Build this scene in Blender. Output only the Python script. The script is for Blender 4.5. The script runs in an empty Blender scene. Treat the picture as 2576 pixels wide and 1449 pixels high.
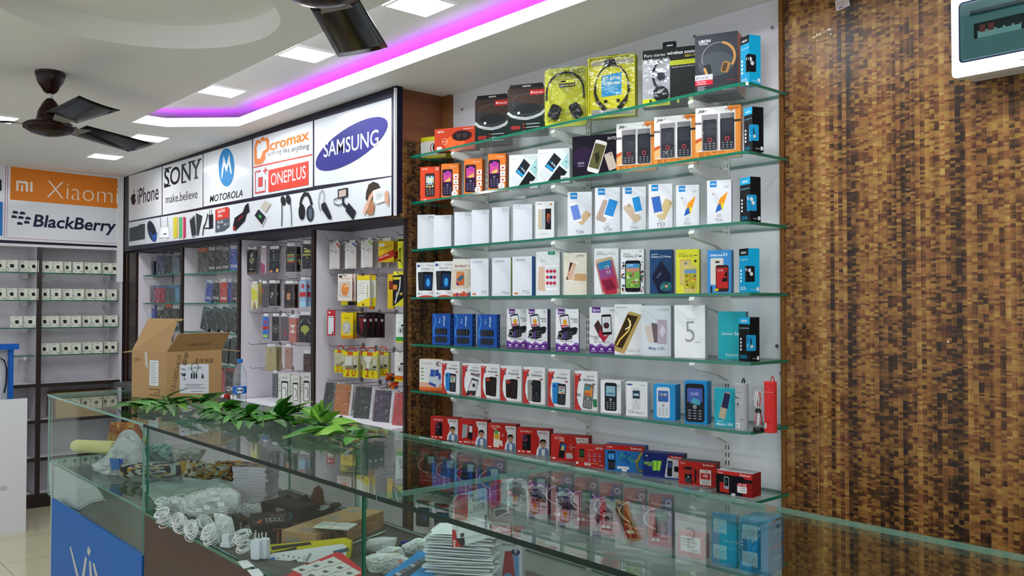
import bpy, math, random
from math import sin, cos, pi, radians, hypot, atan2, floor
from mathutils import Vector, Matrix
SC = bpy.context.scene
COL = SC.collection
RND = random.Random(7)

# ------------------------------------------------------------------ camera
F = 2200.0; CX, CY = 1288.0, 724.5; ZC = 1.55
YAW = math.atan2(2200 / math.hypot(2497, 2200), -2200 / math.hypot(1938, 2200))
PIT = math.atan(46.5 / F)
fx, fy = cos(YAW), sin(YAW)
RT = Vector((fy, -fx, 0)); FW = Vector((fx * cos(PIT), fy * cos(PIT), sin(PIT)))
UP = Vector((-fx * sin(PIT), -fy * sin(PIT), cos(PIT)))
cd = bpy.data.cameras.new('camera'); cam = bpy.data.objects.new('camera', cd); COL.objects.link(cam)
cam.matrix_world = Matrix((RT, UP, -FW)).transposed().to_4x4()
cam.location = (0, 0, ZC)
cd.sensor_width = 36; cd.sensor_fit = 'HORIZONTAL'; cd.lens = F / 2576 * 36; cd.clip_start = .02; cd.clip_end = 60
SC.camera = cam
SC.view_settings.view_transform = 'Standard'; SC.view_settings.look = 'None'
SC.view_settings.exposure = .06; SC.view_settings.gamma = 1
SC.cycles.transparent_max_bounces = 40; SC.cycles.max_bounces = 10
SC.cycles.sample_clamp_indirect = 6
# daylight through the open shop front behind the camera
wd = bpy.data.worlds.new('daylight'); SC.world = wd; wd.use_nodes = True
wb = wd.node_tree.nodes['Background']; wb.inputs[0].default_value = (.88, .93, 1, 1); wb.inputs[1].default_value = 1.08
HC, HR = 2.615, 2.72           # lower and raised ceiling
def ray(px, py): return FW + RT * ((px - CX) / F) - UP * ((py - CY) / F)
def onY(px, py, Y): r = ray(px, py); t = Y / r.y; return Vector((r.x * t, Y, ZC + r.z * t))
def onX(px, py, X): r = ray(px, py); t = X / r.x; return Vector((X, r.y * t, ZC + r.z * t))
def onZ(px, py, Z): r = ray(px, py); t = (Z - ZC) / r.z; return Vector((r.x * t, r.y * t, Z))
def pj(v):
    v = Vector(v) - Vector((0, 0, ZC)); d = v.dot(FW); return CX + F * v.dot(RT) / d, CY - F * v.dot(UP) / d

# ------------------------------------------------------------------ materials
MATS = {}
def lin(h):
    c = [int(h[i:i + 2], 16) / 255 for i in (0, 2, 4)]
    return tuple(x / 12.92 if x <= .04045 else ((x + .055) / 1.055) ** 2.4 for x in c) + (1,)
def newmat(n):
    m = bpy.data.materials.new(n); m.use_nodes = True; nt = m.node_tree; nt.nodes.clear()
    o = nt.nodes.new('ShaderNodeOutputMaterial'); return m, nt, o
class NT:
    def __init__(s, nt): s.t = nt
    def n(s, k, **kw):
        x = s.t.nodes.new('ShaderNode' + k)
        for a, b in kw.items(): setattr(x, a, b)
        return x
    def l(s, a, b): s.t.links.new(a, b)
    def math(s, op, a, b=None, c=None):
        x = s.n('Math', operation=op)
        for i, v in enumerate((a, b, c)):
            if v is None: continue
            if isinstance(v, (int, float)): x.inputs[i].default_value = v
            else: s.l(v, x.inputs[i])
        return x.outputs[0]
def plain(h, rough=.5, metal=0, spec=.5, bump=0, bs=60, coat=0, emit=0):
    m, nt, o = newmat('paint_' + h); N = NT(nt)
    b = N.n('BsdfPrincipled'); b.inputs['Base Color'].default_value = lin(h); b.inputs['Roughness'].default_value = rough
    b.inputs['Metallic'].default_value = metal; b.inputs['Specular IOR Level'].default_value = spec
    b.inputs['Coat Weight'].default_value = coat; b.inputs['Coat Roughness'].default_value = .06
    if emit:
        b.inputs['Emission Color'].default_value = lin(h); b.inputs['Emission Strength'].default_value = emit
    if bump:
        t = N.n('TexCoord'); z = N.n('TexNoise'); z.inputs['Scale'].default_value = bs; z.inputs['Detail'].default_value = 3
        N.l(t.outputs['Object'], z.inputs['Vector']); u = N.n('Bump'); u.inputs['Strength'].default_value = bump; u.inputs['Distance'].default_value = .01
        N.l(z.outputs[0], u.inputs['Height']); N.l(u.outputs[0], b.inputs['Normal'])
    N.l(b.outputs[0], o.inputs[0]); return m
def clear(tint, rough=0.0, boost=1.0, veil=0, bump=0, bs=30, vcol='ffffff'):
    m, nt, o = newmat('clear'); N = NT(nt)
    g = N.n('NewGeometry'); ior = N.math('ADD', 1.5, N.math('MULTIPLY', g.outputs['Backfacing'], -.8333))
    fr = N.n('Fresnel'); N.l(ior, fr.inputs[0])
    tr = N.n('BsdfTransparent'); tr.inputs[0].default_value = lin(tint)
    gl = N.n('BsdfGlossy'); gl.inputs['Roughness'].default_value = rough
    if bump:
        t = N.n('TexCoord'); z = N.n('TexNoise'); z.inputs['Scale'].default_value = bs; z.inputs['Detail'].default_value = 2
        N.l(t.outputs['Object'], z.inputs['Vector']); u = N.n('Bump'); u.inputs['Strength'].default_value = bump; u.inputs['Distance'].default_value = .02
        N.l(z.outputs[0], u.inputs['Height']); N.l(u.outputs[0], gl.inputs['Normal']); N.l(u.outputs[0], fr.inputs['Normal'])
    src = tr.outputs[0]
    if veil:
        d = N.n('BsdfDiffuse'); d.inputs[0].default_value = lin(vcol); mv = N.n('MixShader'); mv.inputs[0].default_value = veil
        N.l(tr.outputs[0], mv.inputs[1]); N.l(d.outputs[0], mv.inputs[2]); src = mv.outputs[0]
    mx = N.n('MixShader'); N.l(N.math('MINIMUM', N.math('MULTIPLY', fr.outputs[0], boost), 1.0), mx.inputs[0])
    N.l(src, mx.inputs[1]); N.l(gl.outputs[0], mx.inputs[2]); N.l(mx.outputs[0], o.inputs[0]); return m
def weave(dark=1.0):
    m, nt, o = newmat('woven_bark'); N = NT(nt)
    t = N.n('TexCoord'); s = N.n('SeparateXYZ'); N.l(t.outputs['Object'], s.inputs[0])
    a = N.math('ADD', s.outputs[0], N.math('MULTIPLY', s.outputs[1], 1.0)); z = s.outputs[2]
    def cells(cw, ch, seed):
        ci = N.math('FLOOR', N.math('DIVIDE', a, cw))
        w1 = N.n('TexWhiteNoise', noise_dimensions='2D'); c1 = N.n('CombineXYZ'); N.l(ci, c1.inputs[0]); c1.inputs[1].default_value = seed; N.l(c1.outputs[0], w1.inputs['Vector'])
        # a smooth warp of z makes the cell heights uneven
        nz = N.n('TexNoise', noise_dimensions='2D'); c2 = N.n('CombineXYZ'); N.l(N.math('MULTIPLY', ci, 7.31), c2.inputs[0]); N.l(N.math('MULTIPLY', z, 22), c2.inputs[1])
        N.l(c2.outputs[0], nz.inputs['Vector']); nz.inputs['Scale'].default_value = 1; nz.inputs['Detail'].default_value = 1
        zz = N.math('ADD', N.math('ADD', N.math('DIVIDE', z, ch), N.math('MULTIPLY', w1.outputs[0], 9)), N.math('MULTIPLY', nz.outputs[0], 3.2))
        ri = N.math('FLOOR', zz)
        w2 = N.n('TexWhiteNoise', noise_dimensions='3D'); c3 = N.n('CombineXYZ'); N.l(ci, c3.inputs[0]); N.l(ri, c3.inputs[1]); c3.inputs[2].default_value = seed
        N.l(c3.outputs[0], w2.inputs['Vector']); return w1.outputs[0], w2.outputs[0], w2.outputs['Color'], zz
    k1, r1, q1, z1 = cells(.0146, .0078, 1.5)
    k2, r2, q2, z2 = cells(.0292, .0135, 5.5)
    sl = N.n('TexNoise'); mp = N.n('Mapping'); N.l(t.outputs['Object'], mp.inputs[0]); mp.inputs['Scale'].default_value = (26, 26, .7); N.l(mp.outputs[0], sl.inputs['Vector']); sl.inputs['Scale'].default_value = 1; sl.inputs['Detail'].default_value = 2
    pick = N.math('GREATER_THAN', r2, .80)
    r = N.math('ADD', N.math('MULTIPLY', r1, N.math('SUBTRACT', 1.0, pick)), N.math('MULTIPLY', N.math('FRACT', N.math('MULTIPLY', r2, 7.7)), pick))
    v = N.math('ADD', N.math('MULTIPLY', r, .50), N.math('MULTIPLY', N.math('SUBTRACT', sl.outputs[0], .42), 1.25))
    v = N.math('ADD', v, N.math('MULTIPLY', N.math('SUBTRACT', k1, .28), .36))
    fi = N.n('TexNoise'); mq = N.n('Mapping'); N.l(t.outputs['Object'], mq.inputs[0]); mq.inputs['Scale'].default_value = (500, 500, 22); N.l(mq.outputs[0], fi.inputs['Vector']); fi.inputs['Scale'].default_value = 1
    v = N.math('ADD', v, N.math('MULTIPLY', N.math('SUBTRACT', fi.outputs[0], .5), .28))
    cr = N.n('ValToRGB'); e = cr.color_ramp.elements
    e[0].position = .02; e[0].color = lin('1f1209'); e[1].position = .95; e[1].color = lin('b48c50')
    for p, c in ((.17, '38230f'), (.32, '5e3a18'), (.48, '82562a'), (.66, '936632'), (.8, 'a0753c')):
        q = e.new(p); q.color = lin(c)
    N.l(v, cr.inputs[0])
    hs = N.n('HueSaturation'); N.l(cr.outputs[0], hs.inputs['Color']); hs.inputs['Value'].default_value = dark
    N.l(N.math('ADD', .485, N.math('MULTIPLY', q1, .03) if False else N.math('MULTIPLY', r1, .03)), hs.inputs['Hue'])
    b = N.n('BsdfPrincipled'); N.l(hs.outputs[0], b.inputs['Base Color']); b.inputs['Roughness'].default_value = .36; b.inputs['Specular IOR Level'].default_value = .35
    u = N.n('Bump'); u.inputs['Strength'].default_value = .35; u.inputs['Distance'].default_value = .002; N.l(r, u.inputs['Height']); N.l(u.outputs[0], b.inputs['Normal'])
    N.l(b.outputs[0], o.inputs[0]); return m
def wood(c1, c2, rough=.4, sc=(3, 3, 40)):
    m, nt, o = newmat('wood'); N = NT(nt); t = N.n('TexCoord'); mp = N.n('Mapping'); N.l(t.outputs['Object'], mp.inputs[0]); mp.inputs['Scale'].default_value = sc
    z = N.n('TexNoise'); N.l(mp.outputs[0], z.inputs['Vector']); z.inputs['Scale'].default_value = 1; z.inputs['Detail'].default_value = 5; z.inputs['Distortion'].default_value = .6
    cr = N.n('ValToRGB'); cr.color_ramp.elements[0].position = .3; cr.color_ramp.elements[1].position = .7; cr.color_ramp.elements[0].color = lin(c1); cr.color_ramp.elements[1].color = lin(c2)
    N.l(z.outputs[0], cr.inputs[0]); b = N.n('BsdfPrincipled'); N.l(cr.outputs[0], b.inputs['Base Color']); b.inputs['Roughness'].default_value = rough
    N.l(b.outputs[0], o.inputs[0]); return m
def floor_mat():
    m, nt, o = newmat('floor_tiles'); N = NT(nt); t = N.n('TexCoord'); br = N.n('TexBrick'); N.l(t.outputs['Object'], br.inputs['Vector'])
    br.offset = 0; br.inputs['Scale'].default_value = 1; br.inputs['Brick Width'].default_value = .6; br.inputs['Row Height'].default_value = .6; br.inputs['Mortar Size'].default_value = .003
    br.inputs['Color1'].default_value = lin('c2bc9f'); br.inputs['Color2'].default_value = lin('bab497'); br.inputs['Mortar'].default_value = lin('857f6c')
    b = N.n('BsdfPrincipled'); N.l(br.outputs[0], b.inputs['Base Color']); b.inputs['Roughness'].default_value = .12; N.l(b.outputs[0], o.inputs[0]); return m
def leaf_mat(c1, c2):
    m, nt, o = newmat('leaf'); N = NT(nt); t = N.n('TexCoord'); z = N.n('TexNoise'); N.l(t.outputs['Object'], z.inputs['Vector']); z.inputs['Scale'].default_value = 14
    cr = N.n('ValToRGB'); cr.color_ramp.elements[0].position = .35; cr.color_ramp.elements[1].position = .65; cr.color_ramp.elements[0].color = lin(c1); cr.color_ramp.elements[1].color = lin(c2)
    N.l(z.outputs[0], cr.inputs[0]); b = N.n('BsdfPrincipled'); N.l(cr.outputs[0], b.inputs['Base Color']); b.inputs['Roughness'].default_value = .5; b.inputs['Specular IOR Level'].default_value = .25
    N.l(b.outputs[0], o.inputs[0]); return m
def wall_mat(h):
    m, nt, o = newmat('laminate'); N = NT(nt); t = N.n('TexCoord'); z = N.n('TexNoise'); N.l(t.outputs['Object'], z.inputs['Vector']); z.inputs['Scale'].default_value = 1.3; z.inputs['Detail'].default_value = 3
    mx = N.n('Mix', data_type='RGBA'); c = lin(h); mx.inputs[6].default_value = c; mx.inputs[7].default_value = tuple(v * .93 for v in c[:3]) + (1,); N.l(z.outputs[0], mx.inputs[0])
    b = N.n('BsdfPrincipled'); N.l(mx.outputs[2], b.inputs['Base Color']); b.inputs['Roughness'].default_value = .4; b.inputs['Specular IOR Level'].default_value = .3; N.l(b.outputs[0], o.inputs[0]); return m
NAMED = {
    'ceil': lambda: plain('f0eeec', .85, bump=.03, bs=6), 'lip': lambda: plain('f0f0f0', .7), 'lam': lambda: wall_mat('e2e1e5'), 'lam2': lambda: wall_mat('d9d3da'),
    'glass': lambda: clear('f7fcfa', 0, .72), 'glassf': lambda: clear('f7fcfa', 0, .42), 'haze': lambda: clear('ffffff', .10, 1.2, .36, 1.0, 46), 'glass2': lambda: clear('eff8f4', 0, .95), 'edge': lambda: plain('0f6a52', .15, coat=.4), 'edged': lambda: plain('062019', .25, spec=.25), 'edgel': lambda: plain('7fae9f', .15, coat=.3),
    'bag': lambda: clear('ffffff', .07, 1.25, .01, 1.0, 34), 'film': lambda: clear('ffffff', .05, .9, .0, .5, 22), 'milky': lambda: clear('ffffff', .12, 1.5, .62, .9, 22, 'e6e8ea'), 'pane': lambda: clear('cfdedd', .02, .6),
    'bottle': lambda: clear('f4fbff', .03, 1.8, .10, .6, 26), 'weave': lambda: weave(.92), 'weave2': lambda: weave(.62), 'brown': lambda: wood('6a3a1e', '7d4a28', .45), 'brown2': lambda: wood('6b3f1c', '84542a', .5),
    'dwood': lambda: wood('38241b', '493024', .45, (2.5, 9, 9)), 'post': lambda: plain('23130f', .3), 'navy': lambda: plain('141228', .3, spec=.2), 'floor': floor_mat, 'signw': lambda: plain('d8dbe0', .14, spec=.3),
    'bracket': lambda: plain('dcdcd8', .4), 'slot': lambda: plain('26282a', .6), 'chrome': lambda: plain('b8b8b8', .18, 1), 'wire': lambda: plain('8d8a86', .3, .8), 'leafd': lambda: leaf_mat('174a14', '27661b'),
    'leafm': lambda: leaf_mat('2f7420', '4a8f2e'), 'leafl': lambda: leaf_mat('5f9a2c', '84b440'), 'stem': lambda: plain('9aa05a', .5), 'kraft': lambda: plain('b08a5c', .7, bump=.1, bs=40), 'kraft2': lambda: plain('8f6c42', .7),
    'fan': lambda: plain('26110d', .22, spec=.22), 'blade': lambda: plain('0c0908', .14, spec=.14), 'lamp': lambda: plain('ffffff', emit=9), 'white': lambda: plain('e9e9ea', .35), 'mdb': lambda: plain('efefe9', .25),
    'purple': lambda: plain('c400ff', emit=8), 'cool': lambda: plain('eaf4ff', emit=14), 'matt': lambda: plain('dcdcdc', .8)}
def mat(k):
    if k not in MATS:
        MATS[k] = NAMED[k]() if k in NAMED else (plain(k[:-1], .12, coat=.5) if k.endswith('g') else plain(k, .42, spec=.1))
    return MATS[k]

# ------------------------------------------------------------------ mesh builder
GL = {}
def glyphs(s, bold, shear):
    k = (s, bold, shear)
    if k not in GL:
        c = bpy.data.curves.new('t', 'FONT'); c.body = s; c.size = 1; c.resolution_u = 3; c.offset = bold; c.shear = shear
        o = bpy.data.objects.new('t', c); me = o.to_mesh()
        v = [(p.co.x, p.co.y) for p in me.vertices]; f = [tuple(p.vertices) for p in me.polygons]; o.to_mesh_clear()
        bpy.data.objects.remove(o); bpy.data.curves.remove(c)
        if not v: v = [(0, 0), (.5, 0)]
        xs = [p[0] for p in v]; GL[k] = (v, f, min(xs), max(xs))
    return GL[k]
class MB:
    def __init__(s): s.v = []; s.f = []; s.m = []; s.k = []
    def mi(s, c):
        if c not in s.k: s.k.append(c)
        return s.k.index(c)
    def poly(s, p, c):
        n = len(s.v); s.v += [tuple(q) for q in p]; s.f.append(tuple(range(n, n + len(p)))); s.m.append(s.mi(c))
    def mesh(s, v, f, c):
        n = len(s.v); s.v += [tuple(q) for q in v]; i = s.mi(c)
        for q in f: s.f.append(tuple(n + a for a in q)); s.m.append(i)
    def box(s, x0, y0, z0, x1, y1, z1, c, front=None, right=None, top=None, left=None, bot=None, M=None):
        P = [(x0, y0, z0), (x1, y0, z0), (x1, y1, z0), (x0, y1, z0), (x0, y0, z1), (x1, y0, z1), (x1, y1, z1), (x0, y1, z1)]
        if M: P = [tuple(M @ Vector(p)) for p in P]
        for idx, cc in (((0, 1, 5, 4), front), ((1, 2, 6, 5), right), ((2, 3, 7, 6), None), ((3, 0, 4, 7), left), ((4, 5, 6, 7), top), ((3, 2, 1, 0), bot)):
            s.mesh([P[i] for i in idx], [(0, 1, 2, 3)], cc or c)
    def tube(s, pts, r, c, n=6, r1=None, caps=True):
        pts = [Vector(p) for p in pts]; N = len(pts); rings = []; up = Vector((0, 0, 1))
        for i, p in enumerate(pts):
            d = (pts[min(i + 1, N - 1)] - pts[max(i - 1, 0)]).normalized()
            a = d.cross(up) if abs(d.z) < .95 else d.cross(Vector((1, 0, 0))); a.normalize(); b = a.cross(d)
            rr = r if r1 is None else r + (r1 - r) * i / (N - 1)
            rings.append([p + (a * cos(2 * pi * j / n) + b * sin(2 * pi * j / n)) * rr for j in range(n)])
        v = [q for R in rings for q in R]; f = [(i * n + j, i * n + (j + 1) % n, (i + 1) * n + (j + 1) % n, (i + 1) * n + j) for i in range(N - 1) for j in range(n)]
        if caps: f += [tuple(range(n)), tuple(range((N - 1) * n, N * n))]
        s.mesh(v, f, c)
    def lathe(s, prof, c, n=20, at=(0, 0, 0)):
        v = [(at[0] + r * cos(2 * pi * j / n), at[1] + r * sin(2 * pi * j / n), at[2] + z) for r, z in prof for j in range(n)]
        f = [(i * n + j, i * n + (j + 1) % n, (i + 1) * n + (j + 1) % n, (i + 1) * n + j) for i in range(len(prof) - 1) for j in range(n)]
        s.mesh(v, f + [tuple(range(n)), tuple(range((len(prof) - 1) * n, len(prof) * n))], c)
    def prism(s, pts, O, U, V, N, d, c, side=None):      # outline in the (U,V) plane, thickness d along N
        A = [O + U * x + V * y for x, y in pts]; B = [p + N * d for p in A]; n = len(A)
        s.mesh(B, [tuple(range(n))], c); s.mesh(A, [tuple(reversed(range(n)))], side or c)
        s.mesh(A + B, [(i, (i + 1) % n, n + (i + 1) % n, n + i) for i in range(n)], side or c)
    def grid(s, fn, nu, nv, c):
        v = [fn(i / nu, j / nv) for j in range(nv + 1) for i in range(nu + 1)]; w = nu + 1
        s.mesh(v, [(j * w + i, j * w + i + 1, (j + 1) * w + i + 1, (j + 1) * w + i) for j in range(nv) for i in range(nu)], c)
    def build(s, name, parent=None, smooth=False, loc=None, rot=None):
        me = bpy.data.meshes.new(name); me.from_pydata(s.v, [], s.f)
        for k in s.k: me.materials.append(mat(k))
        me.polygons.foreach_set('material_index', s.m)
        if smooth: me.polygons.foreach_set('use_smooth', [True] * len(s.f))
        me.update(); o = bpy.data.objects.new(name, me); COL.objects.link(o)
        if parent: o.parent = parent
        if loc is not None: o.location = loc
        if rot is not None: o.rotation_euler = rot if hasattr(rot, '__len__') else (0, 0, rot)
        return o
def tag(o, label, cat, group=None, kind=None):
    o['label'] = label; o['category'] = cat
    if group: o['group'] = group
    if kind: o['kind'] = kind
    return o
def empty(name, loc, label, cat, group=None, rot=0):
    o = bpy.data.objects.new(name, None); COL.objects.link(o); o.location = loc; o.rotation_euler = (0, 0, rot); o.empty_display_size = .05
    return tag(o, label, cat, group)
def struct(name, mb, smooth=False):
    o = mb.build(name, smooth=smooth); o['kind'] = 'structure'; return o
def rrect(cx, cy, w, h, r, rot=0, n=4):
    r = min(r, w / 2, h / 2); P = []
    for qx, qy, a0 in ((1, 1, 0), (-1, 1, 90), (-1, -1, 180), (1, -1, 270)):
        for i in range(n + 1):
            a = radians(a0 + 90 * i / n); P.append((qx * (w / 2 - r) + r * cos(a), qy * (h / 2 - r) + r * sin(a)))
    t = radians(rot); return [(cx + x * cos(t) - y * sin(t), cy + x * sin(t) + y * cos(t)) for x, y in P]

class Art:            # print on a flat face: x,y run 0..1 over the face, sizes are fractions of its height
    def __init__(s, mb, O, U, V, w, h, W=None):
        s.b = mb; s.O = Vector(O); s.U = Vector(U); s.V = Vector(V); s.N = s.U.cross(s.V).normalized(); s.w = w; s.h = h; s.L = 1; s.W = W
    def P(s, x, y): return s.O + s.U * x + s.V * y + s.N * (.00007 * s.L + .0001)
    def raw(s, pts, c): s.b.poly([s.P(x, y) for x, y in pts], c); s.L += 1
    def p(s, pts, c): s.raw([(x * s.w, y * s.h) for x, y in pts], c)
    def r(s, x0, y0, x1, y1, c): s.p([(x0, y0), (x1, y0), (x1, y1), (x0, y1)], c)
    def e(s, x, y, r, c, ry=None, rot=0, n=20):
        ry = ry or r; t = radians(rot); h = s.h
        s.raw([(x * s.w + h * (r * cos(a) * cos(t) - ry * sin(a) * sin(t)), y * h + h * (r * cos(a) * sin(t) + ry * sin(a) * cos(t))) for a in [2 * pi * i / n for i in range(n)]], c)
    def rr(s, x, y, w, h, c, rot=0, rad=.12): s.raw(rrect(x * s.w, y * s.h, w * s.h, h * s.h, rad * w * s.h, rot), c)
    def ln(s, pts, t, c, metric=False):
        q = [(x * s.w, y * s.h) for x, y in pts]; t = t * s.h / 2; L = []; R = []
        for i, p in enumerate(q):
            a = q[max(i - 1, 0)]; b = q[min(i + 1, len(q) - 1)]; d = hypot(b[0] - a[0], b[1] - a[1]) or 1; nx, ny = -(b[1] - a[1]) / d * t, (b[0] - a[0]) / d * t
            L.append((p[0] + nx, p[1] + ny)); R.append((p[0] - nx, p[1] - ny))
        v = [s.P(*a) for a in L + R]; n = len(q); s.b.mesh(v, [(i, i + 1, n + i + 1, n + i) for i in range(n - 1)], c); s.L += 1
    def ring(s, x, y, r, t, c, a0=0, a1=360, ry=None, n=24):
        ry = ry or r; k = s.h / s.w
        s.ln([(x + r * k * cos(radians(a0 + (a1 - a0) * i / n)), y + ry * sin(radians(a0 + (a1 - a0) * i / n))) for i in range(n + 1)], t, c)
    def t(s, txt, x, y, wf, c, b=0, i=0, rot=0, ys=1, al='l', hf=None):
        v, f, a0, a1 = glyphs(txt, .0105 * b, .3 * i); k = wf * s.w / max(a1 - a0, .05); ky = k * ys if hf is None else hf * s.h / .72; t = radians(rot)
        ox = {'l': 0, 'c': -wf * s.w / 2, 'r': -wf * s.w}[al]
        P = []
        for px, py in v:
            X = (px - a0) * k + ox; Y = py * ky; P.append(s.P(x * s.w + X * cos(t) - Y * sin(t), y * s.h + X * sin(t) + Y * cos(t)))
        s.b.mesh(P, f, c); s.L += 1
    def ph(s, x, y, h, asp, rot, body, scr, kind='s', c2='30405a'):
        w = h * asp; t = radians(rot)
        def T(u, v): return x + (u * w * cos(t) - v * h * sin(t)) * s.h / s.w, y + u * w * sin(t) + v * h * cos(t)
        s.rr(x, y, w, h, body, rot, .16)
        if kind == 's': X = T(0, .01); s.rr(X[0], X[1], w * .88, h * .76, scr, rot, .02)
        elif kind == 'b': X = T(.25, .38); s.e(X[0], X[1], w * .07, '202020'); X = T(0, -.1); s.rr(X[0], X[1], w * .3, h * .02, scr, rot, .1)
        else:
            X = T(0, .2); s.rr(X[0], X[1], w * .78, h * .36, scr, rot, .04); X = T(0, -.1); s.rr(X[0], X[1], w * .2, w * .2, c2, rot, .3)
            for j in range(4):
                for i in (-1, 0, 1): X = T(i * .27, -.2 - .07 * j); s.rr(X[0], X[1], w * .16, h * .03, c2, rot, .1); s.L -= 1
                s.L += 0
            s.L += 1
    # --- drawing by picture position on a face that stands at its real place
    def q(s, px, py):
        r = ray(px, py); C = Vector((0, 0, ZC)); Nn = s.W[1].cross(s.W[2]); t = (s.W[0] - C).dot(Nn) / r.dot(Nn); d = C + r * t - s.W[0]
        return d.dot(s.W[1]), d.dot(s.W[2])
    def pq(s, pts, c): s.raw([s.q(*p) for p in pts], c)
    def lq(s, pts, t, c): Q = [s.q(*p) for p in pts]; s.ln([(a / s.w, b / s.h) for a, b in Q], t / s.h, c)
    def tq(s, txt, x0, y0, x1, y1, hp, c, b=0, i=0, sh=None):
        A = s.q(x0, y0); B = s.q(x1, y1); T = s.q(x0, y0 - hp); w = hypot(B[0] - A[0], B[1] - A[1]); h = abs(T[1] - A[1])
        s.t(txt, A[0] / s.w, A[1] / s.h, w / s.w, c, b, i, math.degrees(atan2(B[1] - A[1], B[0] - A[0])), hf=h / s.h)
    def eq(s, x, y, rx, ry, rot, c, n=36):
        t = radians(rot); s.pq([(x + rx * cos(a) * cos(t) - ry * sin(a) * sin(t), y + rx * cos(a) * sin(t) + ry * sin(a) * cos(t)) for a in [-2 * pi * i / n for i in range(n)]], c)
def plane_art(mb, O, U, V, w, h): O = Vector(O); U = Vector(U); V = Vector(V); return Art(mb, O, U, V, w, h, (O, U, V))

# ------------------------------------------------------------------ room shell
def slab(name, x0, y0, z0, x1, y1, z1, c, **k):
    b = MB(); b.box(x0, y0, z0, x1, y1, z1, c, **k); return struct(name, b)
slab('floor', -8.2, -3, -.05, 2.5, 3.1, 0, 'floor')
b = MB()
X0, X1 = -8.2, 2.5
b.box(X0, 2.2, HC, X1, 3.0, HC + .02, 'ceil'); b.box(X0, 1.68, HC, -5.24, 2.2, HC + .02, 'ceil')
b.poly([(-5.24, 1.88, HC), (-5.24, 2.2, HC), (-4.93, 2.2, HC)], 'ceil')
cx, cy, cr = -3.21, 1.05, .49
b.box(X0, -3, HC, cx - .55, 1.68, HC + .02, 'ceil'); b.box(cx + .55, -3, HC, X1, 1.68, HC + .02, 'ceil')
b.box(cx - .55, -3, HC, cx + .55, cy - .55, HC + .02, 'ceil'); b.box(cx - .55, cy + .55, HC, cx + .55, 1.68, HC + .02, 'ceil')
n = 64; circ = [(cx + cr * cos(2 * pi * i / n), cy + cr * sin(2 * pi * i / n)) for i in range(n)]
sq = []
for i in range(n):
    a = 2 * pi * i / n; k = .55 / max(abs(cos(a)), abs(sin(a))); sq.append((cx + k * cos(a), cy + k * sin(a)))
V = [(x, y, HC) for x, y in circ] + [(x, y, HC) for x, y in sq] + [(x, y, HR - .01) for x, y in circ]
b.mesh(V, [(i, (i + 1) % n, n + (i + 1) % n, n + i) for i in range(n)] + [(i, 2 * n + i, 2 * n + (i + 1) % n, (i + 1) % n) for i in range(n)] + [tuple(range(2 * n, 3 * n))], 'ceil')
# raised ceiling and the sides of the long recess
b.box(X0, 1.66, HR, X1, 3.0, HR + .02, 'ceil')
b.box(-5.27, 1.66, HC + .001, X1, 1.68, HR, 'ceil')
struct('ceiling', b)
b = MB()
lip = [(-5.24, 1.68), (-5.24, 1.88), (-4.93, 2.2), (X1, 2.2)]
for i in range(3):
    (ax, ay), (bx, by) = lip[i], lip[i + 1]; d = hypot(bx - ax, by - ay); nx, ny = (by - ay) / d * .012, -(bx - ax) / d * .012
    P = [(ax, ay), (bx, by), (bx + nx, by + ny), (ax + nx, ay + ny)]; z0, z1 = HC - .0015, 2.667
    V = [(x, y, z0) for x, y in P] + [(x, y, z1) for x, y in P]
    b.mesh(V, [(0, 1, 5, 4), (1, 2, 6, 5), (2, 3, 7, 6), (3, 0, 4, 7), (4, 5, 6, 7), (3, 2, 1, 0)], 'lip')
struct('trim_1', b)
slab('wall_right', -3.6, 2.68, 0, -1.63, 2.75, HC, 'lam')
slab('wall_back', X0, 2.66, 0, -3.561, 2.75, HC, 'lam2')
slab('wall_far', X0 - .06, -3, 0, -7.82, 2.75, HC, 'lam2')
# woven panelling right of the shelves, with its beaded edge strip
slab('wall_woven', -1.62, 2.665, 0, X1, 2.75, HC, 'weave')
b = MB(); b.box(-1.632, 2.655, 0, -1.618, 2.668, HC, 'brown2')
z = .25
while z < HC - .01:
    b.lathe([(.002, 0), (.0072, .0022), (.0072, .0042), (.002, .0064)], '8c6434', 6, (-1.6245, 2.656, z)); z += .0068
struct('trim_2', b)
slab('trim_3', -1.5013, 2.6635, 0, -1.5, 2.6655, HC, 'a88a56')
# return panel between the sign wall and the shelf wall
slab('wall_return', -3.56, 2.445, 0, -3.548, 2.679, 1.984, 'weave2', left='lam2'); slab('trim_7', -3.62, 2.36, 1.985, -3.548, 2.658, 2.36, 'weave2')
b = MB(); b.box(-3.62, 2.36, 2.361, -3.546, 2.658, HC - .001, 'brown'); struct('trim_4', b)
b = MB(); b.box(-3.546, 2.655, 0, -3.49, 2.682, HC, 'brown2'); struct('trim_5', b)
# screws in the white laminate
for i, (x, y) in enumerate(((1163, 275), (1748, 92), (1943, 70), (1975, 415), (1955, 870), (1965, 939))):
    p = onY(x, y, 2.679); b = MB(); b.lathe([(.006, 0), (.006, .003), (.003, .004)], 'wire', 10); b.box(-.005, -.0008, .0041, .005, .0008, .0045, 'slot')
    o = b.build('wall_screw', loc=p, rot=(radians(90), 0, 0))
    tag(o, ('small steel screw near the ceiling at the left end of the white shelf wall', 'steel screw above the headset boxes on the white shelf wall', 'steel screw high at the right end of the white shelf wall', 'screw beside the second glass shelf at the right edge of the white wall', 'screw right of the slim black earphone box on the fifth shelf', 'screw above the red cylinder box on the sixth shelf')[i], 'screw', 'screws in the shelf wall')

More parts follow.
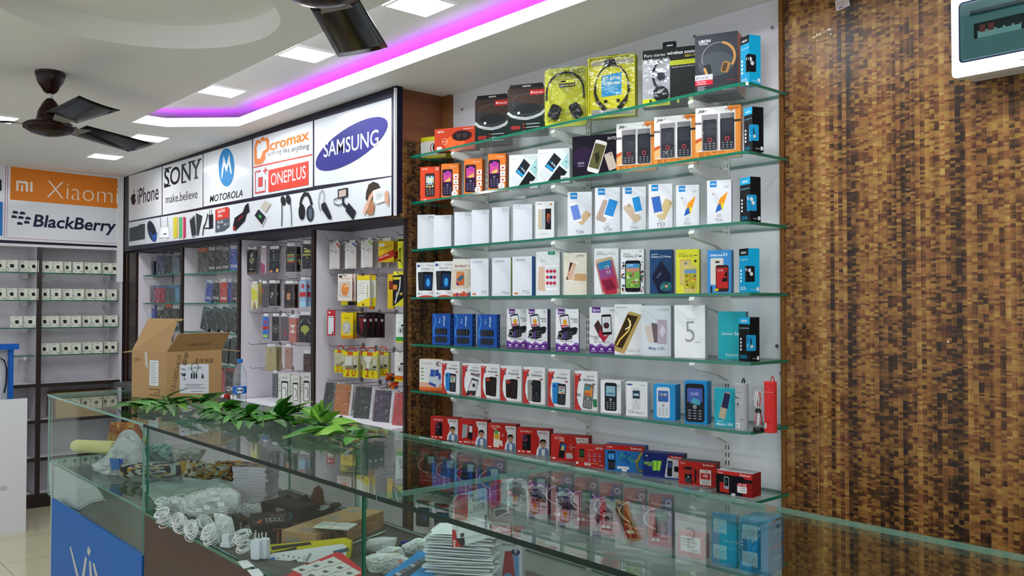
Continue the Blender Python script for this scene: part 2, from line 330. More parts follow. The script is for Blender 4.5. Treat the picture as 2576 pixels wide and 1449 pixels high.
# ------------------------------------------------------------------ lamps
def area(name, parent, size, power, col=(1, 1, 1), rot=(0, 0, 0), loc=(0, 0, -.012), size_y=None, spread=pi):
    l = bpy.data.lights.new(name, 'AREA'); l.energy = power; l.color = col; l.shape = 'RECTANGLE'; l.size = size; l.size_y = size_y or size; l.spread = spread
    o = bpy.data.objects.new(name, l); COL.objects.link(o); o.parent = parent; o.location = loc; o.rotation_euler = rot; return o
PW = 4.6
def panel(x, y, z, label, p=PW):
    e = empty('ceiling_light', (x, y, z), label, 'ceiling light', 'square ceiling lights')
    b = MB()
    for a in ((-.105, -.105, .105, -.095), (-.105, .095, .105, .105), (-.105, -.095, -.095, .095), (.095, -.095, .105, .095)): b.box(a[0], a[1], -.008, a[2], a[3], 0, 'white')
    b.build('frame', e); b = MB(); b.box(-.095, -.095, -.006, .095, .095, -.001, 'lamp'); b.build('diffuser', e)
    area('lamp', e, .19, p, (.93, .97, 1)); return e
for x, y, l in ((-4.574, 1.935, 'square ceiling light in the raised strip, farthest of the three there'), (-3.64, 1.942, 'square ceiling light in the raised strip above the sign wall, middle of three'), (-2.75, 1.95, 'square ceiling light at the top edge, beside the large fan blade')): panel(x, y, HR - .001, l)
for x, y, l in ((-5.62, 1.906, 'square ceiling light just beyond the end of the raised strip'), (-6.52, 1.915, 'square ceiling light in the far corner above the fan blade'), (-5.6, 1.06, 'square ceiling light cut by the left edge, left of the fan')): panel(x, y, HC - .001, l)
for x, y, l in ((-1.85, 1.95, 'first'), (-.95, 1.95, 'second'), (0, 1.95, 'third')): panel(x, y, HR - .001, f'square ceiling light in the raised strip past the picture edge, {l} one')
for x, y, l in ((-4.6, -.6, 'beside the full-view fan'), (-3.2, -.6, 'beside the round ceiling recess'), (-1.6, -.6, 'near the cut-off fan'), (-.2, -.6, 'nearest the shop front'), (-6.2, -.3, 'nearest the orange sign')): panel(x, y, HC - .001, 'square ceiling light over the customer aisle, ' + l, PW * 1.5)
b = MB(); b.box(-4.85, 2.235, HC + .025, X1, 2.25, HC + .032, 'purple'); b.box(-5.28, 1.75, HC + .025, -5.265, 1.88, HC + .032, 'purple')
V = [Vector((-5.27, 1.9, HC + .03)), Vector((-4.95, 2.235, HC + .03))]; b.tube(V, .005, 'purple', 4)
tag(b.build('light_strip'), 'glowing purple light strip hidden behind the ceiling edge', 'light strip')
e = empty('fill_strip', (-1.4, 1.70, HR - .02), 'white strip lamp behind the near edge of the raised ceiling', 'light strip')  # added lamp, hidden from the camera, to whiten the ceiling lip facing it
b = MB(); b.box(-3.8, 0, 0, 3.8, .01, .015, 'cool'); b.build('strip', e)
area('lamp', e, 7.6, 7, (.95, .98, 1), (radians(-90), 0, 0), (0, .012, .006), .012)
b = MB(); b.box(-1.86, .012, -.052, -1.84, .02, -.05, 'white')

# ------------------------------------------------------------------ glass wall shelves
SZ = [2.28, 2.055, 1.826, 1.595, 1.37, 1.147, .92, .69, .455]
ORD = ['top', 'second', 'third', 'fourth', 'fifth', 'sixth', 'seventh', 'eighth', 'lowest']
def glass_slab(b, pts, z0, z1, edge='edge', face='glass'):
    n = len(pts); b.mesh([(x, y, z1) for x, y in pts], [tuple(range(n))], face); b.mesh([(x, y, z0) for x, y in pts], [tuple(reversed(range(n)))], face)
    b.mesh([(x, y, z0) for x, y in pts] + [(x, y, z1) for x, y in pts], [(i, (i + 1) % n, n + (i + 1) % n, n + i) for i in range(n)], edge)
for k, z in enumerate(SZ):
    b = MB(); r = .035
    pts = [(-3.5, 2.43), (-1.61 - r, 2.43)] + [(-1.61 - r + r * sin(radians(a)), 2.43 + r - r * cos(radians(a))) for a in (15, 30, 45, 60, 75)] + [(-1.61, 2.43 + r), (-1.61, 2.676), (-3.5, 2.676)]
    glass_slab(b, pts, z - .0105, z); o = b.build('glass_shelf')
    tag(o, 'long green-edged glass shelf on the white wall, ' + ('topmost of all' if k == 0 else 'lowest of all, mostly behind the counter' if k == 8 else ORD[k] + ' from the top'), 'shelf', 'glass shelves on the white wall')
for j, xb in enumerate((-3.22, -2.55, -1.86)):      # slotted uprights with their shelf brackets
    e = empty('shelf_upright', (xb, 2.68, 0), 'slotted white metal upright on the shelf wall, ' + ('behind the left end of the shelves', 'behind the middle of the shelves', 'behind the right end of the shelves')[j], 'upright', 'slotted shelf uprights')
    b = MB(); b.box(-.014, -.008, .3, .014, 0, 2.45, 'bracket')
    z = .32
    while z < 2.43:
        for s in (-.006, .006): b.box(s - .0018, -.0085, z, s + .0018, -.0079, z + .016, 'slot')
        z += .0275
    b.build('rail', e)
    for k, z in enumerate(SZ):
        b = MB(); zz = z - .0115
        for s in (-.013,):
            b.prism([(0, 0), (-.20, 0), (-.205, -.012), (-.195, -.026), (-.06, -.05), (0, -.075)], Vector((s, -.008, zz)), Vector((0, 1, 0)), Vector((0, 0, 1)), Vector((1, 0, 0)), .022, 'bracket')
        b.build('shelf_bracket', e)

# ------------------------------------------------------------------ sign wall
def sign_frame(name, O, U, V, w, h, label):
    e = MB(); O = Vector(O); U = Vector(U); V = Vector(V); e.prism([(0, 0), (w, 0), (w, h), (0, h)], O, U, V, -U.cross(V), .04, 'navy'); 
    a = plane_art(e, O, U, V, w, h); return e, a
O = Vector((-7.48, 2.35, 2.0)); b, a = sign_frame('s', O, (1, 0, 0), (0, 0, 1), 3.965, .613, '')
Wt = 'signw'; DK = '1a1a22'; RD = 'c93a2a'
a.pq([(324, 443), (407, 419), (407, 541), (324, 556)][::-1], Wt); a.pq([(409, 418), (510, 388), (510, 521), (409, 541)][::-1], Wt)
a.pq([(512, 387), (634, 351), (634, 497), (512, 520)][::-1], Wt); a.pq([(637, 349), (787, 304), (787, 470), (637, 496)][::-1], Wt)
a.pq([(791, 303), (985, 246), (985, 442), (791, 468)][::-1], Wt); a.pq([(324, 560), (985, 445), (985, 542), (324, 619)][::-1], Wt)
# apple mark
a.pq([(331, 492), (335, 488), (338, 487), (341, 490), (340, 498), (342, 506), (339, 514), (336, 516), (334, 515), (331, 510), (329, 500)], DK); a.pq([(335, 485), (338, 478), (339, 481), (337, 485)], DK)
a.tq('iPhone', 346, 514, 399, 501, 40, '1b1b33', .4)
a.tq('SONY', 413, 471, 505, 446, 44, '15151a', 1.1)
for x0, x1, y in ((413, 430, 471), (414, 431, 426), (457, 469, 460), (474, 484, 409), (457, 468, 416), (489, 499, 449), (482, 492, 407), (497, 507, 403)): a.lq([(x0, y), (x1, y - (x1 - x0) * .28)], .011, '15151a')
a.tq('make.believe', 417, 512, 497, 498, 22, '3a3a3e', -.2)
a.eq(570, 421, 20, 48, 0, '1f7cb8'); a.pq([(557, 449), (563, 390), (570, 418), (577, 386), (583, 437), (581, 437), (576, 412), (570, 432), (564, 415), (559, 449)][::-1], Wt)
a.tq('MOTOROLA', 528, 509, 611, 494, 17, '16161c', .7, .6)
# orange fist mark and word
OR = 'd5722c'
a.pq([(640, 372), (644, 356), (650, 351), (655, 356), (658, 347), (664, 344), (668, 350), (672, 345), (677, 352), (678, 378), (668, 386), (668, 400), (660, 412), (641, 415), (640, 395)][::-1], OR)
a.pq([(646, 372), (650, 360), (655, 362), (660, 354), (665, 356), (670, 353), (672, 374), (662, 380), (656, 398), (648, 400)][::-1], Wt)
a.tq('cromax', 679, 379, 778, 350, 26, OR, 2); a.tq('nothing like anything', 672, 394, 778, 373, 14, '5a5a60')
a.lq([(638, 421), (786, 389)], .008, RD)
a.lq([(656, 430), (643, 433), (643, 486), (668, 481), (668, 452)], .012, 'c23b3b'); a.lq([(663, 430), (673, 428)], .011, 'c23b3b'); a.lq([(668, 421), (668, 438)], .011, 'c23b3b'); a.tq('1', 650, 470, 661, 468, 24, 'c23b3b', 1)
a.pq([(676, 428), (777, 405), (777, 465), (676, 484)][::-1], RD); a.tq('ONEPLUS', 682, 467, 770, 448, 31, Wt, .3)
a.eq(885.5, 362, 106, 40, -34, '2b2a78'); a.tq('SAMSUNG', 815, 396, 953, 365, 38, Wt, .7)
# pictures of goods along the lower strip
a.pq([(326, 574), (349, 568), (353, 564), (365, 563), (365, 601), (326, 608)][::-1], '3f4348')
a.eq(383, 582, 10, 27, -14, '222436'); a.pq([(374, 578), (386, 592), (396, 584), (394, 604), (388, 609)][::-1], '2f4f9c')
for x in (405, 423): a.lq([(x, 572), (x - 1, 546)], .006, '3c4148')
a.pq([(406, 574), (424, 571), (427, 598), (420, 603), (405, 603), (402, 599)][::-1], 'eceef0'); a.lq([(402, 600), (426, 598)], .006, '7c8084'); a.pq([(410, 590), (414, 587), (420, 587), (420, 590)][::-1], '444')  if False else a.pq([(410, 590), (414, 587), (420, 587), (420, 590)][::-1], '3c4044')
for x0, x1, c in ((437, 447, 'cfc23c'), (448, 451, 'f2c0b0'), (452, 459, '58b074'), (460, 463, 'e6c0c8'), (462, 468, 'c03058')): a.pq([(x0, 547 - (x0 - 437) * .05), (x1, 546), (x1, 597), (x0, 601)][::-1], c)
a.pq([(477, 553), (491, 540), (497, 592), (484, 598)][::-1], '8a8c90'); a.pq([(479, 556), (490, 544), (495, 590), (484, 594)][::-1], '2c2e33'); a.pq([(494, 536), (510, 543), (500, 594), (497, 590)][::-1], '35373c')
a.pq([(526, 541), (537, 539), (537, 574), (527, 576)][::-1], '1e2024'); a.lq([(529, 541), (528, 527)], .006, '303236'); a.lq([(534, 540), (533, 526)], .006, '303236'); a.lq([(524, 537), (519, 560), (513, 572), (511, 592)], .014, '24262a'); a.lq([(514, 574), (530, 574)], .008, '24262a')
a.pq([(543, 528), (574, 520), (578, 524), (578, 570), (572, 574), (566, 580), (543, 585)][::-1], '4e5560'); a.pq([(543, 528), (574, 520), (578, 524), (578, 548), (543, 555)][::-1], 'c0392f')
a.tq('SanDisk', 549, 537, 568, 532, 9, 'f4e8e4', .5); a.tq('Ultra', 549, 547, 561, 545, 8, 'f4e8e4', .5); a.tq('64 GB', 549, 563, 562, 561, 7, 'e8e8ea'); a.tq('XC I', 564, 568, 576, 566, 6, 'e8e8ea'); a.eq(551, 571, 3, 4, 0, 'a8acb2')
a.pq([(588, 567), (592, 548), (612, 534), (618, 518), (626, 510), (629, 532), (622, 538), (617, 556), (594, 580), (588, 579)][::-1], '17171b'); a.pq([(600, 552), (612, 540), (613, 544), (602, 556)][::-1], '7a1c20'); a.pq([(588, 573), (592, 568), (595, 578), (590, 581)][::-1], 'a01c20')
a.pq([(657, 521), (667, 505), (684, 513), (670, 535)][::-1], 'b8b2a4'); a.pq([(640, 542), (652, 523), (673, 546), (661, 571)][::-1], 'd8dadc'); a.pq([(642, 542), (652, 526), (671, 546), (661, 566)][::-1], '23262c'); a.pq([(652, 543), (656, 540), (660, 546), (656, 550)][::-1], '3fae5c')
for x, y in ((714, 505), (727, 502)): a.eq(x, y, 6, 12, -8, '1c1d22')
a.lq([(711, 512), (711, 545), (710, 570)], .009, '24262c'); a.lq([(732, 510), (735, 540), (735, 568)], .007, '24262c')
a.lq([(757, 517), (760, 500), (767, 488), (777, 489), (782, 500), (786, 516)], .022, '1c1d22'); a.eq(761, 533, 8, 20, 0, '17181c'); a.eq(782, 537, 9, 20, 0, '23262c'); a.eq(783, 537, 5, 15, 0, '55606c')
a.lq([(808, 532), (803, 512), (806, 488), (813, 478), (818, 490), (815, 512)], .006, '6a7078'); a.pq([(810, 514), (820, 508), (836, 545), (835, 552), (828, 551), (811, 526)][::-1], '1c1e24')
a.pq([(852, 477), (877, 472), (877, 495), (852, 500)][::-1], '16171c'); a.pq([(855, 480), (873, 476), (873, 493), (855, 497)][::-1], 'b8a89c'); a.lq([(865, 497), (865, 512), (878, 525)], .02, '20232a'); a.lq([(875, 520), (894, 543)], .05, '1c1e24'); a.lq([(866, 512), (854, 517), (843, 513), (842, 503), (851, 498)], .006, '3c4048')
a.pq([(924, 482), (930, 464), (942, 457), (954, 462), (960, 474), (952, 484), (938, 492), (926, 506), (922, 500)][::-1], '3a2d26'); a.pq([(930, 492), (943, 478), (944, 486), (937, 504), (945, 515), (942, 539), (927, 541), (925, 520)][::-1], 'a4714f')
a.pq([(918, 522), (932, 496), (941, 480), (944, 486), (933, 504), (928, 522), (921, 540), (916, 538)][::-1], 'd2a894'); a.pq([(941, 480), (960, 473), (973, 475), (977, 492), (970, 506), (950, 513), (942, 504)][::-1], 'eef0f0'); a.pq([(946, 486), (958, 480), (968, 481), (970, 493), (962, 502), (948, 505)][::-1], 'c6cccc'); a.tq('VR BOX', 951, 496, 963, 493, 5, '6a7274')
a.pq([(970, 484), (977, 478), (981, 494), (980, 519), (974, 512), (970, 506)][::-1], 'c8987c')
o = b.build('shop_sign'); tag(o, 'long printed sign over the hanging goods, dark frame with phone brand names and gadget pictures', 'sign')
b = MB(); b.box(-3.512, 2.338, 1.985, -3.506, 2.352, 2.6, 'e4e6ea'); tag(b.build('sign_edge_board'), 'thin white board edge at the right end of the long sign', 'board')
b = MB(); b.box(-7.5, 2.391, 1.985, -3.622, 2.66, 2.0, '4a4750'); tag(b.build('sign_soffit'), 'grey underside board beneath the long sign', 'board')
# left sign
O = Vector((-7.5, -1.2, 2.03)); b, a = sign_frame('s', O, (0, 1, 0), (0, 0, 1), 3.53, .615, '')
a.pq([(-60, 404), (308, 441), (308, 619), (-60, 600)][::-1], Wt)
MG = 'b0638a'
for P in (((20, 413), (305, 444), (302, 613), (17, 598)), ((-60, 402), (15, 411), (11, 597), (-60, 592))): a.lq(list(P) + [P[0]], .0045, MG)
a.pq([(27, 419), (299, 450), (298, 525), (25, 502)][::-1], 'df7f2a')
c = 'f2e6da'
a.pq([(41, 454), (67, 456), (71, 460), (71, 482), (65, 482), (64, 462), (47, 460), (46, 480), (41, 480)][::-1], c); a.pq([(53, 465), (58, 466), (58, 482), (53, 481)][::-1], c); a.pq([(76, 457), (82, 458), (82, 483), (76, 483)][::-1], c)
a.tq('Xiaomi', 118, 497, 296, 513, 47, c, -1.9)
for x, y in ((33, 530), (51, 532), (30, 541), (47, 543), (65, 545), (62, 555), (44, 558)): a.pq([(x, y), (x + 9, y + 1), (x + 13, y + 4), (x + 12, y + 8), (x - 2, y + 7)][::-1], '23233f')
a.tq('BlackBerry', 83, 569, 292, 583, 31, '23233f', 2.2, .45)
a.pq([(-40, 452), (4, 452), (4, 480), (-40, 478)][::-1], '23233f'); a.pq([(-40, 506), (7, 508), (6, 593), (-40, 590)][::-1], '2f7ac0')
tag(b.build('shop_sign'), 'printed sign on the far left wall with an orange panel above a dark word mark', 'sign')
slab('trim_6', -7.52, 2.30, 1.75, -7.49, 2.345, 2.62, 'e6e6e6')

# ------------------------------------------------------------------ far left wall cabinet
e = empty('wall_cabinet', (-7.5, 0, 0), 'white cabinet with dark edges and glass shelves under the orange sign', 'cabinet')
YS = [.03, .88, 1.73]; 
b = MB(); b.box(-.3, -1, .06, -.29, 2.34, 2.03, 'lam2')
for y in (-.82, .03, .88, 1.73): b.box(-.3, y - .012, .1, -.012, y + .012, 2.03, 'lam2')
b.box(-.3, 2.325, 0, -.0, 2.345, 2.03, 'lam2'); b.box(-.3, -1, 2.01, .0, 2.34, 2.03, 'lam2')
for z in (.08, .36, .65, .93): b.box(-.3, -1, z, -.012, 2.33, z + .018, 'lam')
b.build('carcass', e)
b = MB()
for y in (-.82, .03, .88, 1.73): b.box(-.012, y - .017, .1, .002, y + .017, 2.01, 'post')
for z in (.36, .65, .93): b.box(-.012, -1, z - .004, .003, 2.33, z + .022, 'post')
b.box(-.05, -1, 0, -.002, 2.345, .1, 'post'); b.build('dark_edging', e)
b = MB(); b.box(-.25, -1, .1, -.24, -.9, .11, 'lam')
LZ = [1.815, 1.60, 1.387, 1.173]
for k, z in enumerate(LZ):
    for y0, y1 in ((-.8, .01), (.05, .86), (.9, 1.71), (1.75, 2.32)):
        if y1 < .5: continue
        b = MB(); b.box(-.27, y0, z - .008, -.02, y1, z, 'glass', front='edge', right='edge'); b.build('glass_shelf', e)
        for yy in (y0 + .04, y1 - .04):
            b = MB(); b.box(-.27, yy - .01, z - .045, -.15, yy + .01, z - .0085, 'bracket'); b.build('shelf_bracket', e)
# dark corner column and hanging-goods bays of the sign wall
b = MB(); b.box(-7.5, 2.36, 0, -7.22, 2.38, 1.98, 'post'); b.box(-7.24, 2.38, 0, -7.22, 2.65, 1.98, 'lam2'); b.box(-7.43, 2.35, 0, -7.405, 2.36, 1.98, '3a2018'); tag(b.build('corner_column'), 'dark brown corner column between the two signs', 'column')
PX = [-7.22, -6.364, -5.393, -4.415, -3.56]
for i, x in enumerate(PX[1:]):
    if i == 3: continue
    e = empty('bay_divider', (x, 2.4, 0), ('dark-fronted divider right of the narrow pouch shelves by the corner', 'dark-fronted divider left of the bagged phone cases', 'dark-fronted divider between phone cases and charger packs')[i], 'divider', 'dividers of the sign wall')
    b = MB(); b.box(-.016, 0, .96, .016, .014, 1.98, 'post'); b.build('dark_edging', e)
    b = MB(); b.box(-.014, .014, .96, .014, .259, 1.98, 'lam2'); b.build('side_panel', e)
b = MB(); b.box(-3.563, 2.43, 0, -3.547, 2.4445, 1.983, 'post'); tag(b.build('divider'), 'dark divider edge beside the woven return panel', 'divider')
b = MB(); b.box(-7.22, 2.36, .94, -3.563, 2.66, .958, 'lam'); b.box(-7.22, 2.2, .925, -3.64, 2.36, .9575, '5e6264'); tag(b.build('wall_ledge'), 'white ledge with a grey front strip under the hanging goods', 'ledge')
b = MB(); b.box(-7.22, 2.1, .9, -3.58, 2.36, .925, '5a5e60'); b.box(-7.22, 2.12, 0, -3.58, 2.34, .9, 'lam2'); tag(b.build('low_counter'), 'grey-topped low counter against the sign wall', 'counter') if False else None
b = MB(); b.box(-7.215, 2.44, 0, -3.58, 2.655, .914, 'lam2'); tag(b.build('base_cabinet'), 'white base cabinet under the ledge of the sign wall', 'cabinet')

# ------------------------------------------------------------------ glass counters
CT = 1.105; DK_Z = .775
YF = lambda x: 1.155 + (x + 3.44) * -.012      # front line, very slightly skewed
XA, XJ, XE = -4.902, -3.44, .3
def cbox(b, x0, x1, y0, y1, z0, z1, face, front='edge', fr=None):
    # glass plate lying between x0..x1, its front edge following the counter line
    P = [(x0, YF(x0) + y0), (x1, YF(x1) + y0), (x1, YF(x1) + y1), (x0, YF(x0) + y1)]
    V = [(x, y, z0) for x, y in P] + [(x, y, z1) for x, y in P]
    b.mesh(V, [(4, 5, 6, 7), (3, 2, 1, 0)], face); b.mesh(V, [(0, 1, 5, 4)], front); b.mesh(V, [(1, 2, 6, 5), (2, 3, 7, 6), (3, 0, 4, 7)], 'edgel' if front.startswith('edge') else front)
def upright(b, x0, x1, y0, y1, z0, z1, face='glass', edge='edge'):
    P = [(x0, YF(x0) + y0), (x1, YF(x1) + y0), (x1, YF(x1) + y1), (x0, YF(x0) + y1)]
    V = [(x, y, z0) for x, y in P] + [(x, y, z1) for x, y in P]
    b.mesh(V, [(0, 1, 5, 4), (2, 3, 7, 6)], face); b.mesh(V, [(4, 5, 6, 7), (3, 2, 1, 0), (1, 2, 6, 5), (3, 0, 4, 7)], edge)
DEP = .60
e = empty('glass_counter', (0, 0, 0), 'far glass display counter with a blue front, holding bags and a yellow roll', 'counter')
b = MB(); cbox(b, XA, XJ + .02, 0, DEP, CT - .010, CT, 'glass2', 'edgel'); b.build('glass_top', e)
b = MB(); upright(b, XA + .005, XJ - .01, .004, .012, .60, CT - .0105, 'glassf', 'edgel'); b.build('front_glass', e)
b = MB(); b.box(XA + .004, YF(XA) + .02, DK_Z, XA + .012, YF(XA) + DEP - .02, CT - .0105, 'edgel', left='glassf', right='glassf'); b.build('end_glass', e)
b = MB(); cbox(b, XA + .013, XJ - .01, .014, DEP - .02, DK_Z - .01, DK_Z - .001, 'glass2', 'edgel'); b.build('glass_deck', e)
b = MB(); b.box(XA + .004, YF(XA) + .02, 0, XA + .02, YF(XA) + DEP - .02, DK_Z - .011, 'b9c0bd'); b.build('end_panel', e)
b = MB(); P = onY(118, 1240, 1.16)
a = plane_art(b, Vector((XA + .02, YF(XA) + .03, 0)), (1, 0, 0), (0, 0, 1), 1, 1); Q = [a.q(*p) for p in ((121, 1162), (180, 1193), (240, 1224), (262, 1260), (228, 1268), (198, 1288), (160, 1272), (126, 1250))]; b.prism([(x, min(z, .764)) for x, z in Q], a.O, Vector((1, 0, 0)), Vector((0, 0, 1)), Vector((0, 1, 0)), .006, 'bcc2c0'); a.lq([(262, 1259), (228, 1266), (198, 1286), (160, 1270)], .004, '26282c'); a.lq([(262, 1254), (228, 1260), (198, 1278)], .002, '4a4c50'); b.build('hanging_sheet', e)
# blue front panel with a hand-drawn word
b = MB(); x0, x1 = XA + .16, XJ - .012
b.box(x0, YF(XJ) + .004, .02, x1, YF(XJ) + .016, .605, '2a66b0'); O = Vector((x0, YF(XJ) + .0035, .02)); a = plane_art(b, O, (1, 0, 0), (0, 0, 1), x1 - x0, .585)
W_ = 'b9bcb8'
a.pq([(175, 1374), (179, 1376), (200, 1456), (194, 1458)][::-1], W_); a.pq([(214, 1400), (219, 1404), (212, 1456), (205, 1456)][::-1], W_); a.pq([(222, 1373), (229, 1385), (224, 1400), (219, 1388)][::-1], W_)
a.pq([(224, 1410), (229, 1414), (233, 1456), (226, 1456)][::-1], W_); a.pq([(233, 1416), (238, 1418), (248, 1456), (241, 1456)][::-1], W_); b.build('front_panel', e)
b = MB()
for y in (CT - .032, CT - .06): b.box(0, 0, 0, .055, .012, .02, 'chrome', M=Matrix.Translation((XA + .02, YF(XA) + DEP - .03, y)))
b.build('hinge_clip', e)
e2 = empty('glass_counter', (0, 0, 0), 'near glass display counter with a dark wood front, packed with cables and boxes', 'counter'); NC = e2
XM = -1.764
b = MB(); cbox(b, XJ + .022, XM - .002, -.006, DEP + .01, CT - .012, CT, 'glass2', 'edged'); b.build('glass_top', e2)
b = MB(); cbox(b, XM + .002, XE, -.006, DEP + .01, CT - .012, CT, 'glass2', 'edged'); b.build('glass_top', e2)
for x0, x1 in ((XJ + .03, -1.846), (-1.84, -.6), (-.594, XE)):
    b = MB(); upright(b, x0, x1, .004, .012, DK_Z + .002, CT - .0125, 'glassf', 'edge'); b.build('front_glass', e2)
b = MB(); b.box(XJ + .022, YF(XJ) + .014, DK_Z + .002, XJ + .03, YF(XJ) + DEP, CT - .0125, 'edge', left='glassf', right='glassf'); b.build('end_glass', e2)
b = MB(); cbox(b, XJ + .022, XE, .0, DEP + .01, DK_Z - .012, DK_Z - .0004, '4b4a44', 'edge'); b.build('deck', e2)
b = MB(); cbox(b, XJ + .02, XE, .003, .02, 0, DK_Z - .0125, 'dwood', 'dwood'); b.build('wood_front', e2)
b = MB(); b.box(XJ + .02, YF(XJ) + .021, 0, XJ + .036, YF(XJ) + DEP, DK_Z - .0125, 'dwood'); b.build('wood_end', e2)
b = MB(); b.box(XJ + .034, YF(XJ) + .013, DK_Z, XJ + .06, YF(XJ) + .05, DK_Z + .012, 'edge'); b.build('corner_block', e2)
for x0 in (XJ + .05, -2.85):
    b = MB(); upright(b, x0, x0 + .62, DEP - .02, DEP - .012, DK_Z + .004, CT - .0125, 'glass', 'edgel'); b.build('sliding_glass', e2)
b = MB(); b.box(-2.87, YF(-2.87) + DEP - .005, DK_Z, -2.84, YF(-2.87) + DEP + .008, CT - .0125, 'e0e2e0'); b.build('door_post', e2)

# ------------------------------------------------------------------ printed boxes
SH = 'the {} glass shelf'
def solve(fn, lo, hi, target):
    for _ in range(40):
        m = (lo + hi) / 2
        if fn(m) < target: lo = m
        else: hi = m
    return (lo + hi) / 2
def PB(k, xl, xr, yt, fn, label, cols='e8e9ec', yaw=28, d=.045, Y=2.468, yb=None, z=None, group='phone boxes on the glass wall shelves', name='phone_box', cat='box', side=None, xs=None, flap=None, left=None, w=None, h=None):
    z = SZ[k] if z is None else z
    if yb: C = onZ(xl, yb, z)
    else:
        y = 700
        for _ in range(4): C = onY(xl, y, Y); y = pj((C.x, C.y, z))[1]
    C.z = z; ya = radians(yaw); dr = Vector((cos(ya), sin(ya), 0))
    w = w or solve(lambda t: pj(C + dr * t)[0], .005, .6, xr); h = h or onY(xl, yt, C.y).z - z
    nd = Vector((-sin(ya), cos(ya), 0))
    if xs: d = solve(lambda t: pj(C + dr * w + nd * t)[0], .001, .2, xs)
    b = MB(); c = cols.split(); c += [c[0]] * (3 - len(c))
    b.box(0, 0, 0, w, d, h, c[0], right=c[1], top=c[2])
    a = Art(b, (0, 0, 0), (1, 0, 0), (0, 0, 1), w, h)
    if fn: fn(a)
    if side: side(Art(b, (w, 0, 0), (0, 1, 0), (0, 0, 1), d, h))
    if left: left(Art(b, (0, d, 0), (0, -1, 0), (0, 0, 1), d, h))
    o = b.build(name, loc=C + Vector((0, 0, .0006)), rot=ya)
    tag(o, label, cat, group)
    if flap: flap(o, w, h, d)
    return o, w, h, d
def part(o, name, fn, label=None):
    b = MB(); fn(b); p = b.build(name, o)
    if label: p['label'] = label
    return p
def lines(a, x, y, n, w, c, dy=.03, t=.008):
    for i in range(n): a.r(x, y - i * dy, x + w * (1 - .25 * (i % 2)), y - i * dy + t, c)
GR = '8a8c92'
def d_plain(pos=0, words=('ROSE', 'Y1 Prime')):
    def f(a):
        a.t(words[0], .62 if pos == 0 else .06, .93, .3, '6d7078', -.3, .5); a.t(words[1], .6 if pos == 0 else .06, .88, .36, '6d7078', -.3, .6)
    return f
def d_vivo(model, kind, hexs, badge):
    def f(a):
        a.r(.12, .845, .4, .985, '2a86c8'); a.t('vivo', .15, .895, .22, 'eef6ff', 1.5, .4)
        G = 'd2b48c'
        if kind == 0: a.ph(.68, .42, .32, .5, -42, G, 'c0a37c', 'b'); a.ph(.34, .54, .43, .46, 14, 'f4f4f6', hexs)
        if kind == 1: a.ph(.36, .5, .46, .46, -22, 'b8a294', 'a08c80', 'b'); a.ph(.64, .56, .46, .48, -18, 'f0f2f5', hexs)
        if kind == 2: a.ph(.42, .42, .44, .42, 38, 'ccb49a', 'b09a84', 'b'); a.ph(.63, .61, .42, .44, 12, 'f0f2f5', hexs)
        if kind == 3: a.ph(.68, .44, .45, .42, -26, 'd0b886', 'b09a70', 'b'); a.ph(.35, .55, .45, .46, 10, 'e8e0d4', hexs)
        if kind == 4:
            a.p([(.13, .76), (.3, .74), (.48, .66), (.5, .52), (.42, .42)], 'dcdee2'); a.e(.26, .69, .012, '202020')
            a.p([(.3, .24), (.68, .32), (.9, .8), (.86, .78), (.5, .52)], 'f2f2f4'); a.p([(.34, .27), (.64, .34), (.86, .74), (.52, .58)], hexs); a.p([(.34, .27), (.6, .33), (.55, .48), (.42, .42)], '2b66b8'); a.p([(.66, .36), (.7, .45), (.6, .5), (.58, .38)], 'e8d830')
            a.t('JOY', .72, .83, .18, '5a5c62', -.3, .8)
        if badge: a.ring(.5, .2, .045, .006, 'b8bac0', ry=.04, n=16); lines(a, .42, .215, 2, .16, 'b0b2b8')
        a.t(model, .5, .075, .34, '74767c', -.4, al='c')
        if kind < 4 and kind: lines(a, .36, .04, 1, .28, 'b0b2b8')
    return f
def d_ubon(bg, acc, wc, ear):
    def f(a):
        a.r(0, .84, 1, 1, acc); a.t('UBON', .2, .885, .55, 'f2f4f6', 1.5); a.t('BIG DADDY BASS', .12, .735, .8, '9fdcf2' if bg == '101114' else 'e4f6fc', 0)
        for i in range(4): a.e(.2, .5 - .08 * i, .027, 'f2f4f6'); 
        a.rr(.86, .42, .14, .36, wc, 0, .12); a.t('LIFE LIKE', .15, .1, .55, acc if bg == '101114' else 'e4f6fc', .5); a.t('EARPHONE', .15, .06, .62, acc if bg == '101114' else 'e4f6fc', .5)
        if ear == 'w': a.e(.82, .52, .035, 'e4e6ea'); a.e(.9, .47, .025, 'c8ccd2')
        if ear == 'k': a.ln([(.76, .56), (.84, .42), (.95, .34)], .02, '15161a'); a.e(.85, .36, .035, 'd8dde2')
    return f
def s_ubon(bg, wc, ear):
    def f(a):
        a.rr(.2, .42, .22, .36, wc, 0, .12); a.r(0, .27, .34, .57, wc); a.r(.72, .04, .94, .12, 'd8dcdf'); a.t('COLOUR', .25, .06, .4, 'e6eaee', .5)
        if ear == 'w': a.e(.08, .5, .045, 'eceef2'); a.e(.26, .42, .045, 'd8dce2')
        if ear == 'k': a.ln([(.05, .52), (.16, .36), (.3, .3)], .03, '15161a'); a.e(.18, .34, .04, 'cfd4da')
    return f
def UB(k, xl, xc, xr, yt, bg, acc, wc, ear, label):
    rc = '13a3cf' if bg != '101114' else '101114'
    PB(k, xl, xc, yt, d_ubon(bg, acc, wc, ear), label, f'{bg} {rc} {bg}', -20, .05, 2.482, xs=xr, side=s_ubon(bg, wc, ear), name='earphone_box', group='slim earphone boxes at the shelf ends')
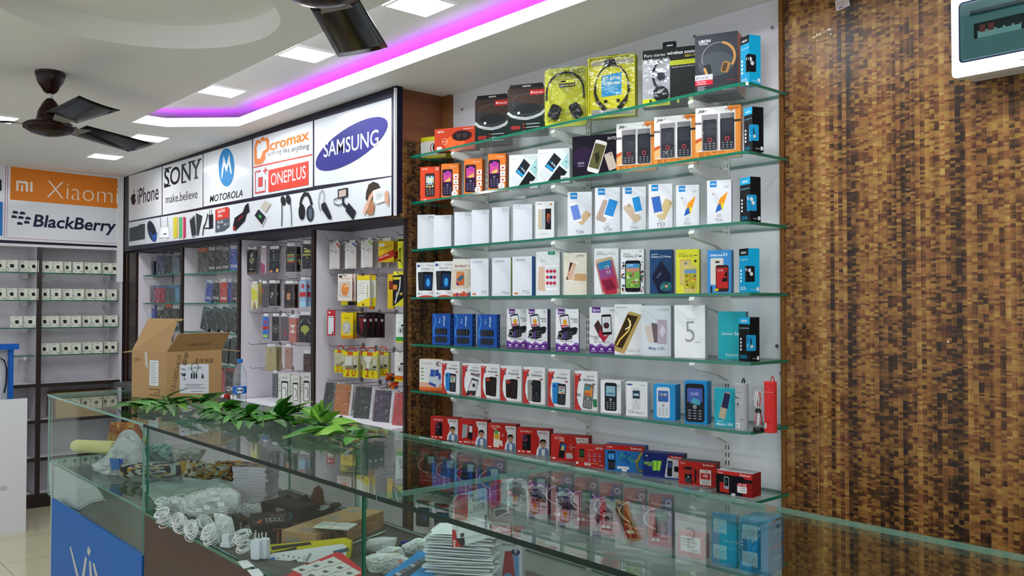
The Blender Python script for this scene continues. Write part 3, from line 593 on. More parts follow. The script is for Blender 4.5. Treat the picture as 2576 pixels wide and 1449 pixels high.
UB(0, 1863, 1885, 1914, 97, '0d8fba', '131519', '17181c', 'w', 'blue slim earphone box standing at the right end of the topmost glass shelf')
UB(1, 1872, 1893, 1921, 275, '101114', '18a0d0', '1f92c4', 'k', 'black slim earphone box with wired boom picture, right end of the second glass shelf')
UB(2, 1862, 1888, 1914, 450, '101114', '18a0d0', '1f92c4', 'w', 'black slim earphone box with blue logo at the right end of the third glass shelf')
UB(3, 1860, 1883, 1911, 627, '0d8fba', '131519', '17181c', 'w', 'blue slim earphone box with white earbuds at the right end of the fourth shelf')
UB(4, 1859, 1887, 1911, 798, '101114', '18a0d0', '1f92c4', 'k', 'black slim earphone box standing in front of the turquoise phone box')

# --- top shelf
def f(a):
    a.r(0, .8, 1, 1, 'd9d428'); a.r(0, 0, 1, .12, 'd9d428'); a.t('Robotek', .06, .78, .34, 'a08c20', .5); lines(a, .05, .36, 3, .26, 'a8aab0', .06, .02); a.rr(.82, .48, .7, .46, '2e2f34', -2, .3); a.ring(.66, .48, .16, .04, 'a8323a', 90, 270, ry=.2)
PB(0, 1032, 1121, 350, f, 'white speaker box with yellow bands at the left end of the topmost glass shelf', 'e6e7e4 c8c32a d9d428', 20, .05, 2.50, name='speaker_box', group='boxes on the topmost glass shelf')
def f(a):
    a.e(.5, .3, .5, 'e2602c', .36); a.e(.68, .62, .5, '5d1a10', .24); a.e(.68, .62, .44, '1c1214', .2); a.e(.6, .62, .13, '3a2c2c', .12); a.e(.76, .62, .13, '3a2c2c', .12); a.t('UBON', .07, .82, .16, 'f0e6e2', 1); a.t('BIG BASS PUMP', .72, .88, .24, 'f0e6e2', .5)
    a.ring(.26, .42, .13, .02, 'e8b8a0'); a.t('WIRELESS', .19, .4, .14, 'f0c8b4'); a.rr(.12, .14, .26, .14, 'f0f0f0', 0, .4); a.t('BT-05', .08, .11, .08, '50201a')
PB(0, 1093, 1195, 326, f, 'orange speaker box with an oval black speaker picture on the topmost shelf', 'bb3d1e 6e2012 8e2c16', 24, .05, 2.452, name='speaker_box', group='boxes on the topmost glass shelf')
def f(a):
    a.r(0, 0, 1, .38, '15211e'); a.p([(0, .38), (1, .38), (1, .62), (0, .75)], '2b2c2c'); a.p([(0, .75), (1, .62), (1, .84), (0, .9)], '3d2a22'); a.ring(.5, .72, .32, .006, '6a6c70', 30, 330, ry=.16); a.e(.52, .56, .3, '1b1c1e', .12); a.ring(.5, .56, .3, .03, '32383c', 200, 330, ry=.13); a.e(.3, .48, .03, 'd0d6da')
    a.ln([(0, .5), (.12, .42), (.3, .37), (.5, .35), (.7, .37), (.88, .42), (1, .5)], .06, 'b8bcbc'); a.t('Bluetooth Headset', .22, .345, .6, '5e6264'); a.r(.6, .84, 1, .95, 'c02820'); a.t('Robotek', .7, .87, .25, 'f4e4e0', .5); a.e(.65, .895, .022, 'f4e4e0')
    a.rr(.22, .17, .22, .08, '8e2a22', 0, .3)
    for i in range(3): a.r(.42, .22 - .07 * i, .46, .25 - .07 * i, 'b0342a'); a.r(.5, .225 - .07 * i, .86, .24 - .07 * i, 'b8bcbc')
def flap(o, w, h, d):
    def g(b):
        b.prism([(.004, 0), (w - .004, 0), (w - .012, .018), (.01, .018)], Vector((0, .003, h)), Vector((1, 0, 0)), Vector((0, 0, 1)), Vector((0, 1, 0)), .002, '14110f')
        b.box(w * .4, .0022, h + .006, w * .62, .0028, h + .012, 'b8b4a8')
    part(o, 'hanging_flap', g)
PB(0, 1195, 1280, 252, f, 'black and copper headset box beside the orange speaker box', '33241d 17130f 14110f', 28, .05, 2.50, flap=flap, name='headset_box', group='boxes on the topmost glass shelf')
PB(0, 1277, 1371, 226, f, 'taller-standing black and copper headset box beside the yellow headphone pack', '33241d 17130f 14110f', 28, .05, 2.46, flap=flap, name='headset_box', group='boxes on the topmost glass shelf')
def f(a):
    pass
o, w, h, d = PB(0, 1371, 1477, 176, None, 'yellow rounded headphone blister pack on the topmost shelf', 'c8cc38', 28, .006, 2.462, name='headphone_pack', group='boxes on the topmost glass shelf')
b = MB(); b.prism(rrect(w / 2, h / 2, w, h, .016), Vector((0, .012, 0)), Vector((1, 0, 0)), Vector((0, 0, 1)), Vector((0, -1, 0)), .012, 'cbcc3a', 'b4b534')
a = Art(b, (0, 0, 0), (1, 0, 0), (0, 0, 1), w, h); a.r(.34, .67, .72, .8, '2a2a26'); a.r(.35, .74, .71, .795, 'cfd03c'); a.t('UBON', .36, .69, .14, 'd8d8d8', .5); a.t('BT-5100', .52, .69, .17, 'd8d840', .5); a.r(.37, .755, .5, .785, '2a2a26')
o.data = b.build('x').data; bpy.data.objects.remove(bpy.data.objects['x'])
def g(b):
    pts = [Vector((w * (.5 + .44 * cos(radians(t))), -.012, h * (.58 + .33 * sin(radians(t))))) for t in range(0, 181, 15)]
    b.tube([Vector((w * .95, -.012, h * .45))] + pts + [Vector((w * .06, -.012, h * .45))], .0045, '191a1c', 8)
part(o, 'headband', g)
for sx, rot in ((.24, -25), (.74, 25)):
    part(o, 'ear_cup', lambda b: b.prism(rrect(w * (sx + .02), h * .25, w * .24, h * .24, .012, rot), Vector((0, -.003, 0)), Vector((1, 0, 0)), Vector((0, 0, 1)), Vector((0, -1, 0)), .02, '1a1c1d'))
part(o, 'blister', lambda b: b.prism(rrect(w * .5, h * .52, w * .96, h * .9, .014), Vector((0, 0, 0)), Vector((1, 0, 0)), Vector((0, 0, 1)), Vector((0, -1, 0)), .027, 'film'), 'clear plastic blister')
part(o, 'hanging_tab', lambda b: b.prism([(w * .35, 0), (w * .62, 0), (w * .58, .012), (w * .38, .012)], Vector((0, .009, h)), Vector((1, 0, 0)), Vector((0, 0, 1)), Vector((0, 1, 0)), .001, 'bag'))
def f(a):
    a.r(.05, .08, .95, .88, 'd2cb22'); a.r(.05, .04, .95, .15, '9a9c98'); a.r(.05, .87, .95, .95, 'b0a890'); a.p([(.3, .86), (.6, .86), (.55, .97), (.35, .97)], '1d1c1a')
    a.p([(.27, .35), (.7, .37), (.7, .74), (.27, .7)], '2a8cc0'); a.t('BT-5710', .3, .62, .36, 'f2ecd0', 2); a.t('WIRELESS', .3, .545, .36, 'f2ecd0', 1.5); lines(a, .3, .51, 3, .32, 'b8dcea', .025); a.t('UBON', .38, .06, .22, '3c7494', 1); a.ring(.85, .86, .05, .008, 'cfd6a8')
def flap(o, w, h, d):
    def g(b):
        P = [(.5, .86), (.32, .82), (.2, .7), (.15, .56), (.14, .42), (.2, .28), (.36, .13)]
        for s in (1, -1):
            q = [Vector((w * (.5 + s * (x - .5)), -.008, h * y)) for x, y in P]; b.tube(q[:4], .003, '1d1614', 7); b.tube(q[3:], .004, '1d1614', 7, .0085)
            b.lathe([(.001, -.004), (.007, -.003), (.007, .004), (.001, .006)], '17181a', 10, (w * (.5 - s * .13), -.007, h * .27)); b.tube([Vector((w * (.5 - s * .15), -.006, h * .25)), Vector((w * (.5 - s * .17), -.006, h * .16))], .001, '1d1614', 5)
    part(o, 'neckband_headset', g, 'dark neckband headset with two earbuds')
    part(o, 'frame_lip', lambda b: (b.box(0, -.016, 0, w, 0, .004, 'c9c428'), b.box(0, -.016, h - .004, w, 0, h, 'c9c428'), b.box(0, -.016, 0, .003, 0, h, 'c9c428'), b.box(w - .003, -.016, 0, w, 0, h, 'c9c428')))
    part(o, 'window', lambda b: b.box(.003, -.0155, .004, w - .003, -.015, h - .004, 'film'), 'clear plastic window')
    part(o, 'hanging_tab', lambda b: b.box(w * .4, .01, h, w * .62, .012, h + .01, '1d1c1a'))
PB(0, 1482, 1600, 150, f, 'yellow boxed neckband headset with a blue panel on the topmost shelf', 'd2cb22 b4ae20 c9c428', 26, .03, 2.478, flap=flap, name='headset_box', group='boxes on the topmost glass shelf')
def f(a):
    a.r(.0, .15, .48, .82, 'a9acb2'); a.r(0, .03, .48, .16, 'cfd52c'); a.r(.48, .7, 1, .78, 'cfd52c'); a.t('Pure stereo', .03, .88, .37, 'e4e4e4', -.2); a.t('wireless sound', .43, .885, .5, 'f6f6f6', 1.6); a.t('RBH-703', .74, .82, .22, 'd8c83a', .5)
    a.t('Superb sound without wires', .51, .655, .48, 'c4c6c8', .4); lines(a, .5, .75, 2, .42, '8e9230', .03); a.t('Robotek', .06, .05, .22, '555a20', .5); a.e(.14, .12, .025, '3a3c20'); a.rr(.62, .09, .04, .07, 'b8c83a'); a.e(.84, .09, .03, 'b8c83a')
def flap(o, w, h, d):
    part(o, 'hanging_tab', lambda b: (b.prism(rrect(w * .47, .008, w * .24, .034, .006), Vector((0, .003, h)), Vector((1, 0, 0)), Vector((0, 0, 1)), Vector((0, 1, 0)), .002, '15161a'), b.box(w * .42, .0025, h + .008, w * .53, .003, h + .013, 'c8c8c8')))
    def g(b):
        b.tube([Vector((w * x, -.006, h * y)) for x, y in ((.33, .82), (.26, .76), (.2, .64), (.19, .5), (.22, .4), (.3, .32))], .0045, '1b1d22', 8)
        b.prism([(w * .33 + h * .13 * cos(t), h * .22 + h * .13 * sin(t)) for t in [2 * pi * i / 20 for i in range(20)]], Vector((0, -.001, 0)), Vector((1, 0, 0)), Vector((0, 0, 1)), Vector((0, -1, 0)), .016, '15161a')
        b.prism([(w * .33 + h * .07 * cos(t), h * .53 + h * .07 * sin(t)) for t in [2 * pi * i / 18 for i in range(18)]], Vector((0, -.001, 0)), Vector((1, 0, 0)), Vector((0, 0, 1)), Vector((0, -1, 0)), .01, '1c2434')
        a = Art(b, (0, -.0172, 0), (1, 0, 0), (0, 0, 1), w, h); a.t('Robotek', .25, .215, .17, 'd8dce0', 0, 0, 24); a.ring(.32, .27, .02, .005, 'd8dce0')
    part(o, 'headphone', g, 'black folded headphone behind the window')
    part(o, 'window', lambda b: b.box(.002, -.019, h * .16, w * .48, -.0185, h * .82, 'film'), 'clear plastic window')
PB(0, 1617, 1762, 129, f, 'black wireless headphone box with lime stripes on the topmost shelf', '1a1e1b 12130f 15161a', 26, .035, 2.492, flap=flap, name='headset_box', group='boxes on the topmost glass shelf')
def f(a):
    a.r(.0, .55, 1, 1, '3c3f46'); a.e(.5, .5, .3, '484d52', .2); a.ring(.55, .6, .27, .012, '8f8f8c', 60, 200, ry=.25); a.ring(.55, .6, .27, .04, 'c58f52', -35, 75, ry=.25); a.rr(.3, .42, .12, .17, '2a2c2c', 12, .3); a.rr(.72, .43, .13, .18, 'a3743f', -18, .25); a.rr(.7, .43, .07, .14, '4a3a2a', -18, .25); a.ln([(.22, .45), (.28, .34)], .04, 'c58f52')
    a.t('UBON', .09, .87, .28, 'f2f2f2', 3); a.t('Wireless', .1, .835, .22, 'f2f2f2', .6); a.r(0, .25, .42, .34, 'cccdd2'); a.t('BT-6120', .03, .27, .28, '3a3c40', .3); a.r(0, .165, .42, .25, 'c8283c'); a.t('Bass King', .05, .215, .2, 'fff0f0', .3); a.t('Headphone', .05, .18, .22, 'fff0f0', .3)
    lines(a, .06, .14, 4, .2, 'b0b2b8', .02); a.t('8 Hours Back up', .62, .05, .32, 'd8d8da', .2); a.t('Wireless', .75, .2, .18, 'b03038', .2)
PB(0, 1749, 1856, 92, f, 'tall grey shrink-wrapped headphone box with copper side on the topmost shelf', '33363b b06a4c 6a4638', 22, .05, 2.478, xs=1875, name='headset_box', group='boxes on the topmost glass shelf')

# --- second shelf
def d_bar(bg, body, scr, mark, txt, badge=True):
    def f(a):
        a.t(txt, .5, .9, .4, 'f4e8dc', .6); a.ph(.35, .46, .76, .42, 0, body, scr, 'k', '6a6a86')
        if scr == 'c24a8a': a.p([(.18, .68), (.3, .8), (.5, .78), (.52, .66)], 'a33c98'); a.p([(.18, .5), (.52, .6), (.52, .5), (.3, .48)], 'd8c050')
        if badge:
            for i in range(3): a.r(.7, .56 - .16 * i, .97, .69 - .16 * i, 'f0ece8'); a.e(.84, .62 - .16 * i, .03, ('a83028', '9aa0a4', 'c04838')[i])
            a.e(.76, .14, .09, 'f6f2ee'); a.t('100', .66, .13, .18, 'b06a40', .6); lines(a, .65, .11, 2, .22, 'b88a68')
    return f
def f(a):
    a.t('GUAVA', .1, .92, .3, 'f8e4dc', 1); a.r(.78, .88, .95, .98, 'eaa08c'); a.ph(.5, .47, .68, .45, 0, '3a2a2a', 'c8dcd8', 'k', '8a7a78'); a.t('L300', .1, .02, .24, 'f8e4dc', .6)
    for i in range(3):
        for j in range(4): a.rr(.36 + .14 * i, .7 - .09 * j, .05, .05, ('4a9ac8', 'e0a040', '3c3c40', 'd8e090')[(i * 2 + j) % 4], 0, .2); a.L -= 1
PB(1, 1057, 1106, 421, f, 'red-orange keypad phone box at the left end of the second glass shelf', 'd4482a a8321c b43a20', 30, .05, 2.452)
for i, (x0, x1, yt) in enumerate(((1110, 1154, 413), (1168, 1213, 401), (1228, 1272, 388))):
    PB(1, x0, x1, yt, d_bar('d8793a', '2a1c34', 'c24a8a', '', 'micromax'), 'orange keypad phone box with rainbow screen, ' + ('next to the red-orange box', 'middle of three', 'next to the white tilted-phone box')[i], 'd9772f a8561f b86428', 30, .05, 2.46, xs=x1 + 8)
def f(a):
    a.t('Nokia 216', .05, .86, .26, '8a9098', -.3); a.p([(.02, .28), (.24, .52), (.44, .2), (.24, .03)], 'd8dde0'); a.p([(.22, .5), (.52, .88), (.74, .68), (.46, .32)], '23262a'); a.p([(.25, .5), (.38, .66), (.58, .46), (.46, .34)], '2c9cd8'); a.p([(.3, .58), (.36, .65), (.55, .47), (.5, .4)], '23262a'); a.t('2:16', .42, .58, .16, 'eef2f4', .5, 0, -48)
    a.p([(.26, .0), (.68, .5), (.92, .3), (.84, .2), (.8, .0)], '1c1e20'); a.p([(.72, .56), (.96, .86), (.98, .5), (.9, .38)], 'a8d4d4'); a.e(.9, .6, .02, '2c4a54'); a.r(.72, 0, 1, .2, 'eef0f0'); a.t('IndiaStar', .74, .12, .22, '2a4a7c', 1.2); lines(a, .76, .08, 2, .18, '9aa4b0')
PB(1, 1281, 1353, 391, f, 'white phone box with a tilted black keypad phone, half behind its twin', 'e4ebea c6d2cf d4dedc', 30, .05, 2.475)
PB(1, 1353, 1433, 377, f, 'white phone box with tilted black keypad phone, nearer twin beside the dark box', 'e4ebea c6d2cf d4dedc', 28, .05, 2.458)
def f(a):
    a.e(.28, .5, .3, '2a1c36', .25); a.t('aqua', .12, .36, .15, 'a8a6ac', .8); a.t('SPEED HD', .12, .3, .15, 'a8a6ac', .3); a.ph(.86, .37, .4, .5, 8 + 10, 'c9b8a8', 'b8a898', 'b'); a.ph(.56, .5, .74, .4, -18, 'e8e4e0', '5e5a34'); a.p([(.5, .56), (.6, .62), (.62, .45), (.55, .3)], '2a2c20'); a.t('INTEX', .8, .86, .24, 'e6e6e8', .8)
PB(1, 1440, 1552, 345, f, 'dark purple smartphone box partly behind the white and orange boxes', '1c1822 120f16 2a2630', 22, .05, 2.49)
def d_c319(a):
    a.r(.88, 0, 1, 1, 'dc8a3e'); a.p([(.72, .95), (.8, .88), (.88, .95), (.88, 1), (.7, 1)], 'dc8a3e'); a.r(0, 0, 1, .14, 'd98a3a'); a.p([(0, .38), (.14, .42), (.14, .36), (0, .3)], 'c25a2c'); a.p([(0, .3), (.14, .36), (.14, .18), (0, .14)], 'e8b074')
    a.t('BEST BUY  GET C319', .08, .09, .56, '6e3a18', .8); a.t('@Rs.799/-', .08, .035, .3, '6e3a18', .8); a.ln([(.05, .89), (.1, .93), (.2, .925), (.26, .945)], .01, '3a3a3e'); a.t('RR', .08, .9, .12, '3a3a3e', .3, .4); a.t('CELKON', .66, .92, .28, 'b03a34', .6); a.r(0, .68, .13, .72, '2a2a2e'); a.r(.86, .68, 1, .72, '2a2a2e'); a.t('C319', .02, .69, .09, 'e8e8e8', .3)
    for x0, x1 in ((.14, .5), (.55, .86)):
        a.r(x0, .15, x1, .86, '8f8c90'); m = (x0 + x1) / 2; a.rr(m, .46, .27, .6, '2b2c30', 0, .12); a.rr(m, .6, .21, .25, '34363e', 0, .05); a.rr(m, .36, .085, .085, 'a83848', 0, .3); a.rr(m, .36, .05, .05, '2b2c30', 0, .3)
        for j in range(3):
            for i in (-1, 0, 1): a.rr(m + i * .09, .285 - .045 * j, .045, .022, '7c7e84', 0, .2); a.L -= 1
        a.L += 1
def fl(o, w, h, d): part(o, 'window', lambda b: b.box(w * .14, -.0015, h * .15, w * .86, -.001, h * .86, 'film'), 'shiny clear window')
for i, (x0, x1, yt, Y) in enumerate(((1551, 1650, 313, 2.475), (1646, 1753, 296, 2.465), (1750, 1864, 274, 2.455))):
    PB(1, x0, x1, yt, d_c319, 'white and orange twin-window phone box, ' + ('leftmost of three, against the dark purple box', 'middle of three on the second shelf', 'largest-looking, beside the black slim box')[i], 'e6e4e2 d88638 c8c4c0', 23, .03, Y, flap=fl)

# --- third shelf
for i, (x0, x1, yt, l) in enumerate(((1050, 1093, 541, 'plain white phone box at the very left end of the third shelf'), (1091, 1135, 542, 'plain white phone box with creased front, second on the third shelf'), (1143, 1187, 534, 'plain white phone box on the third shelf, first right of the woven panel'), (1187, 1230, 529, 'plain white phone box touching its left neighbour on the third shelf'), (1238, 1281, 522, 'plain white phone box standing alone, fifth on the third shelf'), (1291, 1339, 515, 'plain white phone box with writing at its upper left, third shelf'))):
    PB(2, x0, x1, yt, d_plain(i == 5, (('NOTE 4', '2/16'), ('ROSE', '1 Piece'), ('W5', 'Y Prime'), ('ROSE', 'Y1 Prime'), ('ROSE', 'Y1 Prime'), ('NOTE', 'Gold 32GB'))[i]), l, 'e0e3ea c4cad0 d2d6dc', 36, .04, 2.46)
def f(a):
    a.t('REDMI', .07, .92, .26, '5c5e62', .5); a.rr(.83, .92, .05, .05, 'd86a2a', 0, .2); a.r(.15, .27, .32, .8, 'c8b89a'); a.r(.33, .27, .52, .8, 'a8b0b4'); a.r(.53, .26, .84, .81, '17151c'); a.e(.7, .56, .05, 'a8562c', .13); a.e(.72, .5, .03, '5c3048', .1); a.t('Redmi 4', .3, .13, .4, 'b0b2b6', -.3)
PB(2, 1347, 1394, 508, f, 'white phone box with three upright phones and a small orange square', 'e6e7e9 b8bdbd d2d6dc', 33, .04, 2.46, xs=1402)
for i, (x0, x1, yt, m, kd, hx, yw, l) in enumerate(((1428, 1489, 484, 'Y66', 0, '6a86d0', 36, 'with crossed gold and indigo phones, leftmost of the blue-tagged boxes'), (1497, 1560, 473, 'V5s', 1, '2f8ad0', 38, 'with a large tilted blue-screen phone'), (1566, 1625, 471, 'Y55s', 2, '2f90d0', 36, 'with a gold phone leaning behind a blue-screen one'), (1632, 1692, 464, 'Y53', 3, '3c6ab8', 34, 'with a blue swirl screen and gold back'), (1701, 1759, 467, 'Y21L', 4, 'ee9a2a', 32, 'with an orange and blue screen, left of two alike'), (1779, 1840, 455, 'Y21L', 4, 'ee9a2a', 28, 'with an orange and blue screen, right of two alike'))):
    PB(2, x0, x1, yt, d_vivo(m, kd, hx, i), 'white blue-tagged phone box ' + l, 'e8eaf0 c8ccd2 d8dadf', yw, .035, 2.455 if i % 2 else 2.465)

# --- fourth shelf
def f(a):
    a.e(.12, .9, .04, '3a4a8c'); a.t('jio', .22, .89, .1, '8088a0', .4); a.t('Karbonn', .6, .9, .36, 'b06058', .4); a.t('BIG INDIAN', .28, .795, .46, '3c4048', .8); a.rr(.32, .46, .24, .54, '2c3034', 3, .12); a.rr(.62, .46, .3, .54, '16181c', -3, .1); a.rr(.63, .44, .24, .42, '16325c', -3, .03); a.e(.64, .42, .06, '3a9ad8', .12)
    a.r(.1, .08, .2, .12, '5a80b0'); a.t('4G', .22, .08, .1, '5a80b0'); a.t('VoLTE', .68, .1, .24, 'b04a44', .3); a.p([(.08, 0), (.3, .04), (.55, .055), (.8, .035), (.98, 0)], 'd03a30')
PB(3, 1047, 1094, 661, f, 'white phone box with black-blue phone and red arc, leftmost on the fourth shelf', 'e8e8ea b86a64 d2d4d6', 36, .04, 2.455)
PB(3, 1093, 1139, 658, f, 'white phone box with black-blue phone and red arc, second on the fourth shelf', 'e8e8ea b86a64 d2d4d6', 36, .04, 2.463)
def f(a):
    a.t('BHARAT 2', .12, .78, .84, 'a8603c', 2.5); a.rr(.78, .5, .26, .46, 'cabca4', 0, .1); a.e(.8, .63, .014, '303030'); a.rr(.42, .47, .46, .5, 'd6c8b4', 0, .08); a.r(.2, .3, .64, .66, 'd06a3a'); a.p([(.2, .5), (.64, .62), (.64, .66), (.2, .66)], 'd08a58'); a.p([(.2, .44), (.5, .58), (.64, .52), (.4, .4)], '3a6a7c'); a.p([(.2, .3), (.2, .42), (.4, .3)], '7a2a6a')
    for x, hh, c in ((.08, .08, 'd05a34'), (.25, .1, '9a3a5c'), (.45, .09, 'c84a30'), (.62, .16, 'd04a34'), (.8, .09, 'd8502c'), (.94, .13, '5a6a84')): a.r(x - .08, 0, x + .07, hh * .6, c); a.e(x, hh * .6, .045, c)
PB(3, 1139, 1184, 652, f, 'white phone box printed with an orange screen and red monument row', 'e8e2dc c8c0b8 d2ccc8', 36, .04, 2.475)
def d_gion(m, g):
    def f(a):
        a.ring(.12, .9, .022, .008, '9a9ca2', 60, 360); a.t('GIONEE', .2, .885, .45, '84868c', .8); a.t(m, .9, .05, .26 if len(m) < 3 else .36, '8a8c92', -.5, al='r')
        if g: a.rr(.2, .06, .1, .045, 'e0762c', 0, .2)
    return f
PB(3, 1184, 1229, 651, d_gion('P7', 1), 'nearly blank white phone box overlapping the monument box', 'e2e5ec aeb4bc d2d6dc', 34, .045, 2.452)
PB(3, 1238, 1285, 649, d_gion('P5w', 0), 'nearly blank white phone box with an olive side', 'e2e5ec a2a23c d2d6dc', 30, .045, 2.462, xs=1290)
PB(3, 1289, 1338, 646, d_gion('P5L', 1), 'nearly blank white phone box with a blue side', 'e2e5ec 2c6ab0 d2d6dc', 26, .045, 2.455, xs=1347)
def f(a):
    a.r(.5, .93, .8, 1, '1c8a5c'); a.t('OPPO', .56, .95, .18, 'd8f0e4', .6); a.t('A57', .17, .77, .22, '9a9ca0', -.6); a.ph(.3, .38, .55, .44, -2, 'd4b8a0', 'c4a48c', 'b'); a.ph(.64, .4, .6, .48, 1, 'f4f4f6', 'dfe2e8')
    for i in range(3):
        for j in range(3): a.e(.48 + .15 * i, .55 - .135 * j, .038, 'c43048' if (i, j) != (1, 1) else '2c3c70')
PB(3, 1349, 1408, 634, f, 'white phone box with a green top tag and red dots on the screen', 'e8e9ec b8c4c0 d2d6dc', 34, .045, 2.46)
def f(a):
    a.t('OPPO', .54, .9, .34, '5c5850', .8); a.ph(.7, .42, .32, .52, 12 + 75, 'c8a070', 'b89060', 'b'); a.p([(.08, .34), (.42, .31), (.6, .77), (.28, .82)], 'f4f2ee'); a.p([(.1, .37), (.4, .34), (.56, .75), (.28, .78)], 'd8b49c'); a.p([(.28, .78), (.4, .77), (.28, .6), (.2, .52)], '4a3228'); a.p([(.1, .37), (.2, .36), (.18, .46)], '5a3c30'); a.e(.24, .49, .03, 'b06a5c', .012); a.t('A37', .74, .27, .1, 'b8b09c', -.4); a.t('A37', .38, .15, .12, 'c8c2ae', -.4)
PB(3, 1418, 1476, 637, f, 'cream phone box with a close-up face on the pictured screen', 'e3dccb c4c0ac d2ccbc', 32, .045, 2.468)
def f(a):
    a.t('SAMSUNG', .12, .915, .3, '9a9ca4', 1); a.t('Galaxy J7 Pro', .1, .86, .76, '74767c', -.1); a.ph(.56, .39, .82, .5, 13, 'c2ab8e', 'b04a64'); a.p([(.14, .68), (.68, .76), (.73, .6), (.2, .52)], '2f7ea8'); a.p([(.2, .53), (.72, .61), (.79, .4), (.28, .32)], '8a4a80'); a.p([(.28, .32), (.84, .41), (.95, .02), (.46, .0)], 'b83048'); a.p([(.3, .3), (.7, .34), (.9, .14), (.52, .08)], '7c2038')
    a.t('12', .47, .55, .16, 'f0e6ee', -.2, 0, 13); a.t('23', .52, .45, .16, 'f0e6ee', -.2, 0, 13)
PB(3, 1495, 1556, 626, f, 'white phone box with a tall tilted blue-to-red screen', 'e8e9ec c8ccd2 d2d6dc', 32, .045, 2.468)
def f(a):
    a.t('SAMSUNG', .12, .885, .3, '5c5e64', 1); a.t('Galaxy J7', .1, .82, .64, '34363c', 0); a.r(.78, .83, .9, .855, '34363c'); a.t('4G', .8, .94, .12, '5c5e64')
    for i in range(34): a.e(RND.choice((RND.uniform(.03, .18), RND.uniform(.84, .97))), RND.uniform(.05, .74), RND.uniform(.012, .03), RND.choice(('c07a34', 'a03a34', '2c6a4c', '3c3c44', 'd8a080', '5a7a94'))); a.L -= 1
    a.L += 1; a.ph(.52, .4, .7, .5, 0, '16171b', '7aa84c'); a.r(.24, .56, .79, .68, '4a90c4'); a.r(.24, .5, .79, .58, 'c48a70'); a.t('12:45', .27, .62, .26, 'eaf4fa', -.3)
    for i in range(16): a.e(RND.uniform(.28, .76), RND.uniform(.16, .48), RND.uniform(.015, .03), RND.choice(('d8c83c', 'b8487c', 'a8cc50', '3c6a3c', 'c85a3c', 'dde0d0')))
PB(3, 1562, 1620, 628, f, 'white phone box covered in small doodles around a green picture screen', 'eaebee d4d6da d2d6dc', 30, .045, 2.462)
def f(a):
    a.t('SAMSUNG', .08, .885, .3, 'dfe6f0', 1); a.t('Galaxy J5 Prime', .06, .82, .88, 'dfe6f0', .4); a.p([(.06, .38), (.5, .78), (.97, .42), (.9, .0), (.38, 0)], '2c3350'); a.p([(.1, .38), (.5, .74), (.92, .42), (.86, .0), (.42, 0)], '191f38'); a.t('12:45', .36, .35, .26, '9aa6bc', -.5, 0, 52)
    for i in range(7): a.e(.72 + .13 * cos(i * .9), .16 + .07 * sin(i * .9), .07, ('2c6a70', '3c8084', '1f5058')[i % 3], .05)
    a.e(.74, .17, .035, 'b07a4a'); a.e(.74, .17, .018, 'd8c8b0')
PB(3, 1635, 1691, 629, f, 'navy blue phone box with a slanted dark phone and teal flower', '26466f 1c3350 30507c', 28, .045, 2.465)
def f(a):
    a.t('SAMSUNG', .12, .89, .3, '8a8430', 1); a.t('Galaxy J2', .1, .83, .6, '6a662c', .2); a.r(.76, .845, .92, .865, '6a662c'); a.rr(.42, .48, .27 * 2 * .5, .58, 'c3ac62', 0, .12); a.rr(.42, .48, .24, .5, 'cdb66c', 0, .1); a.ring(.42, .68, .035, .01, '7c94b0'); a.rr(.42, .68, .035, .035, '3c4a5c'); a.e(.84, .73, .03, '3c3c34'); a.ph(.62, .33, .6, .5, 0, 'd2bc7c', 'b8b02c'); a.r(.36, .45, .87, .54, '6a90b8')
    for i in range(18): a.e(RND.uniform(.4, .84), RND.uniform(.1, .44), RND.uniform(.015, .035), RND.choice(('d8cc3c', '8a7a2c', 'a0a83c', '5c5a30', 'c87a3c')))
PB(3, 1701, 1759, 628, f, 'bright yellow phone box on the fourth shelf', 'dcd93c b0ae38 cac83c', 28, .045, 2.462)
def f(a):
    a.t('SAMSUNG', .12, .855, .5, 'eaf4fa', 2.5); a.t('Z4', .64, .86, .2, 'eaf4fa', 1.5); a.rr(.4, .5, .3, .62, 'd6cfc8', 0, .1); a.rr(.42, .72, .1, .05, '4a4440'); a.ph(.62, .34, .62, .48, 0, '3a2420', 'b82a28'); a.p([(.4, .5), (.84, .56), (.84, .26), (.6, .26), (.62, .34), (.84, .36)], '1c1416'); a.p([(.4, .5), (.72, .52), (.84, .56), (.58, .28), (.5, .28)], 'b82a28'); a.r(.3, .05, .46, .1, 'e0c020'); a.r(.12, .01, .2, .16, '2c3036'); a.t('12:45', .42, .5, .24, 'f0d8d0', -.2)
PB(3, 1780, 1840, 630, f, 'light blue phone box with a red Z-shaped screen', '3f8cc8 2c6a9c 4a90c0', 24, .045, 2.462)

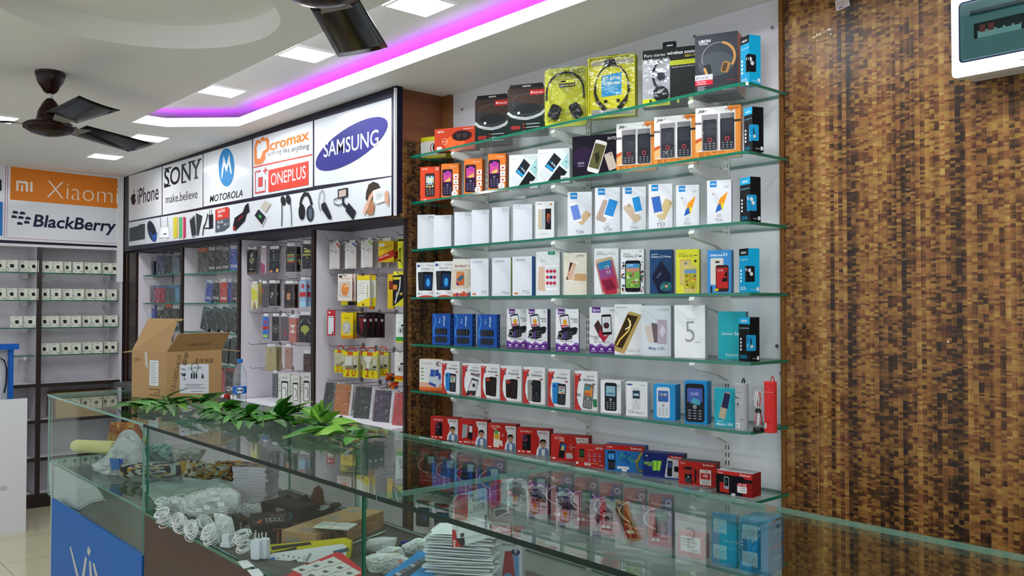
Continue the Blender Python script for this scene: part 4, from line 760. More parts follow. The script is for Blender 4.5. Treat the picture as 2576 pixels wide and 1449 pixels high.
# --- fifth shelf
def f(a):
    a.ln([(.08, .98), (.2, .84), (.16, .66), (.06, .45), (.1, .26)], .03, '4a9ad8'); a.rr(.5, .42, .5, .21, '2c3038', 0, .12); a.rr(.66, .42, .26, .17, '15171c', 0, .1); a.rr(.5, .16, .5, .21, '262c38', 0, .12); a.t('InFocus', .74, .62, .4, 'e2ecf6', 1.2, .2, 90) if False else a.t('InFocus', .62, .92, .42, 'e2ecf6', 1.2, .2, -90); a.t('F120', .38, .84, .2, 'c8d8ea', .4, 0, -90); a.ln([(.7, .35), (.7, .49)], .01, '8a96a8'); a.ln([(.56, .36), (.56, .46)], .008, '8a96a8')
def sd(a):
    for i in range(5): a.rr(.5, .82 - .16 * i, .03, .04, '8aa4cc')
for i, (x0, x1, xs) in enumerate(((1087, 1133, 1142), (1142, 1188, 1197), (1201, 1250, 1258))):
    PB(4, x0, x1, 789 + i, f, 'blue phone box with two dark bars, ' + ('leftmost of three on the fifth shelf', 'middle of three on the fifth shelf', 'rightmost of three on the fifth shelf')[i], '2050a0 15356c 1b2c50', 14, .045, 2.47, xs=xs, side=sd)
def wave(a, c='5c2c80', c2='8a62ac'):
    a.p([(0, .2), (.12, .19), (.25, .14), (.42, .21), (.55, .16), (.7, .14), (.86, .22), (1, .19), (1, 0), (0, 0)], c2); a.p([(0, .17), (.15, .15), (.3, .11), (.45, .15), (.62, .11), (.8, .16), (1, .14), (1, 0), (0, 0)], c)
    for i in range(3): a.rr(.16 + .32 * i, .085, .06, .04, 'e6dcf0', 0, .3); a.r(.06 + .32 * i, .03, .26 + .32 * i, .045, 'c8b4dc')
def f(a):
    wave(a); a.p([(.1, .88), (.4, .88), (.4, 1), (.1, 1)], '5c2c80'); a.t('Spice', .12, .91, .26, 'f0eaf6', 1.6); a.t('1 YEAR', .76, .92, .16, '7c7e84', .2); a.t('Raagas', .64, .75, .32, '55575e', -.2); a.t('Z201', .72, .68, .24, '55575e', -.2); a.t('Music Amplified', .2, .225, .55, '55575e', -.1)
    a.p([(.06, .3), (.12, .46), (.3, .52), (.88, .58), (.96, .54), (.9, .42), (.72, .38), (.7, .3), (.45, .26), (.2, .28)], '1c1c22'); a.ring(.2, .37, .06, .014, 'b8bac0'); a.rr(.4, .37, .06, .18, '5a3c80', -8, .2); a.ph(.4, .7, .34, .66, 9, '1c1c22', 'e0e0e6'); a.e(.41, .68, .05, 'e0a030', .08); a.p([(.26, .57), (.56, .6), (.57, .63), (.25, .62)], 'c84a6a')
    for i in range(3):
        for j in range(3): a.rr(.52 + .1 * i, .45 - .06 * j, .03, .02, '7c7e86', -8); a.L -= 1
    a.L += 1
for i, (x0, x1, xs, Y) in enumerate(((1275, 1327, 1330, 2.49), (1325, 1377, 1385, 2.462), (1398, 1456, 1458, 2.455))):
    PB(4, x0, x1, 778, f, 'white phone box with purple wave and flip-style phone, ' + ('left one, tucked behind its neighbour', 'middle one with purple side showing', 'right one standing apart')[i], 'e9e9ed 45285e d2d2d8', 27, .045, Y, xs=xs)
def f(a):
    wave(a); a.p([(.1, .88), (.44, .88), (.44, 1), (.1, 1)], '5c2c80'); a.t('Spice', .13, .91, .28, 'f0eaf6', 1.6); a.t('1 YEAR', .78, .92, .2, '55575e', .4); a.p([(.18, .6), (.34, .72), (.6, .48), (.42, .32)], '4a2c30'); a.p([(.42, .52), (.6, .36), (.8, .42), (.55, .22), (.36, .42)], 'b82840'); a.ph(.68, .62, .44, .5, 3, '1c1618', 'd8dadf'); a.e(.67, .6, .065, '2a2024'); a.e(.67, .6, .02, 'b03a44')
    a.t('Raagas', .06, .34, .3, '55575e', -.2); a.t('F301', .16, .28, .2, '55575e', -.2); a.t('Flash Your Colours', .18, .225, .62, '55575e', -.1)
PB(4, 1483, 1547, 773, f, 'white phone box with purple wave and a red-backed phone', 'e9e9ed c8c4d0 d2d2d8', 27, .045, 2.475)
def f(a):
    a.t('coolpad', .07, .92, .38, '8c8e92', .1); a.p([(.0, .08), (.3, .02), (.38, .03), (.96, .74), (.97, .79), (.6, .86), (.5, .84), (0, .25)], 'b89c5c'); a.p([(.02, .17), (.28, .12), (.86, .76), (.48, .8), (.02, .24)], '3c2c16'); a.ln([(.08, .18), (.2, .3), (.38, .4), (.52, .48), (.6, .6), (.5, .72)], .03, 'f0c860'); a.ln([(.4, .5), (.56, .56), (.58, .68)], .025, 'fff0c0'); a.t('Note 3S', .48, .06, .44, 'a8aaae', -.3)
PB(4, 1546, 1615, 766, f, 'tall white phone box with a large slanted gold phone', 'e6e7e8 c0c2c4 d2d2d8', 26, .045, 2.455)
def f(a):
    a.t('coolpad', .55, .9, .4, '9a9ca0', .1); a.p([(.08, .58), (.33, .62), (.4, .28), (.3, .26), (.22, .28)], 'd0c2b4'); a.p([(.33, .66), (.54, .64), (.56, .27), (.42, .26)], '6a6064'); a.rr(.7, .48, .155 * 1.2, .48, 'b8a8b4', -1, .05); a.p([(.6, .5), (.72, .62), (.82, .5), (.7, .36)], 'd8d0dc'); a.t('Mega 2.5D', .24, .13, .54, '4a6a94', 1)
PB(4, 1615, 1688, 769, f, 'pale silver phone box with three fanned phones', 'd4dadf b4babf d2d2d8', 26, .045, 2.462)
def f(a): a.t('5', .36, .3, .3, '9c9ea2', -.8, ys=1.25); a.rr(.76, .3, .14 * .8, .022, 'c2c4c6', 0, .4); a.t('coolpad', .38, .72, .34, 'd8dadd')
PB(4, 1697, 1774, 768, f, 'big white phone box with only a large grey 5', 'f2f3f5 c8cacc d8dade', 25, .045, 2.462)
def f(a): a.t('honor Bee', .14, .505, .7, 'd4f0f2', .6); a.t('honor', .28, .06, .46, 'c0e8ea', 1)
PB(4, 1807, 1876, 784, f, 'turquoise phone box behind the black slim earphone box', '2ba9b4 1c7c86 2c98a2', 22, .045, 2.51)

# --- sixth shelf
def f(a):
    a.r(0, 0, 1, .1, 'e06a34'); a.r(.0, .1, 1, .25, 'd8a88c'); a.t('Car Fan', .12, .83, .45, 'b88a70', -.3, .8); a.ring(.82, .86, .1, .012, 'a03c34', ry=.08); a.t('K', .74, .8, .14, '2a1c1c', 2, .6); a.r(.05, .3, .28, .75, 'dfe4e0')
    for i in range(4): a.r(.06, .34 + .11 * i, .2, .39 + .11 * i, '9aa87c')
    a.p([(.42, .2), (.75, .1), (.96, .24), (.92, .52), (.7, .6), (.42, .5)], 'c8d0dc'); a.p([(.42, .2), (.72, .11), (.72, .2), (.42, .28)], '3450a0'); a.p([(.46, .45), (.66, .44), (.68, .66), (.5, .68)], '3c5ca8'); a.p([(.68, .46), (.84, .48), (.84, .68), (.7, .66)], '2c4a98'); a.e(.88, .46, .05, '3c58a0', .11)
PB(5, 1055, 1113, 903, f, 'white and orange box with a blue mini cooler, left end of the sixth shelf', 'e2e0de a86c3c b88650', 22, .06, 2.462, name='gadget_box')
def d_cel(feat, kind, model):
    def f(a):
        a.raw([(0, 0), (a.w * .3, 0)] + [(a.w * (.14 + .16 * (cos(t))), a.h * (.4 + .4 * sin(t))) for t in [-1.3 + i * .0 for i in ()]] + [(a.w * .16, a.h * .12), (a.w * .08, a.h * .3), (a.w * .09, a.h * .5), (a.w * .16, a.h * .68), (a.w * .3, a.h * .93), (0, a.h * .93)], 'c0342f')
        a.ln([(.3, .0), (.17, .12), (.09, .3), (.1, .5), (.14, .64)], .012, '17171b'); a.r(0, .93, 1, 1, 'e2e2e4'); a.t('CELKON', .52, .85, .34, '6a5c60', .6); a.t('NEW', .06, .88, .16, 'f0dcd8', .6); a.rr(.62, .775, .5 * a.w / a.h, .045, 'b4b6ba', -2, .1); a.t(feat, .4, .765, .45, '3c3e44', .6); a.e(.22, .78, .04, '5a5c6a'); a.rr(.84, .68, .14 * a.w / a.h, .035, 'a04448', 0, .1)
        if kind == 'blue': a.rr(.38, .36, .26, .56, '2b7cc0', 2, .2); a.e(.3, .55, .03, '16243c'); a.ph(.62, .34, .56, .48, -2, '26282e', 'b4c0c8', 'k', '5a5c66'); a.r(.52, .42, .66, .47, '4c9a5c'); a.r(.6, .36, .74, .4, 'd88040'); a.r(.5, .5, .74, .53, '9a3c4c')
        if kind == 'flash': a.p([(.2, .02), (.66, .02), (.84, .5), (.5, .56)], '2b2c30'); a.p([(.3, .16), (.7, .17), (.8, .46), (.5, .5)], 'd0d2d4'); a.e(.6, .33, .06, '2c3c50'); a.rr(.45, .06, .1, .06, 'c03a34', 0, .2); a.rr(.66, .66, .36, .08, '7a6c74', -8, .4)
        if kind == 'dark': a.rr(.42, .35, .24, .52, '2a1f1e', 2, .15); a.p([(.3, .5), (.5, .5), (.42, .58), (.3, .6)], 'b83a2c'); a.ph(.64, .35, .56, .48, -3, '1e1816', '2c2422', 'k', '4a3c38')
        if kind == 'grey': a.rr(.44, .36, .34, .58, '8c8a84', 2, .12); a.e(.4, .54, .03, '202020'); a.ph(.62, .35, .6, .5, -1, '1c1c1e', '242628', 'k', '55565a')
        if kind == 'cell': a.ph(.6, .36, .64, .46, -6, '6a6c68', 'd88a3c', 'k', 'a8aaa8'); a.r(.44, .52, .7, .6, '3c8c9c'); a.r(.46, .4, .7, .44, 'b04a3c'); a.rr(.9, .2, .12, .2, '2c7c4c', 3, .2); a.t('RR', .1, .34, .18, '3a3a3e', 0, .4)
    return f
def s_cel(a):
    for i in range(7): a.ring(.5, .8 - .115 * i, .018, .006, '6a6c74', n=8)
for i, (x0, x1, xs, yt, ft, kd, l) in enumerate(((1112, 1156, 1164, 908, 'Multi Languages', 'blue', 'blue-backed phone, next to the cooler box'), (1163, 1212, 1214, 913, 'Contact Icon', 'flash', 'slanted dark phone, second of the row'), (1210, 1257, 1262, 915, 'Wireless FM', 'dark', 'dark red-lined phone, left of two alike'), (1259, 1312, 1318, 920, 'Wireless FM', 'dark', 'dark red-lined phone, right of two alike'), (1316, 1371, 1379, 923, 'Zonly Icon', 'grey', 'grey-backed dark phone'), (1379, 1434, 1447, 928, 'Multi Languages', 'blue', 'blue-backed phone, near the middle of the shelf'), (1446, 1503, 1512, 933, 'Big Battery', 'cell', 'grey phone and green battery'))):
    PB(5, x0, x1, yt, d_cel(ft, kd, 'C'), 'white box with red curved edge, ' + l, 'e4e4e6 c4bcbe d0ccce', 10, .05, 2.458, xs=xs, side=s_cel)
def f(a): a.ph(.5, .5, .86, .48, 0, '23252c', '8ab4c4', 'k', '9a9ca4'); a.r(.33, .58, .67, .62, '3c6a8c'); a.ring(.86, .84, .04, .012, '5c8c5c'); a.ring(.86, .72, .04, .006, 'b0b2b6')
PB(5, 1511, 1562, 956, f, 'white box with a full-height black keypad phone, sixth shelf', 'e9e9eb c6c8c8 dcdcda', 14, .05, 2.458, xs=1572)
def f(a): a.e(.17, .92, .1, '2c4a8c', .025); a.t('GURU Music 2', .12, .08, .7, '6a6c70', .5); a.t('Samsung', .12, .15, .26, '6a6c70'); a.ph(.48, .5, .66, .44, 0, 'dadadc', '2a3c50', 'k', 'b0b2b6'); a.r(.36, .6, .6, .66, 'b8d4e0'); a.t('IndiaStar', .7, .9, .22, '6a6c70', .3)
PB(5, 1575, 1629, 960, f, 'white box with a white keypad phone and oval mark, sixth shelf', 'e9e9eb c6c8c8 dcdcda', 14, .05, 2.458, xs=1637)
def f(a): a.ph(.45, .49, .86, .46, 0, 'd4d8dc', '3c64a8', 'k', 'a0a6ac'); a.r(.26, .66, .64, .72, '1c2448'); a.t('12:45', .28, .67, .34, 'eef2fa', 1); 
PB(5, 1644, 1699, 966, f, 'blue box with a white keypad phone showing 12:45', '2b92cc 2378a8 4aa0cc', 16, .06, 2.452, xs=1712)
def f(a): a.ph(.46, .49, .9, .52, 0, '23252c', '4a5ea8', 'k', '8a8c94'); a.p([(.26, .48), (.7, .44), (.7, .54), (.4, .62)], '4a9cb0'); a.t('12:45', .28, .67, .34, 'dfe8f8', -.2)
PB(5, 1722, 1779, 958, f, 'blue box with a large black keypad phone showing 12:45', '1f88c8 1c74a8 3c98c8', 18, .05, 2.448, xs=1790)
def f(a): a.p([(.2, .26), (.5, .2), (.78, .9), (.5, .92)], 'b8a890'); a.p([(.34, .52), (.64, .48), (.76, .86), (.5, .9)], '2c2c50'); a.t('SAMSUNG', .13, .14, .3, 'e0f2f4', .6); a.t('Metro 350', .12, .045, .76, 'e0f2f4', 1.2); a.ln([(.0, .6), (.1, .72), (.04, .5), (.14, .44)], .012, '2c7c88'); a.ln([(.78, .36), (.9, .5), (.84, .7), (.96, .78)], .012, '2c7c88')
PB(5, 1797, 1850, 977, f, 'turquoise box with a slanted bronze keypad phone, sixth shelf', '2aa2b4 1f7c8c 3aa8b8', 18, .04, 2.452)
def tube(k, xl, xr, yt, fn, label, Y, name='cylinder_box'):
    z = SZ[k]; y = 1000
    for _ in range(4): A = onY(xl, y, Y); B = onY(xr, y, Y); y = pj(((A.x + B.x) / 2, Y, z))[1]
    r = (B - A).length / 2 * .80; C = (A + B) / 2; C.z = z + .0006; h = onY((xl + xr) / 2, yt, Y).z - z
    e = empty(name, C, label, 'box', 'tubes on the sixth shelf'); fn(e, r, h); return e
def wrap(b, r, h, items):           # print on a cylinder: items = (angle0, angle1, z0, z1, colour)
    for a0, a1, z0, z1, c in items:
        b.grid(lambda u, v: ((r + .0003) * cos(radians(a0 + (a1 - a0) * u)), (r + .0003) * sin(radians(a0 + (a1 - a0) * u)), h * (z0 + (z1 - z0) * v)), 6, 1, c)
def g(e, r, h):
    b = MB(); b.lathe([(r, 0), (r, h * .8), (r * .97, h * .805), (r, h * .81), (r, h * .985), (r * .93, h), (0, h)], 'a9acae', 24)
    wrap(b, r, h, [(228, 246, .53, .545, '3c4044'), (292, 318, .22, .232, 'a03c40'), (240, 285, .045, .15, 'e4e6e6'), (250, 254, .06, .13, '2a2c2e'), (258, 260, .06, .13, '2a2c2e'), (264, 270, .06, .13, '2a2c2e'), (245, 300, .8, .812, '8c9092'), (250, 280, .68, .7, '3a3c40'), (262, 274, .53, .58, '2a2c30'), (264, 267, .45, .53, '2a2c30'), (232, 244, .68, .73, '2a2c30')]); b.build('tube', e, smooth=False)
    b = MB(); b.tube([(0, .0, h * .99), (.004, 0, h + .008), (.008, 0, h + .016), (.012, 0, h + .008), (.010, 0, h * .99)], .0022, '15161a'); b.build('pull_loop', e)
tube(5, 1849, 1884, 964, g, 'grey cylinder earphone box with black loop on the sixth shelf', 2.465)
def g(e, r, h):
    b = MB(); b.lathe([(r, .004), (r, h * .93), (r * .9, h * .97)], 'film', 20); b.build('clear_tube', e); b = MB(); b.lathe([(r, 0), (r, .006), (r * .9, .012)], '1c1d20', 20); b.build('base_cap', e)
    b = MB(); rd = random.Random(3)
    for i in range(11):
        a = i * .571; z0 = h * (.08 if i % 2 else .5); b.tube([(r * .6 * cos(a), r * .6 * sin(a), z0 + .008), (r * .62 * cos(a + .3), r * .62 * sin(a + .3), z0 + h * .22), (r * .35 * cos(a + .5), r * .35 * sin(a + .5), z0 + h * .38)], .0022, ('e8e4e6', 'b85a60', 'dcd8dc')[i % 3], 5)
    b.lathe([(r * .5, h * .4), (r * .6, h * .45), (r * .4, h * .5)], '1c1d20', 12); b.build('cable_bundle', e, label := None) if False else b.build('cable_bundle', e)
tube(5, 1893, 1922, 972, g, 'clear tube of striped cables between the grey and red cylinders', 2.47, 'cable_tube')
def g(e, r, h):
    b = MB(); b.lathe([(r, 0), (r, h * .8), (r * .97, h * .805), (r, h * .81), (r, h * .985), (r * .93, h), (0, h)], 'cc3330', 24)
    wrap(b, r, h, [(225, 262, .09, .19, 'e6e4e2'), (232, 235, .1, .18, '2a2c2e'), (240, 242, .1, .18, '2a2c2e'), (246, 250, .1, .18, '2a2c2e'), (225, 330, .795, .803, 'e0a8a0'), (278, 300, .2, .22, '8a1c1c')]); b.build('tube', e)
    b = MB(); b.tube([(0, .0, h * .99), (.003, 0, h + .01), (.008, 0, h + .018), (.013, 0, h + .01), (.012, 0, h * .99)], .0018, 'b02a2a'); b.build('pull_loop', e)
tube(5, 1922, 1956, 960, g, 'red cylinder earphone box at the right end of the sixth shelf', 2.475)

# --- seventh shelf
def man(a, x=.82):
    a.p([(x - .16, 0), (x - .14, .2), (x - .08, .28), (x, .32), (x + .1, .28), (x + .16, .22), (x + .17, 0)], '6f86b0'); a.p([(x - .05, 0), (x - .05, .26), (x, .22), (x + .05, .27), (x + .04, 0)], 'dfe2e8')
    a.e(x - .01, .43, .11, 'b88a6c', .14); a.p([(x - .1, .46), (x - .11, .56), (x - .03, .62), (x + .06, .6), (x + .09, .5), (x + .07, .44), (x + .06, .51), (x - .05, .53), (x - .09, .44)], '1c1a1a'); a.r(x - .035, .37, x + .025, .385, 'e6dcd6'); a.L -= 1; a.r(x - .05, .45, x - .03, .46, '2a1c18'); a.r(x + .015, .45, x + .035, .46, '2a1c18')
def d_intex(title, kind, sub=None):
    def f(a):
        a.p([(.62, .94), (1, .94), (1, 0), (.6, 0), (.62, .2), (.7, .4), (.7, .65), (.64, .8)], 'e6e6e9'); a.t('INTEX', .68, .8, .28, '8c3a3c', .9)
        if kind != 'mega': a.t(title, .12, .84, .34, 'f2dcd8', .5)
        man(a)
        if kind == 'forca': a.rr(.36, .47, .2, .6, '17161a', 0, .12); a.rr(.25, .46, .19, .58, '211c22', 0, .1); a.r(.17, .5, .33, .72, '7a3c5c'); a.p([(.17, .5), (.33, .62), (.33, .72), (.25, .72)], '3a2438'); a.ring(.25, .37, .03, .01, '7a7c84'); a.rr(.08, .1, .09, .06, 'f0e4e2', 0, .1); a.rr(.2, .1, .09, .05, 'f0e4e2'); a.rr(.38, .1, .16, .05, 'f0e4e2')
        if kind == 'mega': a.p([(.12, .22), (.3, .28), (.34, .78), (.16, .8)], '9a9ea2'); a.p([(.34, .24), (.48, .18), (.52, .78), (.38, .8)], '1c1c22'); a.p([(.38, .5), (.49, .48), (.5, .74), (.39, .75)], 'd8c8d4'); a.t(title, .2, .05, .4, 'f2dcd8', .8); a.e(.56, .4, .035, '3c6ab0'); a.rr(.08, .08, .12, .05, 'f0e4e2', 0, .1)
        if kind == 'ultra': a.ph(.32, .38, .62, .42, -4, 'e8dcd4', 'c8a02c', 'k', 'c8b8b0'); a.p([(.24, .6), (.36, .6), (.38, .74), (.26, .76)], '4c9c4c'); a.p([(.4, .2), (.54, .1), (.52, .34), (.42, .36)], 'dcd0ca'); a.ring(.54, .56, .04, .02, 'd8a08c'); a.t('3000', .2, .77, .12, 'f2dcd8'); a.rr(.08, .08, .12, .05, 'f0e4e2', 0, .1)
    return f
RC = 'b92a25 8c1e1c a43430'
GI = 'red boxes on the seventh glass shelf'
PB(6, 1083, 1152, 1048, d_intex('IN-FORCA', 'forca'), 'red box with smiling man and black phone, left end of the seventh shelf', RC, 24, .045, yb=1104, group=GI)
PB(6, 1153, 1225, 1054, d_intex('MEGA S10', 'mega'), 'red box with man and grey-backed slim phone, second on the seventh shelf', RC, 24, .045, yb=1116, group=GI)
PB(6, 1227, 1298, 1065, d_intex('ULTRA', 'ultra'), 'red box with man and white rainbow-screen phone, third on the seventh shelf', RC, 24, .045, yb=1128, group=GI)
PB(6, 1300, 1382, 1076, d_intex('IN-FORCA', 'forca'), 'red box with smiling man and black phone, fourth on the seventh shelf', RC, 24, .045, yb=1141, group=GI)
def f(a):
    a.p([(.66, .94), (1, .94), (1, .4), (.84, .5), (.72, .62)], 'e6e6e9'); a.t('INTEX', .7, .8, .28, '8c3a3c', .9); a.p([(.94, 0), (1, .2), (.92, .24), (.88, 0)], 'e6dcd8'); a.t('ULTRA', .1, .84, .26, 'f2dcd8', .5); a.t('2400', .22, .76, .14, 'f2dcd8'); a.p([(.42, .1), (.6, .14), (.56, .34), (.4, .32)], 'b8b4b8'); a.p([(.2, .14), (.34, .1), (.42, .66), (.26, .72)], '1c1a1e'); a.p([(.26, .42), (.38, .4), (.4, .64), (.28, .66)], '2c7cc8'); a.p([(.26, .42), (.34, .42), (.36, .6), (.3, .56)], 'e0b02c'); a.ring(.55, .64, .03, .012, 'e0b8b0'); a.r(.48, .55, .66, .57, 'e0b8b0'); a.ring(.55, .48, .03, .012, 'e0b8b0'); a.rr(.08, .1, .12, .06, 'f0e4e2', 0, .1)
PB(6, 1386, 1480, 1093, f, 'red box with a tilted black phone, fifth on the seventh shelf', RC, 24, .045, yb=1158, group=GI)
def f(a):
    a.rr(.22, .5, .26, .62, '26201e', 0, .1); a.r(.13, .5, .3, .74, '2c4a34'); a.r(.13, .2, .31, .42, 'a04a30'); a.t('INTEX', .7, .84, .26, 'f2dcd8', 1); a.t('ECO S10', .42, .76, .2, 'f0a090', .2)
    for i in range(3):
        for j in range(2): a.e(.48 + .18 * i, .6 - .22 * j, .05, '8c6a9c'); a.r(.42 + .18 * i, .5 - .22 * j, .54 + .18 * i, .52 - .22 * j, 'e8b0a8')
    a.rr(.42, .13, .32, .13, 'e6dcd6', 0, .1); a.t('32MB', .33, .1, .18, '3c3c40', .4); a.r(.55, .16, .8, .19, 'a8a04c'); a.r(.02, .1, .1, .2, 'f0e4e2'); a.t('Dual', .84, .08, .12, 'f0dcd8')
PB(6, 1448, 1521, 1118, f, 'small red box with a tiny keypad phone, in front of the larger red one', RC, 22, .045, yb=1172, group=GI)
def kb(a, c='b92a25', x=.66): a.t('Karbonn', x, .86, .28, 'f2dcd8', 1.4); a.e(.16, .9, .05, 'c8a08c', .03); a.t('BIG', .06, .88, .07, 'f2dcd8')
def f(a):
    a.r(0, .8, 1, 1, 'b92a25'); kb(a); a.rr(.17, .4, .3, .7, '1b1e26', 0, .12); a.r(.09, .42, .25, .68, '2a6ab8'); a.t('K9', .1, .46, .13, '7cc4f0', 1.5, ys=1.2)
    for j in range(4):
        for i in range(3): a.rr(.1 + .07 * i, .3 - .055 * j, .04, .03, '6a7080'); a.L -= 1
    a.L += 1
    for i in range(16): t = i * .8; a.e(.55 + .012 * i * cos(t), .55 + .014 * i * sin(t), .03 + .002 * i, ('2c8c7c', '2a5aa8', '1f4f94', '3aa088')[i % 4])
    a.ln([(.95, .78), (.88, .62), (.84, .48), (.76, .42)], .09, 'b0a450'); a.ln([(.84, .46), (.82, .3), (.84, .12), (.92, .06), (.96, .14)], .07, '8c8440'); a.r(.32, .1, .62, .2, 'dde2e8'); a.r(.44, .02, .56, .2, 'eef0f2'); a.t('2GB', .46, .1, .09, '2a4a8c')
PB(6, 1522, 1621, 1117, f, 'blue box with red top band and a keypad phone and seahorse, seventh shelf', '2f74b8 2a4a84 50649a', 22, .05, yb=1183, group=GI)
def f(a):
    a.r(0, 0, 1, .06, '3a4a94'); a.p([(.55, .06), (1, .06), (1, .84), (.62, .84)], 'd8dce2'); a.p([(.6, .94), (1, .94), (1, .8), (.72, .8)], 'b92a25'); a.t('Karbonn', .72, .84, .24, 'f2dcd8', 1.4); a.e(.1, .86, .04, 'c8c8d0', .03); a.t('3000', .03, .5, .2, 'b0d84c', .8); a.t('mAh', .12, .44, .1, 'b0d84c')
    for i in range(4): a.p([(.25 + .04 * i, .28 + .02 * i), (.31 + .04 * i, .28), (.3 + .06 * i, .7), (.24 + .05 * i, .68)], ('6ab83c', 'a8d84c')[i % 2])
    a.rr(.68, .42, .2, .62, '23232c', -3, .12); a.r(.63, .46, .73, .66, '4a5a94'); a.rr(.86, .42, .24, .22, '1c1c22', 0, .15); a.t('POWER', .84, .1, .14, '3c3c44', .6)
PB(6, 1617, 1718, 1137, f, 'dark blue box with green batteries and a white panel, seventh shelf', '1f2c6c 1c2450 3a3f78', 20, .05, yb=1199, group=GI)
def f(a):
    for i in range(22): x = RND.uniform(0, .8); y = RND.uniform(0, .7); a.p([(x, y), (x + .12, y + .04), (x + .05, y + .14)], RND.choice(('8c1c1c', 'c83a34', 'a42420')))
    kb(a); a.rr(.27, .42, .3, .68, '1f1d20', 0, .12); a.r(.18, .46, .36, .64, 'a83430'); a.rr(.27, .34, .07, .07, 'b8b8bc'); a.rr(.46, .42, .06, .56, '1f1d20', 0, .2); a.r(.58, .06, .88, .7, 'e4e0dc'); a.t('X106s', .64, .6, .18, '5c3c3c'); a.r(.6, .3, .86, .56, 'c0342f'); a.ring(.73, .42, .09, .02, 'f0e4e2', 0, 180); a.t('FM', .69, .38, .08, 'f0e4e2', 1)
    for i in range(4): a.r(.62, .25 - .05 * i, .84, .265 - .05 * i, '6a5c5c')
    for j in range(4):
        for i in range(3): a.rr(.2 + .06 * i, .26 - .055 * j, .035, .025, '9a9ca4'); a.L -= 1
PB(6, 1707, 1801, 1158, f, 'red patterned box with a black keypad phone and headphone sign, seventh shelf', 'b92a25 6a1c1c 4a4444', 18, .05, yb=1217, group=GI)
def f(a):
    a.r(0, .84, 1, 1, 'c02c28'); a.p([(.72, .84), (1, .84), (1, .74), (.82, .74)], 'c02c28'); kb(a); a.p([(.72, 0), (1, 0), (1, .6), (.8, .6)], '8c1c1c'); a.p([(.1, .08), (.36, .06), (.36, .5), (.1, .5)], 'b02a28'); a.rr(.29, .5, .24, .54, '9a9ca0', 0, .25); a.rr(.29, .54, .18, .36, '17191e', 0, .2); a.ln([(.27, .62), (.3, .54), (.27, .48)], .02, '3cb8a0'); a.rr(.72, .34, .44, .38, 'e6e2e0', 0, .1); a.r(.6, .42, .86, .56, 'c02c28'); a.t('K110', .63, .44, .2, 'f6f0ee', 1.5, .3); a.r(.68, .34, .82, .36, '6a6c70'); a.r(.68, .24, .82, .26, '6a6c70'); a.rr(.48, .04, .2, .1, 'e8e8e8', 0, .1); a.t('BT-C', .42, .02, .12, '3c3c40')
def lf(a): a.r(.08, .1, .92, .9, 'dcdcda'); a.r(.12, .14, .88, .86, '2a2a2e'); lines(a, .2, .7, 6, .5, 'a8a8ac', .1)
PB(6, 1802, 1893, 1182, f, 'black and red box with a small flip-like phone, right end of the seventh shelf', '17161a 8c1c1c b0b4b6', 8, .065, yb=1240, group=GI, left=lf)

# --- eighth shelf, seen through the counter glass
def d_itel(v):
    def f(a):
        a.p([(.55, 1), (1, 1), (1, .2), (.7, .3), (.5, .55)], '6a2c7c' if v % 2 else '8c2a58'); a.t('itel', .1, .84, .3, 'f0dcd8', -.3, .6); a.ring(.84, .88, .05, .02, 'f0dcd8'); a.ring(.4, .55, .28, .02, 'f0e6e4', 20, 300, ry=.2); a.ln([(.3, .34), (.36, .24), (.8, .4)], .012, 'f0e6e4'); a.t('shine', .5, .2, .38, 'f0dcd8', .3, .7); a.r(.04, .12, .9, .13, 'f0dcd8')
        if v < 5: a.rr(.32, .6, .16, .46, ('3a2024', '2a4a94')[v % 2], -10, .15); a.ph(.6, .6, .5, .46, -2 if v % 3 else 8, ('1c1c2c', '2c4c94')[v % 2], 'c4ccd4', 'k', '3c4c7c')
        else: a.ph(.56, .52, .5, .5, 0, '23262a', '4a8c6c', 'k', 'b05a3c'); a.e(.2, .14, .035, 'f0e6e4'); a.e(.4, .14, .035, 'f0e6e4')
    return f
for i, (x0, x1, yt) in enumerate(((1055, 1106, 1128), (1101, 1152, 1138), (1152, 1205, 1146), (1214, 1266, 1156), (1330, 1382, 1180), (1386, 1438, 1192), (1446, 1500, 1205), (1508, 1562, 1218), (1570, 1624, 1232), (1632, 1692, 1248))):
    PB(7, x0, x1, yt, d_itel(i), 'red phone box with a white speech-bubble line behind the counter glass, ' + ('first', 'second', 'third', 'fourth', 'fifth', 'sixth', 'seventh', 'eighth', 'ninth', 'tenth')[i] + ' from the left', 'b42a30 6a2450 a03038', 30, .045, 2.455 if i % 2 else 2.47, group='red boxes on the eighth shelf')
def f(a): a.r(.1, .2, .85, .85, 'dcdad8'); a.r(.14, .7, .6, .76, '6a6c70'); a.r(.14, .58, .7, .64, '8a8c90'); a.r(.14, .46, .4, .5, '8a8c90'); a.r(.5, .26, .76, .3, '6a6c70')
PB(7, 1706, 1772, 1336, f, 'red box with a white label lying low beside the blue stack', 'b8403c c04a38 a83c38', 8, .04, 2.45, xs=1786, group='red boxes on the eighth shelf')
def f(a): a.r(.08, .25, .62, .8, 'a8cdda'); a.ln([(.14, .55), (.2, .62), (.26, .5), (.34, .62), (.42, .48), (.52, .6)], .02, '2c5c94'); lines(a, .12, .42, 4, .42, '6a9cb0', .07, .015)
def sb(a): a.t('Karbonn', .35, .46, .5, '9ab8c8', 1); a.r(0, .93, 1, 1, 'a0503c'); a.rr(.2, .5, .1, .5, '4a7c9c')
HS = []
